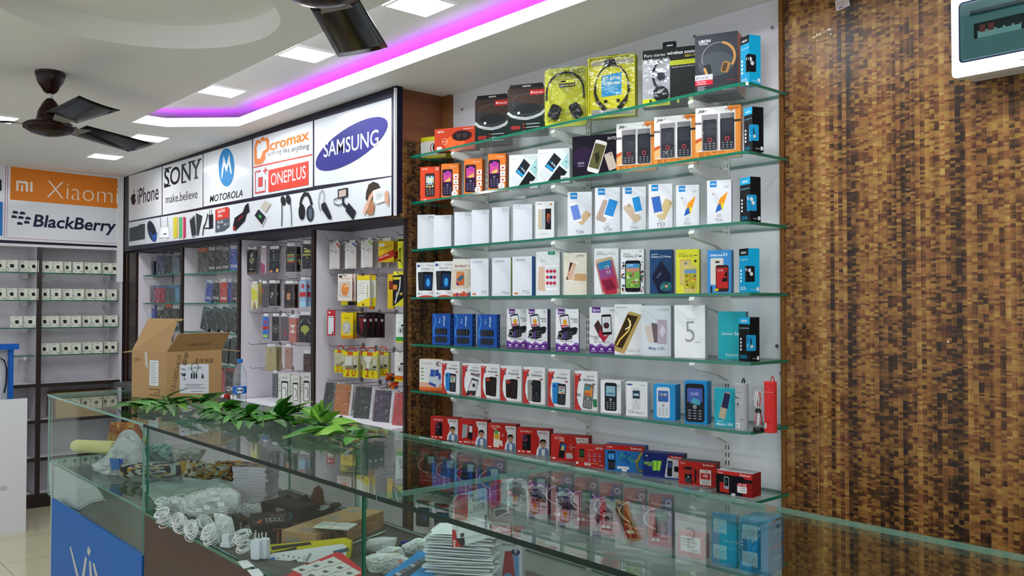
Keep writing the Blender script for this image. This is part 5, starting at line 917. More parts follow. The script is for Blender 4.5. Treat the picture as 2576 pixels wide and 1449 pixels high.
for i, (x0, x1, xs) in enumerate(((1790, 1852, 1860), (1862, 1934, 1972))):
    z = SZ[7]
    for j in range(2):
        o, w, h, d = PB(7, x0, x1, 0, f, 'blue box with a signed white label, ' + (('bottom left', 'top left'), ('bottom right', 'top right'))[i][j] + ' of the stack of four', '2382b4 2b6c94 3c98c0', 6 + 4 * i, .06, 2.447, z=z + j * .0855, xs=xs, h=.085, side=sb, group='stack of blue boxes on the eighth shelf')
# lowest shelf
def f(a): a.t('W', .08, .9, .12, '4a5c8c', 1); a.ph(.48, .5, .66, .56, 0, '1c1e24', '22262c'); a.e(.6, .48, .08, '2c4a7c', .16)
PB(8, 1040, 1088, 1240, f, 'white phone box with a black phone, left one on the lowest glass shelf', 'd0ccc8 a8a4a0 c0bcb8', 30, .045, 2.455)
PB(8, 1088, 1134, 1247, f, 'white phone box with a black phone, right one on the lowest glass shelf', 'd0ccc8 a8a4a0 c0bcb8', 30, .045, 2.465)

# ------------------------------------------------------------------ charger boxes on the far left cabinet
def charger_box():
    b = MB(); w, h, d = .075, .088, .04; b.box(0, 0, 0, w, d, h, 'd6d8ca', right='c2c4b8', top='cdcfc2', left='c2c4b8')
    a = Art(b, (0, 0, 0), (1, 0, 0), (0, 0, 1), w, h); a.t('TECH', .36, .84, .36, '3c3c44', .5); a.ln([(.2, .86), (.24, .83), (.3, .9)], .02, '7a7c80'); a.rr(.56, .5, .26, .3, '20222c', 12, .2); a.ln([(.6, .34), (.66, .2), (.62, .08)], .012, '30323c'); a.ln([(.68, .34), (.76, .22), (.78, .08)], .012, '30323c'); a.p([(.02, .5), (.2, .38), (.4, .12), (.36, .12), (.16, .36), (.02, .42)], '5a8c9c'); a.r(.8, .12, .94, .18, '3a3c40'); a.r(.08, .07, .3, .085, '8a6a60'); lines(a, .1, .7, 2, .16, 'a8aaa0', .05)
    return b.build('charger_box')
cb0 = charger_box(); used = False
rows = [(0, [(-22, 10), (10, 40), (40, 66), (67, 93)] + [(101, 127), (129, 153), (156, 176), (181, 204), (204, 225), (225, 249), (250, 277), (277, 301)]), (1, [(-20, 11), (12, 39), (39, 66), (67, 93)] + [(99, 122), (126, 150), (154, 179), (182, 207), (209, 235), (238, 260), (264, 285), (284, 303)]),
        (2, [(26, 54), (58, 87)] + [(99, 122), (123, 145), (148, 174), (175, 200), (203, 226), (227, 254), (254, 276), (276, 298)]), (3, [(98, 122), (122, 147), (151, 177), (177, 201), (204, 228), (229, 255), (255, 277), (279, 300)])]
RN = ('top', 'second', 'third', 'lowest'); ON = ('first', 'second', 'third', 'fourth', 'fifth', 'sixth', 'seventh', 'eighth')
for k, L in rows:
    n1 = n2 = 0
    for x0, x1 in L:
        p = onX(x0, 700, -7.5 - .04); q = onX(x1, 700, -7.5 - .04)
        if used: o = cb0.copy(); COL.objects.link(o)
        else: o = cb0; used = True
        right = x0 > 96
        i = n2 if right else n1
        if right: n2 += 1
        else: n1 += 1
        o.location = (-7.535 if i % 2 else -7.55, p.y + .004, LZ[k] + .0006); o.rotation_euler = (0, 0, radians(90 - 24 - (i * 5) % 9)); 
        o.scale = (min(1.32, max(.8, (q.y - p.y) / .068)), 1, 1)
        if o.location.y + .07 > 2.318: o.location.y = 2.318 - .072
        tag(o, f'small white charger box, {RN[k]} shelf, {ON[i]} ' + ('right of the dark divider' if right else 'in the row left of the dark divider'), 'box', 'charger boxes on the far left shelves')

# ------------------------------------------------------------------ goods hanging in the bays of the sign wall
YB = 2.66
def hook(px, py, label, Y=2.44, disc=True):
    p = onY(px, py, Y); e = empty('display_hook', (p.x, YB, p.z - .012), label, 'hook', 'wire display hooks')
    b = MB(); L = YB - Y; b.tube([(0, -.002, 0), (0, -L + .012, 0), (0, -L, .014)], .0022, 'wire', 6); b.build('wire', e)
    b = MB(); n = 14; b.mesh([(.016 * cos(2 * pi * i / n), y, .016 * sin(2 * pi * i / n)) for y in (-.003, 0) for i in range(n)], [tuple(range(n))] + [(i, (i + 1) % n, n + (i + 1) % n, n + i) for i in range(n)], 'wire'); b.build('wall_disc', e)
    return p
RW = ('top', 'second', 'third', 'fourth', 'fifth', 'sixth')
def hooks(bay, rows):
    for r, L in enumerate(rows):
        for i, (x, y) in enumerate(L): hook(x, y, f'wire hook in the {bay} bay, {RW[r]} row, {ON[i]} from the left')
hooks('charger pack', [[(822, 600), (860, 600), (902, 594), (947, 591), (998, 584)], [(828, 686), (859, 687), (904, 687), (950, 683), (999, 685)], [(825, 775), (868, 780), (908, 780), (955, 782), (1000, 782)], [(828, 866), (859, 873), (904, 877), (951, 881), (999, 880)], [(824, 954), (869, 961), (906, 967), (951, 971), (1001, 982)]])
hooks('phone case', [[(626, 617), (656, 612), (684, 606), (721, 602), (757, 596)], [(626, 703), (684, 699), (719, 695), (752, 690)], [(627, 783), (656, 781), (718, 788), (748, 783)], [(625, 862), (653, 860), (700, 862), (740, 865)], [(628, 922), (656, 926), (712, 930), (748, 932)]])
def HB(xl, xr, yt, yb, Y, yaw, d, fn, label, cols, name, cat, group, n=1, dy=.022, back=None, flap=None, lean=0):
    z = onY(xl, yb, Y).z; o, w, h, dd = PB(0, xl, xr, yt, fn, label, cols, yaw, d, Y, z=z, group=group, name=name, cat=cat, flap=flap)
    if lean: o.rotation_euler.y = lean
    for i in range(1, n):
        if dy * i + Y > 2.64: break
        c = o.copy(); COL.objects.link(c); c.location.y += dy * i; c.location.x += .003 * (i % 2); c.location.z += .002 * ((i * 7) % 3 - 1)
        for ch in o.children:
            k = ch.copy(); COL.objects.link(k); k.parent = c
        c['label'] = (label.split(',')[0] + ', ' + ('second' if i == 1 else 'third' if i == 2 else 'fourth') + ' on its hook')[:140]
    return o, w, h, dd
GC = 'accessory packs on the hooks'
def ear(c):
    def f(a): a.p([(.55, 1), (.8, 1), (1, .88), (1, .8)], c); a.t('mi' if c != '3c5ca8' else 'VIVO', .08, .9, .25, '8a7a78', .3); lines(a, .08, .84, 1, .6, '6a6c70'); a.e(.22, .72, .03, '5c5e62'); a.e(.62, .66, .03, '6c6e72'); a.ln([(.24, .7), (.3, .5), (.3, .2)], .006, 'a8a6a4'); a.ln([(.62, .64), (.6, .4)], .006, 'a8a6a4'); a.t('Earphone', .3, .04, .4, '7a7c80')
    return f
def tabf(o, w, h, d): part(o, 'hanging_tab', lambda b: b.box(w * .25, d * .5, h, w * .8, d * .5 + .001, h + .016, 'd6d2cc'))
for x0, x1, yt, yb, c, l in ((829, 854, 613, 677, 'c04038', 'red-cornered'), (868, 896, 612, 676, '3c5ca8', 'blue-cornered'), (908, 937, 607, 673, '8cb03c', 'green-cornered')):
    HB(x0, x1, yt, yb, 2.475, 20, .018, ear(c), f'white {l} earphone box hanging in the top row, frontmost of its hook', 'd6d1cf b3a9a8 c8c2c0', 'earphone_box', 'box', GC, 3, .052, flap=tabf)
def f(a): a.p([(0, .25), (1, .6), (1, .25), (0, 0)], 'b82820'); a.t('AUX CABLE', .08, .16, .66, 'e8d8b0', 1.2, 0, 17, ys=1.3); a.rr(.22, .82, .34, .14, 'e0dcd4', 3, .2); a.ln([(.1, .6), (.3, .66), (.7, .74), (.9, .8)], .02, '2a2a20'); a.e(.85, .5, .03, 'd8a020')
HB(952, 990, 607, 660, 2.47, 22, .006, f, 'yellow and red audio cable card hanging in the top row, frontmost of its hook', 'd3b01e', 'cable_pack', 'cable pack', GC, 3, .04, flap=tabf)
def f(a):
    a.t('DATA CABLE', .12, .76, .7, '3a3a20', .4); a.rr(.4, .94, .34, .07, '24241c')
    for i in range(5): a.ring(.72, .45, .09 + .05 * i, .014, '2a2a1c', 90, 300)
    a.ln([(.2, .66), (.22, .3), (.5, .06), (.8, .05)], .02, '2a2a1c'); a.rr(.2, .62, .05, .12, '2a2a1c'); a.r(.02, .24, .26, .3, '24241c')
HB(1001, 1027, 600, 676, 2.46, 24, .006, f, 'lime yellow data cable card with black coil drawing, frontmost of its hook', 'c9c32b', 'cable_pack', 'cable pack', GC, 2, .05)
def f(a): a.r(.08, .86, .3, .95, '2a241c'); a.t('micromax', .25, .8, .6, 'c08a60', .4); a.e(.52, .42, .25, 'cfc6c0', .27); a.e(.5, .42, .18, 'd8812c', .24); a.e(.55, .55, .1, 'e0a870', .05); a.e(.5, .3, .12, 'c46a20', .03)
fl = lambda o, w, h, d: part(o, 'blister', lambda b: b.prism(rrect(w * .5, h * .42, w * .8, h * .6, .012), Vector((0, 0, 0)), Vector((1, 0, 0)), Vector((0, 0, 1)), Vector((0, -1, 0)), .009, 'film'), 'clear plastic blister')
HB(850, 886, 690, 757, 2.45, 20, .004, f, 'orange-edged white blister cable pack, frontmost of its hook', 'dcd0c8 c9501f c9501f', 'cable_pack', 'cable pack', GC, 4, .02, flap=fl)
def f(a): a.r(0, 0, 1, .18, 'cfc02c'); a.r(.5, 0, 1, .14, '17171a')
HB(858, 892, 702, 768, 2.54, 20, .01, f, 'yellow and black boxed cable behind the orange blister packs', '1b1b1c cfc02c cfc02c', 'cable_pack', 'cable pack', GC, 3, .026)
def f(a): a.r(0, .84, 1, 1, 'd9bf26'); a.p([(0, 0), (1, 0), (1, .3), (0, .1)], 'd9bf26'); lines(a, .15, .74, 5, .5, '6a6c70', .08); a.t('USB CABLE', .86, .2, .5, '9a9448', .3, 0, 90) if False else None; a.r(.8, .3, .86, .7, 'a8a060'); a.e(.5, .06, .04, '4a4428')
HB(898, 930, 693, 771, 2.45, 20, .012, f, 'white and yellow cable box in the second row, frontmost of its hook', 'd8d8d0 c8c0a0 cfc02c', 'cable_pack', 'cable pack', GC, 2, .035)
HB(928, 939, 690, 778, 2.56, 10, .01, lambda a: a.r(.1, .35, .9, .6, 'e0c0a8'), 'narrow orange pack behind the white and yellow cable boxes', 'd07a20', 'cable_pack', 'cable pack', GC)
HB(975, 990, 690, 777, 2.50, 10, .01, lambda a: (a.r(.2, .55, .9, .8, '7a2a28'), lines(a, .2, .45, 5, .3, '8a7a20', .07)), 'yellow pack with a dark red square left of the black charging cable pack', 'cfae22', 'cable_pack', 'cable pack', GC)
def f(a): a.p([(0, 0), (1, 0), (1, .3), (.2, .04)], 'c6c22c'); a.ln([(.2, .1), (.35, .3), (.6, .6), (.66, .95)], .05, 'c0bcb8'); a.ln([(.3, .2), (.34, .45)], .04, 'a8a4a0'); a.rr(.2, .62, .16, .16, 'c87a2c'); a.t('UV', .84, .4, .14, 'e0e0e0', 1, 0, 90); a.rr(.35, .9, .28, .08, 'd8c83c'); a.rr(.72, .4, .1, .08, 'b8a43c')
HB(988, 1017, 693, 771, 2.455, 20, .01, f, 'black and yellow cable pack with a white braided cable, second row', '15161a c6b82c cfc02c', 'cable_pack', 'cable pack', GC, 1, flap=lambda o, w, h, d: part(o, 'header_card', lambda b: b.box(0, d * .4, h, w, d * .4 + .002, h + .02, 'cfc83a')))
HB(1017, 1029, 700, 777, 2.52, 10, .012, lambda a: a.r(.1, 0, 1, .06, 'b8302a'), 'brown and red pack squeezed against the woven panel, second row', '8c4a28', 'cable_pack', 'cable pack', GC)
def f(a): a.r(.12, .05, .86, .76, 'd2d3d6'); a.e(.3, .9, .05, 'e8d0cc'); lines(a, .2, .7, 1, .6, '3c3c44', .1, .02); a.p([(.6, .08), (.8, .05), (.8, .2)], '23232a')
HB(823, 842, 780, 844, 2.45, 14, .004, f, 'slim red pouch with a white window, left end of the third row', 'b52a36', 'cable_pack', 'cable pack', GC)
def f(a): a.e(.46, .42, .22, 'b8ae50', .25); a.e(.46, .42, .2, 'b0b0a8', .22); [a.ln([(.2 + .1 * i, .25 + .03 * i), (.5, .4 + .05 * i), (.3 + .1 * i, .58)], .02, 'e0e0da') for i in range(4)]; a.t('polymor', .3, .76, .45, '5c5420', .4); a.r(0, 0, 1, .12, 'cf8a20'); a.t('CHARGING CABLE', .2, .03, .6, '6a4a18')
HB(858, 888, 786, 852, 2.45, 20, .004, f, 'glossy yellow pouch with a coiled silver cable, frontmost of its hook', 'd8c01a c8781e c8781e', 'cable_pack', 'cable pack', GC, 3, .025, flap=fl)
def f(a): a.p([(.2, .8), (.7, .8), (.6, .3), (.5, .1), (.4, .4)], '6a2428'); a.e(.8, .7, .06, 'c8c8c8'); a.t('LAPHONE', .2, .86, .5, 'a8a8ac', .6); a.p([(0, .2), (.4, .1), (.8, .02), (0, 0)], '4a3a3c')
HB(896, 923, 787, 850, 2.45, 22, .006, f, 'glossy dark pouch with a red figure, frontmost of its hook', '231a1c', 'accessory_pouch', 'pouch', GC, 4, .035)
def earp(c, c2):
    def f(a): a.r(0, 0, 1, .2, c); a.r(0, 0, 1, .06, 'c8c02c'); a.t('UBON', .1, .68, .34, 'c0a080' if c2 else '8ac0a0', .5); a.e(.85, .74, .04, 'd0c83a'); a.rr(.68, .6, .14, .06, '1c1c20'); [a.ln([(x, .56 - .03 * (i % 2)), (x, .32)], .014, '1c1c20') for i, x in enumerate((.32, .46, .58, .7))]; a.rr(.46, .42, .05, .1, '1c1c20', 0, .4); a.r(.2, .9, .8, .905, 'b0b2b4')
    return f
HB(996, 1021, 790, 862, 2.45, 20, .004, earp('3a9a3c', 0), 'white and green earphone pouch in the third row, frontmost of its hook', 'dfe4e0 4a9a48 5aa85a', 'earphone_pouch', 'pouch', GC, 2, .05)
HB(993, 1020, 885, 960, 2.45, 20, .004, earp('d0701c', 1), 'white and orange earphone pouch in the fourth row, frontmost of its hook', 'e2ddd8 b04a24 7a2020', 'earphone_pouch', 'pouch', GC, 2, .05)
def chg(kind):
    def f(a):
        a.r(0, 0, 1, .3, 'd3c51f'); a.r(0, .87, 1, 1, 'd3c51f'); a.r(.3, .87, .65, 1, 'b8401f'); a.e(.48, .93, .03, 'e0a040'); a.t('CHARGER' if kind < 2 else 'CAR CHARGER', .16, .315, .7, '2a2a26', 1)
        a.t('2', .2, .05, .22, 'b0381c', 1.5, ys=1.25)
        if kind < 2: a.t('U', .58, .05, .24, 'b0381c', 1.5, ys=1.2)
        else: a.t('USB', .74, .04, .3, 'b0381c', 1, 0, 90)
        a.r(.68, .4, .92, .47, '23241e')
    return f
def chf(kind):
    def g(o, w, h, d):
        part(o, 'carry_handle', lambda b: b.tube([Vector((w * .22, d / 2, h)), Vector((w * .26, d / 2, h + .016)), Vector((w * .4, d / 2, h + .024)), Vector((w * .6, d / 2, h + .024)), Vector((w * .74, d / 2, h + .016)), Vector((w * .78, d / 2, h))], .0028, 'b8321f', 6))
        if kind == 0: part(o, 'charger', lambda b: b.box(w * .18, -.006, h * .46, w * .62, 0, h * .8, 'e0e0dc'))
        if kind == 2: part(o, 'car_charger', lambda b: b.prism([(w * .16, h * .8), (w * .62, h * .8), (w * .6, h * .68), (w * .5, h * .6), (w * .5, h * .38), (w * .32, h * .38), (w * .32, h * .6), (w * .2, h * .68)], Vector((0, 0, 0)), Vector((1, 0, 0)), Vector((0, 0, 1)), Vector((0, -1, 0)), .007, 'e0e0dc'))
        part(o, 'cable_plug', lambda b: b.box(w * .76, -.004, h * .5, w * .86, 0, h * .72, 'dcdcd8'))
        part(o, 'window', lambda b: b.box(0, -.0085, h * .3, w, -.008, h * .87, 'film'), 'clear plastic window')
    return g
for x0, x1, yt, yb, Y, kd, l in ((841, 868, 880, 937, 2.47, 1, 'turned sideways at the left end'), (863, 901, 885, 948, 2.43, 0, 'with a square white charger, nearly full front view'), (896, 925, 884, 946, 2.50, 0, 'tucked between two nearer packs'), (912, 950, 886, 951, 2.43, 2, 'with a funnel-shaped car charger'), (944, 977, 884, 946, 2.49, 0, 'rightmost of the row, behind the car charger pack')):
    HB(x0, x1, yt, yb, Y, 18, .02, chg(kd), 'yellow clear-front charger pack ' + l, 'b9b68a a8a468 d3c51f', 'charger_pack', 'charger pack', 'yellow charger packs', flap=chf(kd))
b = MB(); z0 = onY(985, 975, 2.5); rd = random.Random(5)
def crumple(b, c, sx, sz, cols, seed, n=10, dep=.03):
    rd = random.Random(seed); P = [[Vector((sx * (i / n - .5) + rd.uniform(-.3, .3) * sx / n, rd.uniform(-dep, dep) * .5, sz * j / n)) for i in range(n + 1)] for j in range(n + 1)]
    for j in range(n):
        for i in range(n):
            q = [P[j][i], P[j][i + 1], P[j + 1][i + 1], P[j + 1][i]]; k = cols[(i // 2 + j // 2 * 3 + rd.randrange(2)) % len(cols)]; b.poly(q, k)
    return b
crumple(b, None, .085, .08, ('b0401f', '2a1c1c', 'd8b070', 'c05a24', '3a6a9c', 'c89a7c', 'a8301c'), 5, 8)
tag(b.build('snack_bag', loc=(z0.x, 2.5, onY(985, 978, 2.5).z), rot=radians(15)), 'crumpled colourful bag hanging beside the orange earphone pouch', 'bag')
# wallet pouches on the ledge
ZL = .9586
def wal(c, stitch):
    def f(a): a.r(.04, .3, .96, .3 + .008, stitch); a.ln([(.2, .42), (.5, .38), (.85, .42), (.86, .6)], .01, stitch); [a.rr(.86, .62 + .06 * i, .05, .03, '241c1c') for i in range(3)]
    return f
def wbag(o, w, h, d):
    part(o, 'plastic_sleeve', lambda b: b.box(-.012, -.004, -.0002, w + .006, -.0035, h + .008, 'bag'), 'clear glossy sleeve')
    part(o, 'sleeve_edge', lambda b: b.box(w + .001, -.006, -.0002, w + .016, -.0045, h + .004, 'milky'))
for x0, x1, yt, yb, c, s, l in ((805, 842, 986, 1042, '2a3436', '1c2426', 'dark green, leftmost'), (838, 878, 989, 1053, 'b36a2c', '8a4c1c', 'tan orange'), (888, 930, 996, 1060, '232c2e', '181e20', 'black, middle of the five'), (937, 980, 1002, 1068, '3c2a44', '2a1c30', 'purple'), (986, 1027, 1008, 1075, 'b8353a', '8a2024', 'red, rightmost')):
    o, w, h, d = PB(0, x0, x1, yt, wal(c, s), f'bagged wallet phone pouch on the white ledge, {l}', c, 18, .012, 2.45, yb=None, z=ZL, h=.165 if x0 < 900 else .16, group='wallet pouches on the ledge', name='wallet_pouch', cat='pouch', flap=wbag)
    o.rotation_euler.x = -radians(9)
# phone cases in clear bags
def case(c, art=None, n=1):
    def f(a):
        a.rr(.5, .5, a.w / a.h * .98, .98, c, 0, .1)
        if art: art(a)
    return f
def cbag(o, w, h, d):
    part(o, 'clear_bag', lambda b: (b.prism([(-.006, -.006), (w + .01, -.006), (w + .01, h + .004), (w * .75, h + .022), (w * .25, h + .022), (-.006, h + .004)], Vector((0, -.003, 0)), Vector((1, 0, 0)), Vector((0, 0, 1)), Vector((0, 1, 0)), d + .006, 'film')), 'clear plastic bag')
    part(o, 'bag_header', lambda b: b.box(w * .12, d * .2, h + .004, w * .9, d * .2 + .001, h + .02, 'milky'))
CG = 'bagged phone cases'
def CS(x0, x1, yt, yb, c, art, l, Y=2.45, n=1): HB(x0, x1, yt, yb, Y, 22, .009, case(c, art), l, '%s 8a8688' % c if c[0] in '123' else c, 'phone_case', 'phone case', CG, n, .03, flap=cbag)
CS(619, 647, 629, 690, '1b191a', lambda a: (a.e(.5, .56, .11, 'a8a468'), a.e(.5, .56, .085, '2a2820'), a.ln([(.3, .5), (.7, .62)], .03, 'a8a468'), a.e(.5, .78, .07, '8a8c92', .1), a.r(.25, .19, .72, .21, '8a8a8c'), a.r(.1, .03, .88, .06, '9a7a5c')), 'black phone case with a round gold crest, top left of the case bay')
CS(656, 670, 626, 687, 'a89ca0', lambda a: a.p([(.0, .0), (.7, 0), (.8, .3), (0, .45)], '8a3a5c'), 'slim clear case with dark pink edge, top row')
CS(677, 703, 628, 687, '191a20', lambda a: (a.rr(.45, .7, .07, .3, '5c5a60'), a.e(.2, .06, .08, 'c87a3c', .05), a.e(.78, .1, .07, 'd8a868', .09), a.r(0, .5, 1, .51, '5a8a5c')), 'black phone case with a grey bar and orange corners, top row', n=1)
CS(719, 743, 621, 684, '17191b', lambda a: [a.r(.12, .36 + .07 * i, .9, .42 + .07 * i, k) for i, k in enumerate(('a83a34', '7a9a3c', '3a8a80', '9a4a34', '8a9a3c'))], 'black phone case with coloured stripes, top row', n=2)
CS(760, 782, 615, 677, '15161a', lambda a: (a.p([(.2, .7), (.5, .82), (.9, .74), (.95, .66), (.3, .66)], 'a8a83c'), a.p([(.05, .6), (.95, .6), (.95, .54), (.05, .54)], 'a8a83c'), a.p([(.4, .48), (.75, .48), (.58, .4)], '8a8a30'), a.ring(.5, .3, .36, .02, 'a8a83c', 160, 210, ry=.3)), 'black phone case with yellow armour lines, top right of the case bay')
CS(632, 648, 716, 777, 'c9c49c', lambda a: (a.p([(.05, .9), (.9, .7), (.95, .4), (.1, .35)], 'c4bc3c'), a.p([(.2, 0), (.5, .35), (.8, 0)], '8c7058')), 'pale yellow illustrated phone case, left end of the second row')
CS(650, 658, 712, 770, 'a8982c', None, 'narrow mustard phone case edge in the second row', Y=2.5)
CS(658, 671, 715, 774, '4c474c', lambda a: a.e(.3, .7, .05, '8a3a38', .12), 'dark grey phone case with a red patch, second row')
def mono(a): a.t('L', .32, .38, .26, 'c8c8c4', .6, .3); a.t('V', .42, .46, .34, 'c8c8c4', .6); [a.e(RND.uniform(.1, .9), RND.uniform(.05, .95), .02, '35322f') for _ in range(14)]
CS(675, 693, 714, 770, '24211f', mono, 'black patterned phone case with pale letter mark, second row', n=2)
CS(715, 737, 715, 775, '26140f', lambda a: (a.rr(.5, .48, .2, .28, 'b07a58', 0, .4), a.ln([(.35, .46), (.45, .47)], .015, '26140f'), a.ln([(.58, .47), (.7, .47)], .015, '26140f'), a.r(.2, .07, .85, .08, '8a8a84')), 'dark brown phone case with a tan face-like patch, second row', n=2)
CS(754, 769, 706, 772, '8ba8c4', lambda a: (a.r(0, .38, 1, .56, 'b02028'), a.e(.5, .78, .09, 'a84048'), a.r(0, 0, 1, .2, '9ac4dc')), 'blue phone case with a red label band, right end of the second row', n=2)
CS(661, 675, 797, 852, '2a6ab8', lambda a: (a.r(0, .42, 1, .58, 'b02028'), a.e(.5, .75, .09, 'a83a6c'), a.r(.05, .05, .9, .18, '9ac03c')), 'bright blue phone case with red band, left end of the third row')
CS(684, 702, 797, 858, '241d20', lambda a: (a.ring(.5, .5, .15, .014, 'a8a09c'), a.ring(.5, .5, .1, .014, '7a4a48'), a.e(.5, .5, .05, '8c8c90')), 'dark phone case with pale concentric rings, third row', n=1)
CS(705, 724, 797, 858, '5c5256', lambda a: a.rr(.7, .3, .1, .14, 'a82028'), 'grey-brown phone case with a small red tag, third row')
CS(727, 745, 800, 862, 'b06a60', lambda a: (a.p([(.1, .4), (.9, .4), (.5, .56)], 'd8ccc4'), a.p([(.1, .72), (.9, .72), (.5, .56)], 'd8ccc4')), 'rose phone case with white triangles, third row', n=2)
CS(752, 782, 794, 862, '1a1b20', lambda a: (a.e(.5, .5, .2, '9aa03c', .14), a.p([(.36, .5), (.64, .5), (.55, .28), (.45, .28)], '9aa03c'), a.ln([(.05, .7), (.3, .86)], .03, '8a8c92'), a.ln([(.7, .86), (.95, .7)], .03, '8a8c92')), 'black phone case with an olive shield shape, right end of the third row')
CS(669, 694, 873, 934, 'a79a72', lambda a: (a.e(.45, .9, .03, '2a2a24'), a.e(.45, .8, .03, '2a2a24'), a.r(.3, .05, .7, .06, '6a6040')), 'gold phone in a clear bag, fourth row', n=2)
CS(716, 733, 874, 930, 'a07f76', lambda a: (a.e(.4, .8, .04, '6a4a44'), a.e(.6, .7, .03, '6a4a44')), 'rose gold phone in a clear bag, fourth row')
CS(763, 782, 890, 935, '4a3230', lambda a: a.e(.5, .5, .1, '5c4444'), 'dark maroon bagged case at the right end of the fourth row')
CS(685, 697, 940, 1000, '5c6468', None, 'dull grey bagged case at the bottom left of the case bay')
def lens(a): a.rr(.55, .42, .5 * a.w / a.h * 1.2, .66, '23262a', 0, .14); a.rr(.55, .4, .5 * a.w / a.h * .95, .58, 'dcdcd6', 0, .08); a.ln([(.4, .5), (.6, .54), (.7, .4), (.6, .2)], .03, '3a3c40'); lines(a, .05, .8, 5, .12, '7a7c80', .1, .03); a.r(.3, .86, .8, .9, 'a8aaa6')
for x0, x1, yt, yb, l in ((700, 729, 940, 1012, 'left'), (731, 753, 945, 1014, 'middle'), (757, 782, 938, 1016, 'right')):
    HB(x0, x1, yt, yb, 2.44, 16, .015, lens, f'white accessory box with a black phone outline, {l} of three by the ledge', 'd0d0c8 a8a8a0 c8c8c0', 'accessory_box', 'box', 'accessory boxes at the bottom of the case bay')

# shelves and pouches in the two left bays
def bayshelf(x0, x1, px, py, label):
    z = onY(px, py, 2.41).z; b = MB(); b.box(x0, 2.41, z - .009, x1, 2.65, z, 'glass', front='edge', left='edge'); tag(b.build('glass_shelf'), label, 'shelf', 'short glass shelves in the left bays'); return z
b1 = [bayshelf(-7.2, -6.385, 400, y, f'short green-edged glass shelf in the leftmost bay, {RW[i]}') for i, y in enumerate((690, 762, 828))]
b2 = [bayshelf(-6.34, -5.415, 530, y, f'short green-edged glass shelf in the second bay, {RW[i]}') for i, y in enumerate((684, 762, 837, 915))]
PG = 'bagged pouches in the left bays'
def pch(c, hd, txt, tc='d8d8d8'):
    def f(a):
        a.r(.06, .86, .94, 1, hd); a.ln([(.2, .8), (.25, .1)], .02, '0c0c0e'); a.ln([(.1, .7), (.6, .5), (.85, .1)], .014, '9aa0a8')
        if txt: a.t(txt, .12, .14, .76, tc, 1.4)
    return f
pbg = lambda o, w, h, d: part(o, 'clear_bag', lambda b: b.prism([(-.004, 0), (w + .004, 0), (w + .006, h), (w * .8, h + .03), (w * .2, h + .03), (-.006, h)], Vector((0, -.004, 0)), Vector((1, 0, 0)), Vector((0, 0, 1)), Vector((0, 1, 0)), .003, 'bag'), 'clear glossy bag')
def PO(z, x0, x1, yt, c, hd, txt, l, Y=2.46, lean=0, d=.02, yaw=14, tc='d8d8d8'):
    o, w, h, dd = PB(0, x0, x1, yt, pch(c, hd, txt, tc), l, c, yaw, d, Y, z=z, group=PG, name='bagged_pouch', cat='pouch', flap=pbg)
    if lean: o.rotation_euler.y = radians(lean); o.location.z += w * sin(radians(max(0, lean)))
PO(b2[0], 497, 523, 625, '4a453c', 'c05a24', '', 'grey pouch with orange top and lime patch on the upper shelf of the second bay')
PO(b2[0], 524, 541, 622, '17191c', 'a8aaa8', 'IZAKI', 'black pouch right of the orange-topped one, second bay'); PO(b2[0], 542, 558, 620, '1b1d20', '9a9c9c', 'IZAKI', 'black pouch in the middle of the upper shelf, second bay', 2.48)
PO(b2[0], 559, 576, 622, '22242a', '8a8c90', 'IZAKI', 'dark pouch left of the blue one, upper shelf of the second bay'); PO(b2[0], 578, 597, 618, '24459c', 'a8b0b8', 'IZAKI', 'blue pouch at the right end of the upper shelf, second bay', 2.45)
PO(b2[1], 515, 532, 706, '2a4a9c', 'a8b0b8', 'IZAKI', 'leaning blue pouch on the middle shelf of the second bay', lean=8); PO(b2[1], 533, 551, 705, '1c1f20', '9a9c9c', 'IZAKI', 'black pouch between blue and red ones, second bay', 2.48, lean=6)
PO(b2[1], 553, 571, 702, 'b0322c', 'c8c8c4', 'IZAKI', 'red pouch on the middle shelf of the second bay', 2.44, tc='ece4e0'); PO(b2[1], 572, 583, 702, '1f2a7c', 'b0b0b4', '', 'narrow navy pouch right of the red one, second bay'); PO(b2[1], 584, 597, 702, '3a2c3c', '8a8c90', 'IZAKI', 'dark plum pouch at the right end of the middle shelf, second bay')
for i, (x0, x1, l) in enumerate(((503, 524, 'first'), (527, 548, 'second'), (550, 572, 'third'), (574, 594, 'fourth'))): PO(b2[2], x0, x1, 778, '1d2526', '2a5c58', '', f'slanted black pouch with teal foot on the third shelf, {l} from the left', 2.47 - .006 * i, lean=14)
for i, (x0, x1, l) in enumerate(((552, 572, 'left'), (577, 596, 'right'))): PO(b2[3], x0, x1, 852, '1c2324', '2a5c58', '', f'black pouch on the fourth shelf of the second bay behind the carton, {l}', 2.46, lean=8)
PO(ZL, 566, 597, 925, '181a1c', '8a2c2c', 'IZAKI', 'black pouch standing on the ledge left of the water bottle', 2.45, tc='d8d8d8'); PO(ZL, 556, 565, 923, 'b02c2c', '6a2020', '', 'narrow red pouch edge on the ledge behind the carton', 2.47)
PO(b1[0], 348, 364, 656, 'b8bcc8', '3a4a7c', '', 'pale bagged pouch at the left end of the corner bay'); PO(b1[0], 366, 387, 658, '26264a', '3c3c5c', '', 'navy bagged pouch beside the pale one, corner bay')
for i, (x0, x1, l) in enumerate(((394, 413, 'left'), (415, 433, 'middle'), (434, 452, 'right'))): PO(b1[0], x0, x1, 643, ('2c3460', '22262c', '566a78')[i], '20285c', '', f'glossy navy-topped pouch in the corner bay, {l} of three', 2.46)
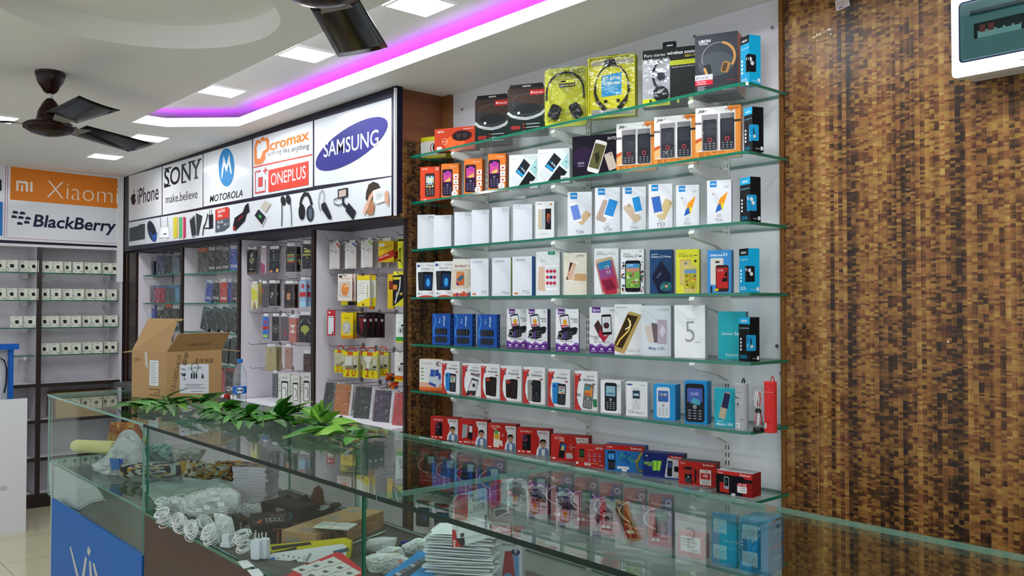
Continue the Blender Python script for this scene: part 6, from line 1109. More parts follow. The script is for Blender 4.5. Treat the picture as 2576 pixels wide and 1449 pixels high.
for i in range(8): PO(b1[1], 353 + 12.4 * i, 364 + 12.4 * i, 718, ('7a5a70', '7a4a60', '6a5a78', 'b03a5c', 'a83a50', '4c5660', '3c4450', '5c88a8')[i], '2a6a9c', '', f'blue-headed bagged case on the middle shelf of the corner bay, {ON[i]} from the left', 2.45 + .01 * (i % 2))
PO(b1[2], 363, 390, 768, '2440a0', 'c8c8c4', '', 'royal blue pouch with white header, lower shelf of the corner bay'); PO(b1[2], 394, 413, 772, '26282a', 'a0a0a0', '', 'black pouch beside the royal blue one, corner bay'); PO(b1[2], 414, 432, 766, '222426', 'b84a24', 'IZAKI', 'black pouch with orange header, corner bay', 2.45); PO(b1[2], 433, 452, 768, '26282c', 'b8b8b8', 'IZAKI', 'black pouch at the right end of the corner bay lower shelf')
# bottle and jar on the ledge
def lathe_bottle():
    p = onY(603, 1000, 2.29); e = empty('water_bottle', (p.x, 2.29, ZL), 'clear plastic water bottle with blue cap on the ledge beside the carton', 'bottle')
    prof = [(.034, 0), (.041, .008), (.041, .05), (.039, .055), (.041, .06), (.041, .105), (.038, .112), (.041, .12), (.041, .15), (.036, .19), (.022, .225), (.015, .24), (.015, .25)]
    b = MB(); b.lathe(prof, 'bottle', 28); b.build('bottle_body', e, smooth=True)
    b = MB(); b.lathe([(.017, .248), (.0175, .268), (.015, .27)], '2a72c0', 20); b.build('cap', e)
    b = MB(); b.lathe([(.0415, .062), (.0415, .104)], '2468b8', 36)
    a0 = radians(-90 + math.degrees(atan2(-p.x, 2.29)) )
    for k, (da, dz) in enumerate(((.55, .017),)):
        n = 20; V = [(.0422 * cos(a0 + da * cos(2 * pi * i / n)), .0422 * sin(a0 + da * cos(2 * pi * i / n)), .083 + dz * sin(2 * pi * i / n)) for i in range(n)]; b.mesh(V + [(.0426 * cos(a0), .0426 * sin(a0), .083)], [(i, (i + 1) % n, n) for i in range(n)], 'e6eaee')
    v, f, x0, x1 = glyphs('kinley', .02, 0); k = .9 / (x1 - x0)
    b.mesh([(.0432 * cos(a0 - .45 + (x - x0) * k), .0432 * sin(a0 - .45 + (x - x0) * k), .079 + y * k * .0432) for x, y in v], f, '1c2c54'); b.build('label', e)
lathe_bottle()
p = onY(571, 1005, 2.27); e = empty('small_jar', (p.x, 2.27, ZL), 'small red jar on the ledge left of the water bottle', 'jar')
b = MB(); b.lathe([(.018, 0), (.021, .004), (.021, .028), (.017, .034)], '8a2420', 18); wrap(b, .021, .034, [(225, 260, .2, .75, 'd89a6c')]); b.build('jar_body', e); b = MB(); b.lathe([(.018, .034), (.018, .046), (.015, .048)], 'b02824', 18); b.build('lid', e)

# ------------------------------------------------------------------ ceiling fans
def fan(x, y, rod, angs, label):
    e = empty('ceiling_fan', (x, y, HC), label, 'ceiling fan', 'dark ceiling fans')
    b = MB(); b.lathe([(.062, 0), (.064, -.012), (.052, -.05), (.03, -.088), (.014, -.1)], 'fan', 24); b.build('ceiling_cup', e, smooth=True)
    b = MB(); b.tube([(0, 0, -.09), (0, 0, -rod)], .011, 'd8d4ce', 10); b.build('down_rod', e)
    b = MB(); b.lathe([(.012, -rod + .05), (.03, -rod + .03), (.05, -rod - .01), (.056, -rod - .045), (.06, -rod - .06)], 'fan', 24); b.build('motor_cover', e, smooth=True)
    zb = -rod - .075
    b = MB(); b.lathe([(.06, zb + .018), (.095, zb + .012), (.112, zb), (.108, zb - .014), (.08, zb - .032), (.04, zb - .044), (.01, zb - .048)], 'fan', 32); b.build('motor_housing', e, smooth=True)
    for a in angs:
        t = radians(a); U = Vector((cos(t), sin(t), 0)); V = Vector((-sin(t), cos(t), -.2)).normalized()
        b = MB(); b.prism([(.09, -.018), (.2, -.045), (.2, .045), (.09, .018)], Vector((0, 0, zb + .004)), U, V, U.cross(V), .004, '8c8880'); bk = b
        b = MB(); b.grid(lambda u, v: tuple(Vector((0, 0, zb + .010)) + U * (.15 + .45 * u) + V * ((v - .5) * (.135 + .03 * u)) + Vector((0, 0, -.008 * u + .005 * (2 * v - 1) ** 2))), 10, 6, 'blade')
        o = b.build('blade', e, smooth=True); m = o.modifiers.new('s', 'SOLIDIFY'); m.thickness = .002; bk.build('blade_bracket', o)
    return e
fan(-4.357, 1.04, .17, (4, 122, 243), 'dark brown three-blade ceiling fan in full view at the left')
fan(-1.99, 1.10, .17, (138, 258, 18), 'dark ceiling fan cut off by the top edge, one glossy blade pointing down right')

# ------------------------------------------------------------------ distribution board and stickers on the woven wall
Z0 = Vector((-1.02, 2.55, 2.195)); wdb, hdb = .46, .235
e = empty('distribution_board', (-1.02, 2.55, 2.19), 'white electrical breaker box with a dark window on the woven wall', 'breaker box')
b = MB(); b.prism(rrect(wdb / 2, hdb / 2, wdb, hdb, .014), Vector((0, .03, 0)), Vector((1, 0, 0)), Vector((0, 0, 1)), Vector((0, -1, 0)), .03, 'mdb'); b.build('cover', e)
b = MB(); b.box(.018, .03, .008, wdb - .01, .112, hdb - .01, 'mdb')
for i in range(6): b.lathe([(.013, -.001), (.013, 0)], 'd8d8d0', 14, (.06 + .045 * i, .07, .0075)); 
b.build('housing', e)
b = MB(); a = Art(b, (0, -.0, 0), (1, 0, 0), (0, 0, 1), wdb, hdb)
a.raw(rrect(.23, .125, .42, .17, .012), '20244a'); a.raw(rrect(.23, .125, .412, .162, .01), '7c9092'); a.raw([(.05, .165), (.42, .165), (.42, .18), (.05, .18)], '3c484a'); a.raw([(.06, .1), (.2, .1), (.2, .142), (.06, .142)], '1c2022'); a.raw([(.07, .1), (.18, .1), (.18, .12), (.07, .12)], 'b8c4c2')
for i in range(5): a.raw([(.075 + .022 * i, .115), (.09 + .022 * i, .115), (.09 + .022 * i, .135), (.075 + .022 * i, .135)], 'a03a3c' if i < 2 else '2c3032')
b.build('breaker_panel', e)
b = MB(); b.box(.024, -.006, .046, .436, -.004, .204, 'pane'); b.build('window', e)
b = MB(); b.prism([(.06 * cos(t) * .4, .012 * sin(t) * .6) for t in [2 * pi * i / 16 for i in range(16)]], Vector((.2, .0, .022)), Vector((1, 0, 0)), Vector((0, 0, 1)), Vector((0, -1, 0)), .003, 'dedfd8'); b.build('latch', e)
def sticker(px0, py0, w, h, rot, c, fn, label, name='sticker', thick=.0006):
    p = onY(px0, py0, 2.6635); b = MB(); b.box(-w / 2, 0, -h / 2, w / 2, thick, h / 2, c); a = Art(b, (-w / 2, 0, -h / 2), (1, 0, 0), (0, 0, 1), w, h)
    if fn: fn(a)
    tag(b.build(name, loc=p, rot=(0, radians(rot), 0)), label, 'sticker', 'stickers on the woven wall')
sticker(2119, 8, .047, .035, -8, 'cfc8c6', lambda a: (lines(a, .1, .7, 5, .8, 'a86a70', .14, .04), a.r(.2, .1, .5, .2, '3a3c7c')), 'small printed paper sticker at the top of the woven wall')
sticker(2086, 80, .032, .022, -10, 'film', None, 'shiny clear tape piece high on the woven wall')
sticker(2050, 98, .08, .02, -28, 'film', None, 'long slanted clear tape strip beside the shelf wall')
sticker(2385, 860, .006, .006, 0, 'c8c4b8', None, 'tiny pale spot stuck on the woven wall', 'wall_spot')

# ------------------------------------------------------------------ left foreground: white board and blue stand
P = onZ(65, 1337, 0)
b = MB(); b.box(0, -.9, 0, .02, 0, .915, 'd6d8da'); b.box(.0203, -.16, .30, .0206, -.12, .33, 'b8b8ba')
tag(b.build('white_board', loc=(P.x - .02, P.y, 0)), 'plain white board standing on the floor at the left edge', 'board')
e = empty('blue_stand', (-7.15, 1.48, 0), 'blue-framed stand with a cable behind the white board', 'stand')
b = MB(); b.box(-.03, -.03, 0, .03, .0, 1.24, '1f5cb0'); b.box(-.03, -.9, 1.24, .05, .03, 1.28, '1f5cb0'); b.build('frame', e)
b = MB(); b.box(-.02, -.9, .3, -.01, -.03, 1.235, 'b9bcc2'); b.build('panel', e)
b = MB(); b.tube([(.01, -.08, 1.18), (.012, -.055, 1.16), (.012, -.04, 1.1), (.012, -.042, 1.0), (.012, -.055, .93)], .005, '1c1e26'); b.build('cable', e)
b = MB(); p = onX(270, 968, -7.6); b.box(-7.75, 1.98, .9485, -7.52, 2.31, .952, '8a6a44'); b.box(-7.78, 1.86, .668, -7.56, 2.3, .85, 'b8935c'); tag(b.build('kraft_carton'), 'brown carton inside the far cabinet below the ledge', 'carton') if False else None
b = MB(); b.box(-.24, 0, 0, 0, .44, .2, 'b08a58', right='c09a64'); a = Art(b, (0, 0, 0), (0, 1, 0), (0, 0, 1), .44, .2); a.ring(.5, .8, .08, .02, '5a4026', 180, 360); tag(b.build('kraft_carton', loc=(-7.53, 1.86, .6686)), 'low brown carton inside the far cabinet under its wide ledge', 'carton')

# ------------------------------------------------------------------ brown carton on the counter
C0 = onZ(418, 1011, CT); ya = radians(103); U1 = Vector((cos(ya), sin(ya), 0)); V1 = Vector((-sin(ya), cos(ya), 0))
wr = solve(lambda t: pj(C0 + U1 * t)[0], .05, .8, 557); wl = .27
wl = solve(lambda t: -pj(C0 + V1 * t)[0], .05, .8, -331)
hc = onY(418, 886, C0.y).z - CT
e = empty('cardboard_carton', C0 + Vector((0, 0, .0005)), 'open brown cardboard carton with a white caution label, flaps up, on the far counter', 'carton', rot=ya)
b = MB(); t = .005
b.box(0, 0, 0, wr, t, hc, 'kraft'); b.box(0, wl - t, 0, wr, wl, hc, 'kraft'); b.box(0, t, 0, t, wl - t, hc, 'kraft'); b.box(wr - t, t, 0, wr, wl - t, hc, 'kraft'); b.box(t, t, 0, wr - t, wl - t, t, 'kraft')
W = plane_art(b, (0, 0, 0), (1, 0, 0), (0, 0, 1), wr, hc)
def LQ(px, py):      # picture point -> fractions on the right face
    r = ray(px, py); N = U1.cross(Vector((0, 0, 1))); k = (C0 - Vector((0, 0, ZC))).dot(N) / r.dot(N); d = Vector((0, 0, ZC)) + r * k - C0; return d.dot(U1) / wr, d.z / hc
def box4(a, pts, c): a.p([LQ(*p) for p in pts][::-1], c)
a = W; K2 = '5c4226'
box4(a, [(452, 917), (525, 916), (525, 990), (452, 990)], 'dcdfe6'); x, y = LQ(474, 930); a.t('CAUTION!', x, y, .24, '3a4050', 1.2); a.ring(*LQ(490, 925), .085, .016, '2f6a4c', ry=.1)
a.e(*LQ(464, 943), .03, '2b2b4c'); a.ln([LQ(464, 945), LQ(464, 955)], .01, '2b2b4c'); a.ln([LQ(461, 955), LQ(467, 955)], .012, '2b2b4c')
for xx in (480, 486, 492): box4(a, [(xx, 940), (xx + 4, 938), (xx + 4, 952), (xx, 953)], '26283c')
box4(a, [(506, 950), (509, 938), (513, 950), (509, 953)], '3a3c4c')
for i, (x0, x1, yy) in enumerate(((465, 511, 967), (468, 504, 971), (462, 518, 976), (480, 512, 985))): a.ln([LQ(x0, yy), LQ(x1, yy)], .009, '7c8090')
for i in range(4): xx = 492 + 12 * i; a.ln([LQ(xx, 903), LQ(xx + 8, 903), LQ(xx + 8, 912), LQ(xx, 912), LQ(xx, 903)], .007, K2); a.ln([LQ(xx + 3, 911), LQ(xx + 4, 904)], .02, K2)
x, y = LQ(440, 983); a.t('12-15051X10', x, y, .56, '6a5a48', -.4, .3, 78); x, y = LQ(464, 948); a.t('4.1 B', x, y, .24, '5a5048', -.4, .3, 80); x, y = LQ(470, 910); a.t('MP', x, y, .14, '5a5048', -.4, .3, 70)
a = Art(b, (0, wl, 0), (0, -1, 0), (0, 0, 1), wl, hc)
a.t('OPPO', .06, .78, .2, '5c4628', .5); a.r(.52, .3, .78, .82, 'd8dade'); lines(a, .56, .76, 9, .16, '8a8e98', .05, .01); a.r(.52, .1, .84, .115, K2); a.r(.52, .22, .84, .235, K2); a.p([(.68, .14), (.72, .14), (.7, .18)], K2); a.r(.78, .14, .8, .2, K2); a.p([(.38, .98), (.46, .98), (.5, .62), (.4, .7)], 'c8beb0')
b.build('carton_body', e)
def flapq(name, A, B, C, D, col, fn=None):
    b = MB(); b.poly([A, B, C, D], col); N = (B - A).cross(D - A).normalized() * .004; b.poly([p - N for p in (D, C, B, A)], col)
    P4 = [A, B, C, D]
    for i in range(4): b.poly([P4[i], P4[i] - N, P4[(i + 1) % 4] - N, P4[(i + 1) % 4]], 'c8a474')
    if fn: U = (B - A).normalized(); fn(Art(b, A, U, (D - A).normalized(), (B - A).length, (D - A).length))
    b.build(name, e)
v = Vector
flapq('flap', v((0, 0, hc)), v((wr, 0, hc)), v((wr * 1.02, -.10, hc + .085)), v((wr * .02, -.10, hc + .085)), 'kraft2') if False else None
flapq('flap', v((0, wl, hc)), v((0, 0, hc)), v((.04, -.02, hc + .15)), v((.075, wl * .94, hc + .155)), 'kraft', lambda a: (a.r(.42, 0, .52, 1, 'c6b48c'), a.p([(.46, .3), (.52, .36), (.5, .5), (.44, .44)], '2f6a4c'), a.p([(.45, .6), (.5, .66), (.48, .78)], '2f6a4c'), a.r(.44, .86, .52, 1, 'c8d4d8'), a.r(0, .93, 1, 1, 'b39c6c')))
flapq('flap', v((0, 0, hc)), v((wr, 0, hc)), v((wr * 1.12, -.02, hc + .085)), v((wr * .16, -.02, hc + .085)), 'kraft2', lambda a: a.t('F25M 50064 BB', .3, .3, .4, '5a4428', .8))
flapq('flap', v((wr, 0, hc)), v((wr, wl, hc)), v((wr + .12, wl * .8, hc - .012)), v((wr + .13, .03, hc - .016)), 'kraft')
flapq('flap', v((0, wl, hc)), v((wr, wl, hc)), v((wr, wl + .07, hc - .02)), v((0, wl + .075, hc - .01)), 'kraft')

# ------------------------------------------------------------------ mango leaves on the counter
def leaf(b, base, tip, wid, c, up=.012, roll=0):
    D = tip - base; L = D.length; U = D.normalized(); S = U.cross(Vector((0, 0, 1))); S = S.normalized() if S.length > .1 else Vector((1, 0, 0)); Nn = S.cross(U).normalized()
    S, Nn = S * cos(roll) + Nn * sin(roll), Nn * cos(roll) - S * sin(roll); n = 9; V = []
    for i in range(n + 1):
        t = i / n; w = wid * max(.015, (sin(pi * min(1, t ** .85)) ** .8)) / 2; z = up * sin(pi * t)
        c0 = base + U * (L * t) + Nn * z
        V += [c0 + S * w + Nn * w * .35, c0 + S * w * .5 + Nn * w * .1, c0, c0 - S * w * .5 + Nn * w * .1, c0 - S * w + Nn * w * .35]
    b.mesh(V, [(5 * i + j, 5 * i + j + 1, 5 * i + j + 6, 5 * i + j + 5) for i in range(n) for j in range(4)], c)
    R = [base + U * (L * i / 8) + Nn * (up * sin(pi * i / 8) + .0008) for i in range(9)]; b.tube(R, .0008, 'a8c068', 4)
def sprig(label, stem, leaves, seed):
    rd = random.Random(seed); lv = list(leaves)
    for k, (bx, by, tx, ty, zh, wd, c) in enumerate(lv[::2]): leaves.append((bx + rd.uniform(-6, 10), by + rd.uniform(-2, 4), tx + rd.uniform(-26, 26), ty + rd.uniform(-4, 12) if zh else ty + rd.uniform(-8, 6), 0, wd * .9, 'leafd' if k % 3 else 'leafm'))
    pts = [(stem[i][0] + (stem[i + 1][0] - stem[i][0]) * t, stem[i][1] + (stem[i + 1][1] - stem[i][1]) * t) for i in range(len(stem) - 1) for t in (.1, .4, .7)]
    for k in range(16 if seed < 4 else 9):
        px, py = pts[k % len(pts)]; a = rd.uniform(0, 2 * pi); leaves.append((px, py, px + cos(a) * rd.uniform(55, 85), py + sin(a) * 17 + 2, 0, rd.uniform(.04, .06), ('leafd', 'leafm', 'leafd', 'leafl' if seed == 4 else 'leafm')[k % 4]))
    rd = random.Random(seed); s0 = onZ(*stem[0], CT + .01); e = empty('leafy_twig', (s0.x, s0.y, CT + .001), label, 'leaves', 'leafy twigs on the counter')
    b = MB(); P = [onZ(x, y, CT + .012) - e.location for x, y in stem]; b.tube(P, .0028, 'stem', 6, .0016); b.build('stem', e)
    for i, (bx, by, tx, ty, zh, wd, c) in enumerate(leaves):
        A = onZ(bx, by, CT + .014 + .003 * (i % 4)); B = onZ(tx, ty + 0, CT + .012)
        if zh:                      # raised tip: lift it above the glass along the same line of depth
            dpt = A.y; B = onY(tx, ty, dpt + (0 if zh < 2 else .03)); B.z = max(B.z, CT + .012)
        b = MB(); leaf(b, A - e.location, B - e.location, wd * (1.0 if c == 'leafl' else .88), c, rd.uniform(.003, .01), rd.uniform(-.3, .3)); o = b.build('leaf', e, smooth=True)
D_, M_, L_ = 'leafd', 'leafm', 'leafl'
sprig('dark green leafy twig in front of the brown carton, left end of the row', [(338, 1022), (400, 1020), (440, 1016), (500, 1014)],
      [(412, 1012, 334, 1026, 0, .055, D_), (415, 1013, 352, 1008, 0, .05, D_), (418, 1015, 370, 1030, 0, .04, M_), (420, 1010, 414, 996, 0, .04, D_), (417, 1002, 474, 977, 1, .035, M_), (425, 1013, 515, 1000, 1, .06, M_), (430, 1016, 440, 1046, 0, .045, D_), (462, 1015, 520, 1042, 0, .065, D_), (505, 1014, 547, 990, 1, .055, D_), (500, 1018, 562, 1034, 0, .06, M_), (420, 1018, 412, 1045, 0, .04, D_), (445, 1018, 470, 1034, 0, .04, L_), (412, 1012, 330, 1006, 0, .03, L_)], 1)
sprig('mid green leafy twig between the carton and the water bottle', [(540, 1030), (580, 1048), (620, 1050), (680, 1030)],
      [(560, 1028, 618, 1012, 1, .055, M_), (565, 1035, 610, 1020, 0, .06, M_), (572, 1045, 520, 1056, 0, .05, D_), (580, 1046, 640, 1030, 0, .05, D_), (590, 1050, 600, 1082, 0, .045, M_), (600, 1046, 555, 1018, 0, .045, D_), (610, 1048, 655, 1060, 0, .05, D_), (620, 1044, 650, 1018, 1, .05, M_), (560, 1046, 600, 1062, 0, .06, D_), (540, 1030, 590, 1012, 0, .035, L_), (630, 1050, 665, 1075, 0, .05, D_)], 2)
sprig('dark leafy twig behind the middle of the counter top', [(640, 1062), (690, 1052), (720, 1044), (760, 1028)],
      [(700, 1048, 648, 1042, 1, .06, M_), (705, 1042, 650, 1040, 0, .05, D_), (700, 1048, 737, 992, 1, .055, D_), (690, 1040, 738, 1012, 1, .05, D_), (695, 1050, 640, 1066, 0, .06, D_), (700, 1052, 652, 1062, 0, .05, D_), (705, 1050, 760, 1020, 1, .05, D_), (715, 1046, 790, 1010, 1, .04, L_), (710, 1052, 740, 1072, 0, .05, D_), (690, 1058, 745, 1064, 0, .045, D_), (720, 1042, 752, 1030, 0, .06, D_), (680, 1060, 720, 1076, 0, .05, D_)], 3)
sprig('bright lime green leafy twig, right end of the row near the middle of the picture', [(905, 1108), (880, 1094), (850, 1082), (805, 1070)],
      [(805, 1066, 755, 1025, 1, .06, L_), (800, 1062, 798, 1012, 1, .05, L_), (812, 1060, 812, 1003, 1, .05, L_), (818, 1066, 858, 1036, 1, .045, L_), (795, 1070, 730, 1070, 0, .06, L_), (830, 1074, 913, 1068, 0, .085, L_), (845, 1082, 725, 1100, 0, .06, L_), (870, 1092, 788, 1098, 0, .085, L_), (800, 1068, 712, 1050, 0, .05, L_), (808, 1066, 780, 1022, 1, .05, L_), (815, 1075, 805, 1083, 0, .05, D_), (825, 1068, 862, 1052, 0, .05, D_), (812, 1064, 832, 1030, 1, .05, M_), (840, 1078, 890, 1078, 0, .05, M_), (905, 1104, 922, 1078, 1, .035, M_), (905, 1104, 920, 1112, 0, .045, D_)], 4)

# ------------------------------------------------------------------ goods inside the counters
DZ = DK_Z + .0004
def resample(P, n):
    P = P + [P[0]]; L = [0]
    for i in range(1, len(P)): L.append(L[-1] + hypot(P[i][0] - P[i - 1][0], P[i][1] - P[i - 1][1]))
    out = []; j = 0
    for k in range(n):
        s = L[-1] * k / n
        while L[j + 1] < s: j += 1
        t = (s - L[j]) / max(1e-9, L[j + 1] - L[j]); out.append((P[j][0] + (P[j + 1][0] - P[j][0]) * t, P[j][1] + (P[j + 1][1] - P[j][1]) * t))
    return out
def puff(b, pts, Y, thick, c, seed=1, yaw=30, zmin=DZ, n=36, rings=7, crump=.25, cols=None, back=True, loc=Vector((0, 0, 0))):
    """soft lump: the outline stands on a real upright plane and bulges to both sides of it"""
    rd = random.Random(seed); ya = radians(yaw); U = Vector((cos(ya), sin(ya), 0)); V = Vector((0, 0, 1)); C = onY(sum(p[0] for p in pts) / len(pts), sum(p[1] for p in pts) / len(pts), Y)
    a = Art(b, C, U, V, 1, 1, (C, U, V)); q = resample([a.q(*p) for p in pts], n); cx = sum(p[0] for p in q) / n; cz = sum(p[1] for p in q) / n; N = U.cross(V)
    for sgn in ((1, -1) if back else (1,)):
        VV = []; 
        for r in range(rings + 1):
            k = r / rings
            for i in range(n):
                j = crump * thick * (1 - k) * (rd.random() - .5) * 2 if 0 < r < rings else 0; jj = (rd.random() - .5) * .12 * thick if 0 < r < rings else 0
                p = C + U * (cx + (q[i][0] - cx) * k + jj) + V * (cz + (q[i][1] - cz) * k + jj) + N * (sgn * thick * math.sqrt(max(0, 1 - k * k)) * .9 + j)
                p.z = max(p.z, zmin); VV.append(p - loc)
        F_ = [(r * n + i, r * n + (i + 1) % n, (r + 1) * n + (i + 1) % n, (r + 1) * n + i) for r in range(rings) for i in range(n)]
        if cols and sgn == 1:
            base = len(b.v); b.v += [tuple(p) for p in VV]
            for k, f_ in enumerate(F_): b.f.append(tuple(base + t for t in f_)); b.m.append(b.mi(cols[((k // n) * 2 + (k % n) // 4 + rd.randrange(2)) % len(cols)]))
        else: b.mesh(VV, F_, c)
    return C
def lump(name, pts, Y, thick, c, label, cat, group=None, **k):
    b = MB(); C = onY(pts[0][0], pts[0][1], Y); L = Vector((C.x, Y, DZ)); k.setdefault('loc', L); puff(b, pts, Y, thick, c, **k); o = b.build(name, loc=L, smooth=True); return tag(o, label, cat, group)
def vplane(px, py, Y, yaw, tilt=0):
    ya = radians(yaw); U = Vector((cos(ya), sin(ya), 0)); B = Vector((-sin(ya), cos(ya), 0)); t = radians(tilt); return onY(px, py, Y), U, (Vector((0, 0, 1)) * cos(t) + B * sin(t)).normalized()
def traced(name, frame, pts, thick, c, side, fn, label, cat, group=None, kids=None):
    """flat card: outline and print placed on a real plane, with thickness behind it"""
    C, U, V = frame; b = MB(); N = U.cross(V).normalized(); I = Matrix((U, V, N)).transposed().to_4x4(); I.translation = C; inv = I.inverted()
    b2 = MB(); a = Art(b2, C, U, V, 1, 1, (C, U, V)); q = [a.q(*p) for p in pts]
    if sum(q[i][0] * q[(i + 1) % len(q)][1] - q[(i + 1) % len(q)][0] * q[i][1] for i in range(len(q))) < 0: q = q[::-1]
    n = len(q); A = [C + U * x + V * y for x, y in q]; Bk = [p - N * thick for p in A]
    b2.mesh(A, [tuple(range(n))], c); b2.mesh(Bk, [tuple(reversed(range(n)))], side); b2.mesh(A + Bk, [(i, n + i, n + (i + 1) % n, (i + 1) % n) for i in range(n)], side)
    if fn: fn(a)
    b2.v = [tuple(inv @ Vector(p)) for p in b2.v]; o = b2.build(name); o.matrix_world = I
    tag(o, label, cat, group)
    return o
def flat(px, py, z): return onZ(px, py, z), Vector((1, 0, 0)), Vector((0, 1, 0))
# far counter
lump('plastic_bag', [(228, 1168), (262, 1150), (285, 1120), (300, 1092), (318, 1078), (338, 1084), (352, 1098), (364, 1130), (372, 1170), (368, 1206), (352, 1250), (330, 1236), (312, 1222), (290, 1214), (270, 1222), (248, 1216), (256, 1192), (232, 1184)], 1.33, .05, 'milky', 'crumpled white plastic bag standing in the far glass counter', 'bag', seed=3, crump=.5)
lump('orange_package', [(278, 1062), (345, 1062), (372, 1110), (360, 1150), (262, 1140)], 1.55, .03, 'a8622c', 'orange-brown wrapped package behind the white plastic bag', 'package', seed=4, cols=('a8622c', 'b87438', '9a5026', 'b8a05c'))
p0 = onY(195, 1122, 1.25); p1 = onY(292, 1126, 1.32)
e = empty('paper_roll', p0, 'pale yellow paper roll lying in the far glass counter, end towards the left', 'roll')
b = MB(); b.tube([Vector((0, 0, 0)), (p1 - p0) * .5, (p1 - p0)], .031, 'd8cf8c', 20); b.build('roll_body', e)
b = MB(); D = (p1 - p0).normalized()
for r in (.027, .02, .012): b.tube([-D * (.002 + .0005 / r), D * .001], r, ('c8bc70', 'b8aa5c', 'd8cf8c')[int(r * 100) % 3], 18)
b.build('spiral_end', e)
traced('blue_card', vplane(275, 1185, 1.27, 28), [(275, 1152), (299, 1155), (300, 1180), (280, 1184)], .002, '4a74b4', '3a60a0', lambda a: a.pq([(299, 1156), (309, 1156), (309, 1166), (300, 1166)][::-1], '1f4fb0'), 'small blue card leaning against the white plastic bag', 'card')
PL = 'printed pouches piled in the far counter'
for i, (P, Y, cols, l) in enumerate((([(303, 1172), (330, 1163), (400, 1166), (470, 1158), (476, 1196), (420, 1206), (345, 1200), (322, 1206), (302, 1190)], 1.37, ('242018', 'c08a2a', '98a29a', 'a8b0a8', '2c261c'), 'black and orange printed pouch at the front left of the pile'),
    ([(350, 1120), (420, 1116), (450, 1138), (436, 1162), (352, 1160)], 1.46, ('7c9a94', '98b0a8', '5c7c84', 'a8b8b0'), 'bluish clear bundle on top of the pouch pile'),
    ([(430, 1130), (480, 1122), (520, 1132), (500, 1164), (440, 1164)], 1.52, ('a8988c', 'b8aca4', 'c0b8b4'), 'greyish clear bundle at the back of the pouch pile'),
    ([(470, 1156), (530, 1166), (580, 1172), (572, 1196), (520, 1208), (462, 1200)], 1.43, ('a87a34', '989c8c', '2c2620', 'b8b4a4', 'c48a30'), 'orange striped pouch in the middle of the pile'),
    ([(540, 1160), (600, 1158), (634, 1166), (630, 1190), (590, 1214), (548, 1204)], 1.56, ('c8782a', '3a2418', '8c4a2c', 'b8a890', 'd08a34'), 'bright orange pouch beside the booklet stack'))):
    lump('printed_pouch', P, Y, .03, cols[0], l, 'pouch', PL, seed=20 + i, cols=cols, crump=.4)
traced('paper_sheet', flat(470, 1240, DZ + .004), [(352, 1222), (420, 1206), (560, 1214), (600, 1232), (560, 1262), (470, 1292), (400, 1275)], .001, 'b8c4c2', 'b8c4c2', None, 'translucent white sheet lying flat at the joint of the two counters', 'sheet')
b = MB(); nb = 13
Cb = onZ(613, 1266, DZ); 
for i in range(nb):
    o = None; b = MB(); w, d_, h = .145, .1, .0112; jx = RND.uniform(-.004, .004)
    b.box(-w / 2 + jx, -d_ / 2, 0, w / 2 + jx, d_ / 2, h - .0006, 'd6c8d4', front='e2d6e0', left=('b8a0a0' if i % 3 else '7a2c34'), top='c8a88c' if i == nb - 1 else 'b0a0ae')
    for y_ in (.3, .55, .8): b.box(-w / 2 + jx, -d_ / 2 - .0002, h * y_, w / 2 + jx, -d_ / 2, h * y_ + .0005, '94889a')
    if i == nb - 1: a = Art(b, (-w / 2, -d_ / 2, h - .0005), (1, 0, 0), (0, 1, 0), w, d_); [a.e(RND.random(), RND.random(), .16, RND.choice(('c87a2c', '8a3a34', 'a8a04c', '3a4a3c')), n=8) for _ in range(14)]
    o = b.build('booklet', loc=(Cb.x, Cb.y + .05, DZ + i * h), rot=radians(35 + RND.uniform(-3, 3)))
    tag(o, 'pink-edged booklet in the tall stack inside the counter, ' + ('topmost with a colourful cover' if i == nb - 1 else 'at the very bottom' if i == 0 else f'{("second", "third", "fourth", "fifth", "sixth", "seventh", "eighth", "ninth", "tenth", "eleventh", "twelfth")[i - 1]} from the bottom'), 'booklet', 'stack of booklets')
# near counter: bagged cables
def coil(b, C, R, yaw, tilt, n, c, rd, r=.0022, ex=1.0, spread=.012):
    y0_, t0_ = yaw, tilt
    for k in range(n):
        yaw = y0_ + rd.uniform(-22, 22); tilt = t0_ + rd.uniform(-16, 16); ya = radians(yaw); A = Vector((cos(ya), sin(ya), 0)); B = Vector((-sin(ya) * sin(radians(tilt)), cos(ya) * sin(radians(tilt)), cos(radians(tilt)))); N = A.cross(B)
        rr = R * rd.uniform(.6, 1.08); off = N * rd.uniform(-spread, spread) + A * rd.uniform(-.003, .003); m = 14
        b.tube([C + off + A * rr * ex * cos(2 * pi * i / m) + B * rr * sin(2 * pi * i / m) for i in range(m + 1)], r, c, 5, caps=False)
KG = 'bagged white cables in the near counter'
def cable_bag(coils, pts, Y, label, thick=.02, extras=None, seed=1, mt='film'):
    C0_ = onY(pts[0][0], pts[0][1], Y); L = Vector((C0_.x, Y, DZ)); e = empty('cable_bag', L, label, 'cable bag', KG); rd = random.Random(seed)
    for (px, py, z, R, yaw, tilt, n) in coils:
        b = MB(); c = onZ(px, py, z); c.z = max(c.z, DZ + R * abs(sin(radians(tilt)) if tilt < 45 else 1) * .95 + .004); coil(b, c - L, R, yaw, tilt, n + 6, 'dddfe2', rd, .0015, .8, .03); b.build('cable_coil', e)
    b = MB(); puff(b, pts, Y, thick, mt if mt != 'film' else 'haze', seed=seed, loc=L, crump=.6, n=28, rings=6); b.build('clear_bag', e)['label'] = 'thin clear plastic bag'
    if extras: extras(e, L)
    return e
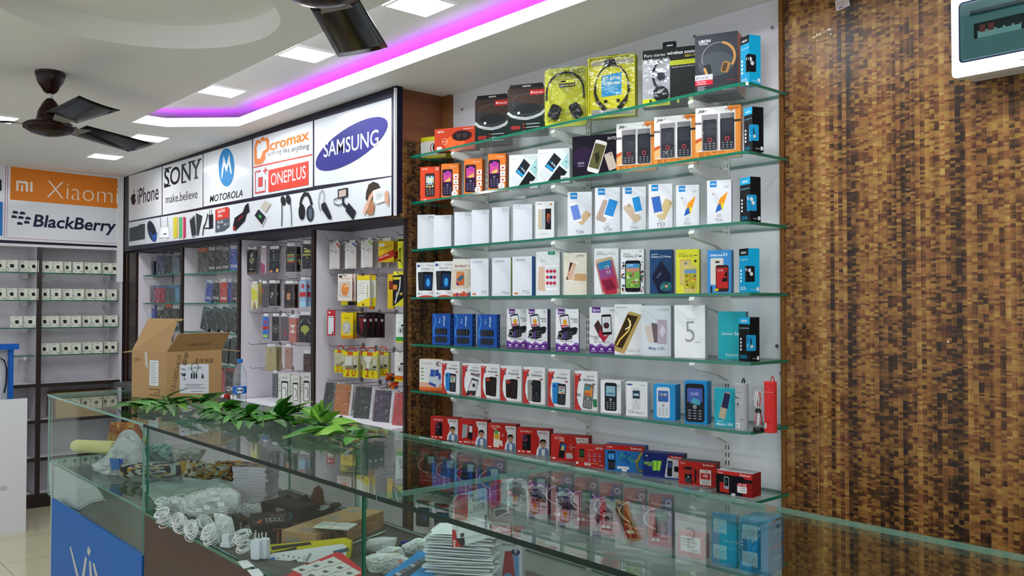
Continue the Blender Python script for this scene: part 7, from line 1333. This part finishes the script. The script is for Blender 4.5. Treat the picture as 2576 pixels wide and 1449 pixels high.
def tags(P, Y):
    def g(e, L):
        b = MB()
        for i, (x, y) in enumerate(P): c = onY(x, y, Y) - L; b.box(-.012, 0, -.006, .012, .001, .008, 'e2e2e4', M=Matrix.Translation(c) @ Matrix.Rotation(radians(30 + i * 13 % 30), 4, 'Z') @ Matrix.Rotation(radians(i * 31 % 24 - 12), 4, 'Y'))
        b.build('card_tags', e)
    return g
cable_bag([(408 + 14 * i, 1276 - 3 * i, .81, .026, 35, 80, 4) for i in range(4)], [(396, 1266), (420, 1252), (455, 1250), (470, 1262), (462, 1294), (430, 1296), (402, 1290)], 1.22, 'clear bag of white cable coils next to the glass corner block', .02, tags([(420, 1262), (440, 1262)], 1.19), 2)
cable_bag([(470 + 15 * i, 1272 - 5 * i, .82, .03, 35, 80, 4) for i in range(8)], [(452, 1262), (480, 1240), (530, 1226), (580, 1226), (600, 1246), (598, 1276), (570, 1296), (520, 1304), (470, 1298)], 1.27, 'long clear bag packed with tagged white cables, back of the heap', .03, tags([(462, 1258), (480, 1266), (512, 1248), (520, 1278), (545, 1256), (556, 1270), (500, 1284), (470, 1280), (536, 1240), (490, 1250)], 1.225), 3)
cable_bag([(575 + 8 * i, 1258 - 2 * i, .82, .034, 75, 85, 4) for i in range(2)], [(556, 1236), (584, 1228), (606, 1244), (604, 1290), (570, 1298)], 1.33, 'clear bag with thick upright white coils beside the booklets', .02, None, 4)
for i, (x, y, R, Y, l) in enumerate(((412, 1308, .026, 1.21, 'nearest the wood edge at the far left of the heap'), (452, 1322, .027, 1.21, 'second along the wood edge'), (482, 1336, .026, 1.21, 'third along the wood edge, beside a coin-like disc'), (512, 1324, .036, 1.235, 'large round one in the middle of the heap'))):
    cable_bag([(x, y, .80, R, 30 + 20 * i, 60 - 8 * i, 7)], [(x - 22 - i * 2, y - 10), (x - 8, y - 28), (x + 16, y - 24), (x + 26 + i * 2, y - 4), (x + 18, y + 18), (x - 8, y + 20)], Y, 'clear-bagged white cable coil, ' + l, .018, None, 30 + i)
cable_bag([(530, 1352, .80, .03, 20, 50, 8)], [(505, 1338), (520, 1318), (548, 1312), (566, 1336), (562, 1372), (530, 1378), (508, 1362)], 1.2, 'clear-bagged white cable coil with a small square plug, under the frosted bags', .018, tags([(530, 1332)], 1.17), 40)
def adp(px, py, Y, h=.04):
    def g(e, L):
        b = MB(); c = onY(px, py, Y) - L; c.z = max(c.z, .002); M = Matrix.Translation(c) @ Matrix.Rotation(radians(30), 4, 'Z'); b.box(-.013, -.012, 0, .013, .012, h, 'dfe0ea', M=M); b.box(-.018, -.014, -.0, .018, .014, .012, 'dfe0ea', M=M)
        for s in (-.006, .006): b.tube([M @ Vector((s, 0, h)), M @ Vector((s, 0, h + .018))], .0022, 'c0c0c8', 6)
        b.build('plug_adapter', e)
    return g
cable_bag([(562, 1300, .82, .02, 60, 85, 3)], [(538, 1290), (560, 1292), (584, 1302), (592, 1340), (588, 1400), (560, 1404), (546, 1370)], 1.2, 'frosted bag holding a white plug adapter, nearest the glass front', .014, adp(572, 1392, 1.185), 41, 'milky')
cable_bag([(612, 1362, .83, .032, 25, 75, 6)], [(590, 1352), (602, 1332), (626, 1318), (640, 1350), (654, 1400), (640, 1410), (606, 1402), (596, 1380)], 1.2, 'frosted bag with a looped white cable leaning right of the first frosted bag', .012, None, 42, 'bag')
for i, (x, y, l) in enumerate(((646, 1384, 'left'), (664, 1382, 'right'))):
    c = onZ(x, y, DZ + .03); e = empty('plug_adapter', (c.x, c.y, DZ), f'bare white two-pin plug adapter standing before the black boxes, {l} one', 'adapter', 'plug adapters')
    b = MB(); b.prism(rrect(0, .034, .03, .06, .006), Vector((0, .01, 0)), Vector((1, 0, 0)), Vector((0, 0, 1)), Vector((0, -1, 0)), .02, 'dfe0ec'); b.build('adapter_body', e)
    b = MB(); [b.tube([(s, 0, .062), (s, 0, .082)], .0022, 'c8c8d0', 6) for s in (-.007, .007)]; b.build('pins', e)
    e.rotation_euler = (0, 0, radians(32))
cable_bag([(640, 1276, .79, .03, 30, 20, 6), (622, 1290, .79, .028, 10, 15, 5)], [(600, 1282), (620, 1268), (655, 1266), (660, 1288), (640, 1302), (606, 1300)], 1.4, 'loose white cables behind the black boxes', .012, None, 43)
# boxes on the deck
def DB(name, px, py, yaw, w, d, h, cols, fn, label, side=None, z=DZ, topf=None, tilt=0, cat='box', group=None, left=None):
    C = onZ(px, py, z); b = MB(); c = cols.split(); c += [c[0]] * (3 - len(c)); b.box(0, 0, 0, w, d, h, c[0], right=c[1], top=c[2]); 
    if fn: fn(Art(b, (0, 0, 0), (1, 0, 0), (0, 0, 1), w, h))
    if side: side(Art(b, (w, 0, 0), (0, 1, 0), (0, 0, 1), d, h))
    if left: left(Art(b, (0, d, 0), (0, -1, 0), (0, 0, 1), d, h))
    if topf: topf(Art(b, (0, 0, h), (1, 0, 0), (0, 1, 0), w, d))
    o = b.build(name, loc=(C.x, C.y, z), rot=(0, radians(tilt), radians(yaw))); return tag(o, label, cat, group)
def DBT(name, A, B, L, h, cols, fn, label, side=None, topf=None, left=None, cat='box', group=None, z0=DZ):
    zt = z0 + h; a = onZ(*A, zt); b_ = onZ(*B, zt); l = onZ(*L, zt); w = (b_ - a).length; ya = atan2(b_.y - a.y, b_.x - a.x); d = (l - a).dot(Vector((-sin(ya), cos(ya), 0)))
    b = MB(); c = cols.split(); c += [c[0]] * (3 - len(c)); b.box(0, 0, 0, w, d, h, c[0], right=c[1], top=c[2])
    if fn: fn(Art(b, (0, 0, 0), (1, 0, 0), (0, 0, 1), w, h))
    if side: side(Art(b, (w, 0, 0), (0, 1, 0), (0, 0, 1), d, h))
    if left: left(Art(b, (0, d, 0), (0, -1, 0), (0, 0, 1), d, h))
    if topf: topf(Art(b, (0, 0, h), (1, 0, 0), (0, 1, 0), w, d))
    o = b.build(name, loc=(a.x, a.y, z0), rot=ya); return tag(o, label, cat, group)
OR2 = 'a8502c'
DBT('adapter_box', (601, 1306), (624, 1303), (605, 1290), .05, '17161a 1c1b1f 24201f', lambda a: (a.r(.1, .3, .3, .8, '8a8a90'), a.r(.3, .9, .9, .96, OR2)), 'small black box left of the large black adapter box', group='black adapter boxes')
def f(a): a.t('ADAPTOR', .16, .15, .55, 'c8c8c8', 1, 0, 90) if False else None; a.r(.06, .2, .1, .75, 'b8b8bc'); a.ln([(.62, .0), (.64, .6)], .09, OR2); a.ln([(.5, .7), (.8, .72)], .04, OR2); a.ln([(.82, .1), (.83, .65)], .02, '6a6a70'); a.ln([(.88, .1), (.89, .6)], .02, '6a6a70')
def tf(a): a.p([(.1, .2), (.3, .5), (.2, .1)], OR2); a.r(.36, .2, .8, .5, '9a9aa0'); [a.r(.38 + .11 * i, .24, .46 + .11 * i, .46, '24201f') for i in range(4)]; a.r(.5, .6, .9, .75, '6a4a3a')
DBT('adapter_box', (635, 1322), (736, 1314), (628, 1292), .062, '121114 161518 1b1818', f, 'large black adapter box with orange lines behind the white plugs', topf=tf, group='black adapter boxes')
def f(a): a.r(.4, .35, .62, .8, '9a8c9a'); a.r(.6, .2, .85, .62, '2c6a84'); a.r(0, 0, 1, .05, '3a3034')
def tf(a): a.r(.3, .2, .9, .8, '2c2a28')
def sf(a): a.r(.2, .1, .8, .9, '24221f')
DBT('speaker_box', (656, 1262), (752, 1280), (712, 1250), .05, '2f2024 26221f 2a211f', f, 'dark maroon boxed speaker lying behind the black adapter boxes', topf=tf, side=lambda a: (a.r(.1, .1, .9, .9, '2b2825')))
DBT('labelled_box', (756, 1279), (812, 1284), (786, 1267), .03, '2a2826 2a2826 8f9092', None, 'dark flat box with a pale label on top, right of the maroon speaker box')
def f(a): a.t('UBON', .13, .14, .42, '3c2c22', 1.8, ys=1.5) if False else None; a.t('BIG DADDY BASS', .3, .66, .6, '8a3a2c', 1.2)
def fr(a): a.t('U·BON', .08, .1, .34, '3a2c24', 2.5, ys=1.5); a.t('BIG DADDY BASS', .46, .62, .42, '8c3a2e', 1.2); lines(a, .5, .42, 3, .36, '6a5038', .12, .03); a.e(.44, .7, .03, '6a5038', n=8)
def tp(a): a.r(.06, .3, .16, .7, '94887c'); a.r(.5, .5, .62, .8, '8f8880'); a.r(.8, .5, .92, .8, '8f8880'); a.r(.2, .05, .34, .25, 'a08258')
DBT('speaker_box', (795, 1346), (965, 1285), (742, 1322), .058, 'a8845e 8a6a48 b08c64', fr, 'long brown kraft speaker box with dark lettering in the near counter', topf=tp, left=lambda a: a.r(.1, .3, .5, .7, '94887c'))
ub = bpy.context.scene.objects.get('speaker_box.004')
zt = DZ + .0585
def tp(a): a.t('MOCOM', .06, .5, .3, '3a3c38', 1.2); a.t('MP3', .1, .2, .14, '6a6c66', .4); a.r(.55, .3, .9, .7, 'c8cac4'); a.r(.44, 0, .47, 1, 'a08850')
for i in range(5):
    DB('card_pack', 788, 1328, 32 + i * .6, .12, .07, .0042, 'cfd0c6 c0c1b6 d8d9d0', None, 'white card pack under a rubber band on the brown box, ' + ('lowest', 'second', 'middle', 'fourth', 'topmost with printed lettering')[i], z=zt + i * .0043, topf=tp if i == 4 else None, cat='card pack', group='banded card packs on the brown box')
for i, (P, Y, c, l) in enumerate((([(650, 1262), (655, 1242), (668, 1236), (680, 1246), (682, 1264)], 1.62, '3a2c26', 'small brown rounded lump behind the maroon speaker box, far left'), ([(704, 1268), (712, 1250), (724, 1244), (736, 1256), (738, 1272)], 1.6, '1c1a1a', 'black rounded lump behind the maroon speaker box'), ([(748, 1276), (756, 1250), (770, 1244), (782, 1262), (784, 1280)], 1.6, '1a1819', 'black rounded lump with a pink mark'), ([(782, 1250), (790, 1228), (802, 1220), (812, 1232), (814, 1252), (816, 1282), (786, 1280)], 1.64, '5a3a2a', 'brown-topped dark lump standing tallest at the back of the counter'), ([(828, 1272), (836, 1264), (852, 1264), (858, 1272), (846, 1278)], 1.66, '3a3428', 'small round olive lid at the back of the counter'))):
    lump('rounded_pouch', P, Y, .02, c, l, 'pouch', 'rounded dark goods at the back of the counter', seed=50 + i, crump=.1)
# long yellow, white and blue packs
YE = 'd8cc20'
fr_ = vplane(652, 1430, 1.19, 34, 12)
def f(a): a.pq([(682, 1374), (780, 1362), (784, 1370), (684, 1384)][::-1], '34362c'); a.pq([(685, 1390), (745, 1376), (748, 1382), (686, 1398)][::-1], '3a3c30'); a.lq([(665, 1400), (672, 1376), (870, 1352)], .0015, 'b0a418'); a.eq(671, 1391, 3, 4, 0, '6a6418')
traced('cable_pack', (onY(652, 1430, 1.235), fr_[1], fr_[2]), [(651, 1431), (662, 1376), (672, 1371), (866, 1353), (884, 1360), (880, 1400), (870, 1449), (655, 1449)], .012, YE, 'b8ac1c', f, 'long bright yellow hanging pack lying on its side at the bottom of the picture', 'cable pack', 'long packs at the counter front')
def f(a):
    a.pq([(668, 1449), (672, 1408), (690, 1400), (694, 1410), (690, 1449)][::-1], '2a72b8'); a.pq([(690, 1449), (692, 1432), (716, 1424), (724, 1449)][::-1], '3a82c4'); a.lq([(676, 1440), (679, 1410)], .003, 'c8ccd0')
    for x, y in ((708, 1416), (838, 1386)): a.pq([(x, y), (x + 38, y - 9), (x + 42, y), (x + 2, y + 10)][::-1], '4a5a60'); a.pq([(x + 6, y), (x + 26, y - 6), (x + 28, y), (x + 8, y + 6)][::-1], '2a6a80')
    a.tq('000', 772, 1414, 785, 1394, 8, '3a3c44', 1); a.tq('X START', 764, 1416, 768, 1398, 4, '4a7ab0', 1); [a.eq(700 + 13 * i, 1404 - (i * 7) % 9, 2, 2, 0, '5a5c64') for i in range(5)]
traced('cable_pack', (onY(668, 1440, 1.215), fr_[1], fr_[2]), [(664, 1449), (670, 1406), (684, 1392), (860, 1368), (872, 1374), (868, 1449)], .01, 'e2e4e6', YE, f, 'white and blue long pack leaning in front of the yellow one', 'cable pack', 'long packs at the counter front')
fr2 = vplane(700, 1449, 1.16, 30, 50)
def f(a):
    R_ = 'c0c0bc'
    for r in range(3):
        for c in range(3):
            x = 838 + 24 * c - 36 * r; y = 1404 + 14 * c + 10 * r; a.pq([(x + 1, y - 4), (x + 24, y + 9), (x - 6, y + 21), (x - 33, y + 9)][::-1], R_); a.pq([(x - 8, y + 6), (x + 4, y + 10), (x - 8, y + 14), (x - 16, y + 10)][::-1], '5a5c5c')
traced('blister_sheet', (onY(840, 1449, 1.24), fr2[1], fr2[2]), [(700, 1460), (760, 1424), (846, 1389), (860, 1391), (912, 1432), (920, 1460)], .004, 'b8343a', 'a02c30', f, 'red-edged blister sheet with small adapters at the very bottom of the picture', 'blister sheet')
lump('clear_lump', [(908, 1378), (925, 1356), (960, 1350), (1000, 1352), (992, 1378), (950, 1392)], 1.5, .02, 'milky', 'crumpled clear plastic on the deck beside the brown box', 'bag', seed=61)
OG = 'printed white sachets'
for i, (P, Y, t_, tp_, l) in enumerate((([(915, 1402), (940, 1392), (1000, 1390), (1040, 1410), (1010, 1449), (930, 1449)], 1.42, 'OREO', (925, 1418, 985, 1436, 13), 'front white sachet with blue lettering, right of the glass joint'), ([(945, 1388), (980, 1374), (1010, 1376), (1020, 1398), (985, 1412), (950, 1404)], 1.5, 'OREO', (966, 1396, 990, 1406, 8), 'white sachet with purple and blue lettering behind the front one'), ([(1010, 1372), (1050, 1352), (1092, 1358), (1100, 1380), (1060, 1398), (1015, 1392)], 1.56, 'OREO', (1052, 1372, 1078, 1376, 10), 'white sachet with blue lettering against the pouch stack'))):
    C = onY(P[0][0], P[0][1], Y); L = Vector((C.x, Y, DZ)); b = MB(); puff(b, P, Y, .022, 'cdd2d2', seed=70 + i, loc=L, crump=.25, cols=('cdd2d2', 'c4cacc', 'd6dada', 'c8c8b8'))
    A_ = Art(b, C - L, Vector((cos(radians(30)), sin(radians(30)), 0)), Vector((0, 0, 1)), 1, 1); fr3 = (C + Vector((.5, -.866, 0)) * .026, A_.U, A_.V)
    a = Art(b, fr3[0] - L, A_.U, A_.V, 1, 1, fr3); a.tq(t_, *tp_, '2f6aa0' if i != 1 else '5a3c8c', 2); tag(b.build('printed_sachet', loc=L), l, 'sachet', OG)
lump('purple_wrapper', [(1000, 1372), (1012, 1358), (1030, 1360), (1026, 1372), (1008, 1378)], 1.62, .01, '2c2a84', 'small dark violet wrapper behind the white sachets', 'wrapper', seed=80)
BG = 'blue card packs'
for i in range(9):
    z = DZ + .012 + i * .0052; P = [(925 + i * .6, 1470), (1010, 1414), (1048, 1386), (1062, 1387), (1100, 1404), (1100, 1418), (1070, 1470)]
    dy = (8 - i) * 4.1; dx = ((i * 5) % 7) * 1.2
    def f(a):
        if i < 8: return
        a.pq([(985, 1449), (1064, 1402), (1082, 1410), (1022, 1456)][::-1], '3c4450'); [a.pq([(992 + 12 * j, 1444 - 7 * j), (1001 + 12 * j, 1439 - 7 * j), (1012 + 12 * j, 1443 - 7 * j), (1003 + 12 * j, 1449 - 7 * j)][::-1], ('a8acb0', '7a6a70', '6a7a84')[j % 3]) for j in range(6)]; a.pq([(1000, 1414), (1006, 1404), (1012, 1416)][::-1], 'b85a4c'); a.lq([(985, 1430), (1010, 1424)], .002, 'b87a70')
    zz = DZ + .05 - (8 - i) * .0052
    traced('blue_card_pack', (onZ(1030, 1420 + dy, zz), Vector((1, 0, 0)), Vector((0, 1, 0))), [(x + dx, y + dy) for x, y in P], .0045, '2583c4', '3c90cc', f, 'blue card pack in the stack right of the glass joint, ' + ('topmost with a pictured keypad' if i == 8 else 'lowest' if i == 0 else f'{("second", "third", "fourth", "fifth", "sixth", "seventh", "eighth")[i - 1]} from the bottom'), 'card pack', BG)
# stack of white pouches with a green band
Cs = onZ(1185, 1440, DZ + .06); Cs = Vector((-1.93, 1.52, 0)); ns = 16
for i in range(ns):
    b = MB(); w, d_ = .19, .13; z = DZ + i * .0098; rd = random.Random(90 + i); h = .009
    def sheet(u, v): return ((u - .5) * w + (.004 if u < .1 or u > .9 else 0) * rd.uniform(-1, 1) * 2, (v - .5) * d_, h * .5 + h * .42 * sin(pi * u) + rd.uniform(-.0008, .0008))
    b.grid(sheet, 8, 5, 'e9edee'); b.grid(lambda u, v: ((u - .5) * w, (v - .5) * d_, .0005 + .001 * sin(9 * u)), 8, 5, 'dfe4e5')
    for (x0, y0, x1, y1) in ((-w / 2, -d_ / 2, w / 2, -d_ / 2), (w / 2, -d_ / 2, w / 2, d_ / 2), (-w / 2, -d_ / 2, -w / 2, d_ / 2)): b.poly([(x0, y0, .0005), (x1, y1, .0005), (x1, y1, h * .55), (x0, y0, h * .55)], 'e4e8ea')
    o = b.build('white_pouch', loc=(Cs.x + rd.uniform(-.008, .008), Cs.y + rd.uniform(-.006, .006), z), rot=radians(38 + rd.uniform(-5, 5)), smooth=False)
    tag(o, 'flat white pouch in the tall stack under the memory cards, ' + ('topmost' if i == ns - 1 else 'lowest' if i == 0 else f'{("second", "third", "fourth", "fifth", "sixth", "seventh", "eighth", "ninth", "tenth", "eleventh", "twelfth", "thirteenth", "fourteenth", "fifteenth")[i - 1]} from the bottom'), 'pouch', 'stack of white pouches')
ZS = DZ + ns * .0098
# drive cards on the stack
fk = vplane(1138, 1380, 1.43, 34, 6)
def f(a):
    a.pq([(1143, 1262), (1150, 1246), (1177, 1243), (1177, 1300), (1172, 1312), (1142, 1316)][::-1], 'c02c2c'); a.pq([(1150, 1252), (1172, 1250), (1166, 1262), (1152, 1264)][::-1], 'd8a094') if False else a.pq([(1146, 1276), (1160, 1270), (1172, 1290), (1170, 1306), (1146, 1308)][::-1], 'b04a3c'); a.pq([(1143, 1304), (1156, 1302), (1156, 1315), (1142, 1318)][::-1], '2a2024'); a.eq(1156, 1262, 4, 4, 0, '3a1c1c')
    a.eq(1186, 1247, 6, 4, 0, '8a98a0'); a.tq('Kingston', 1190, 1263, 1220, 1255, 10, '3a3e42', .6); a.tq('32GB', 1192, 1283, 1221, 1275, 12, '3a3e42', .6); a.tq('DataTraveler 106', 1182, 1291, 1220, 1283, 5, '4a4e52', .3)
    a.pq([(1147, 1312), (1212, 1300), (1216, 1346), (1150, 1360)][::-1], 'c8d0d0'); a.pq([(1152, 1316), (1210, 1304), (1212, 1342), (1154, 1354)][::-1], 'e4e8e8'); a.pq([(1158, 1342), (1168, 1340), (1168, 1350), (1158, 1352)][::-1], '4a3c40'); a.eq(1196, 1324, 5, 5, 0, 'c08088')
    a.pq([(1138, 1333), (1145, 1332), (1150, 1354), (1168, 1362), (1168, 1372), (1138, 1379)][::-1], 'c02230'); a.pq([(1147, 1355), (1168, 1352), (1170, 1370), (1160, 1373)][::-1], '1c1a1e'); [a.pq([(1141, y), (1146, y - 1), (1146, y + 4), (1141, y + 5)][::-1], 'e8d8d8') for y in (1359, 1366, 1373)]; a.pq([(1219, 1296), (1225, 1294), (1225, 1330), (1219, 1332)][::-1], '2a2c30')
o = traced('memory_card_pack', fk, [(1138, 1376), (1137, 1334), (1142, 1254), (1148, 1246), (1216, 1227), (1225, 1231), (1226, 1354), (1140, 1380)], .004, 'dde2e2', 'c8cccc', f, 'white and red flash drive card standing on the stack of white pouches', 'card pack', 'flash drive cards')
fs = vplane(1232, 1345, 1.47, 34, 4)
def f(a):
    a.pq([(1232, 1346), (1232, 1282), (1258, 1266), (1289, 1276), (1288, 1340)][::-1], 'a88c84'); a.pq([(1232, 1325), (1288, 1322), (1287, 1341), (1232, 1346)][::-1], 'c83a30'); a.tq('SanDisk', 1233, 1341, 1286, 1333, 13, 'f0e8e4', 1.4)
    a.pq([(1232, 1212), (1262, 1206), (1260, 1264), (1232, 1284)][::-1], 'cf3a3c'); a.tq('Cruzer Blade', 1235, 1240, 1264, 1233, 5, 'f0dcd8', .6, .3); a.tq('USB Flash Drive', 1235, 1246, 1256, 1242, 3, 'f0dcd8'); a.eq(1260, 1218, 8, 4, 0, '6a6c7c')
    a.pq([(1234, 1282), (1252, 1272), (1276, 1284), (1280, 1296), (1250, 1300)][::-1], '3c3634'); a.lq([(1242, 1282), (1270, 1278), (1280, 1288), (1246, 1304), (1243, 1284)], .003, 'd8d4d0')
    a.pq([(1277, 1210), (1289, 1208), (1288, 1276), (1265, 1262)][::-1], 'a8ccd0'); a.pq([(1274, 1232), (1288, 1230), (1288, 1250), (1273, 1252)][::-1], 'b8303c'); a.tq('8', 1278, 1243, 1284, 1242, 7, 'f4e8e8', 1); [a.pq([(1270 + 4 * i, 1258), (1272 + 4 * i, 1250 - 3 * i), (1274 + 4 * i, 1262)][::-1], ('3a8a6c', 'b8c84c', '3a6aa0', '5aa078')[i]) for i in range(4)]
traced('memory_card_pack', fs, [(1231, 1348), (1231, 1216), (1264, 1206), (1289, 1205), (1290, 1344)], .004, 'bcbab8', 'a8a8a8', f, 'red and clear flash drive card standing right of the white one', 'card pack', 'flash drive cards')
def f(a): a.r(0, .86, .96, 1, 'b0503c'); a.t('ANDROID', .16, .7, .6, '5a3c4c', 1, .4); a.p([(.14, 0), (.3, .6), (.6, .62), (.76, 0)], 'a83c40'); a.p([(.62, .62), (.86, .6), (.9, 0), (.76, 0)], '6a9acc'); a.e(.44, .06, .12, '7a9ad0', .16); a.e(.74, .6, .08, '2c2c5c', .055); a.t('9', .68, .57, .12, 'dfe4f0', 1)
DB('adapter_box', 1252, 1470, 34, .07, .04, .155, 'd2d6da b8bcc0 b04a3c', f, 'white box with a red letter shape right of the white pouch stack', z=DZ)
DB('adapter_box', 1216, 1470, 34, .03, .04, .11, 'c4c4bc 8a8448 b8b8b0', lambda a: (a.p([(.2, 0), (.5, .7), (.9, 0)], '7a7434'), a.e(.5, .75, .1, '2c2c5c', .07)), 'pale box with an olive triangle beside the white pouch stack', z=DZ)
for i in range(4): p = onZ(880 + 6 * i, 1372 - 3 * i, DZ + .003); q = onZ(972 - 6 * i, 1336 + 3 * i, DZ + .003); b = MB(); b.tube([Vector((0, 0, .002)), q - p + Vector((0, 0, .002))], .0016, 'b8c4bc', 5); tag(b.build('clear_rod', loc=p), 'thin pale strip sticking out from beneath the brown speaker box, ' + ('longest', 'second', 'third', 'shortest')[i], 'strip', 'thin strips under the brown box')
# small paper scraps at the glass front
for i, (P, l) in enumerate((([(598, 1412), (622, 1408), (640, 1424), (612, 1430)], 'upper'), ([(622, 1434), (650, 1430), (664, 1446), (640, 1456)], 'lower'))):
    traced('paper_tag', flat(P[0][0], P[0][1], DZ + .004), P, .001, 'd8dadc', 'd8dadc', None, f'small white tag on the deck by the glass front, {l} one', 'tag', 'white tags on the deck')
# floor behind the far counter
P0 = onZ(300, 1310, 0)
lump('floor_bag', [(250, 1222), (300, 1210), (340, 1232), (346, 1290), (318, 1300), (280, 1288), (256, 1268)], 1.9, .08, '8c948e', 'grey plastic bag with a black edge on the floor behind the far counter', 'bag', seed=95, zmin=.002, cols=('8c948e', '9aa29c', '7c847e', '4a4c48', 'a0a8a2'))
b = MB(); p = onZ(346, 1372, 0); q = onY(338, 1250, 1.62)
b.tube([Vector((0, 0, .02)), Vector((0, 0, .45))], .008, '1c1c1e', 6); b.tube([Vector((.0, 0, .3)), Vector((.08, -.05, 0.01))], .005, '1c1c1e', 5); b.tube([Vector((0, 0, .3)), Vector((-.08, .05, .01))], .005, '1c1c1e', 5); b.box(-.04, -.03, 0, .04, .03, .03, '5a3a20')
tag(b.build('black_stand', loc=(-4.05, 1.45, 0)), 'thin black stand leg on a brown foot under the far counter', 'stand')
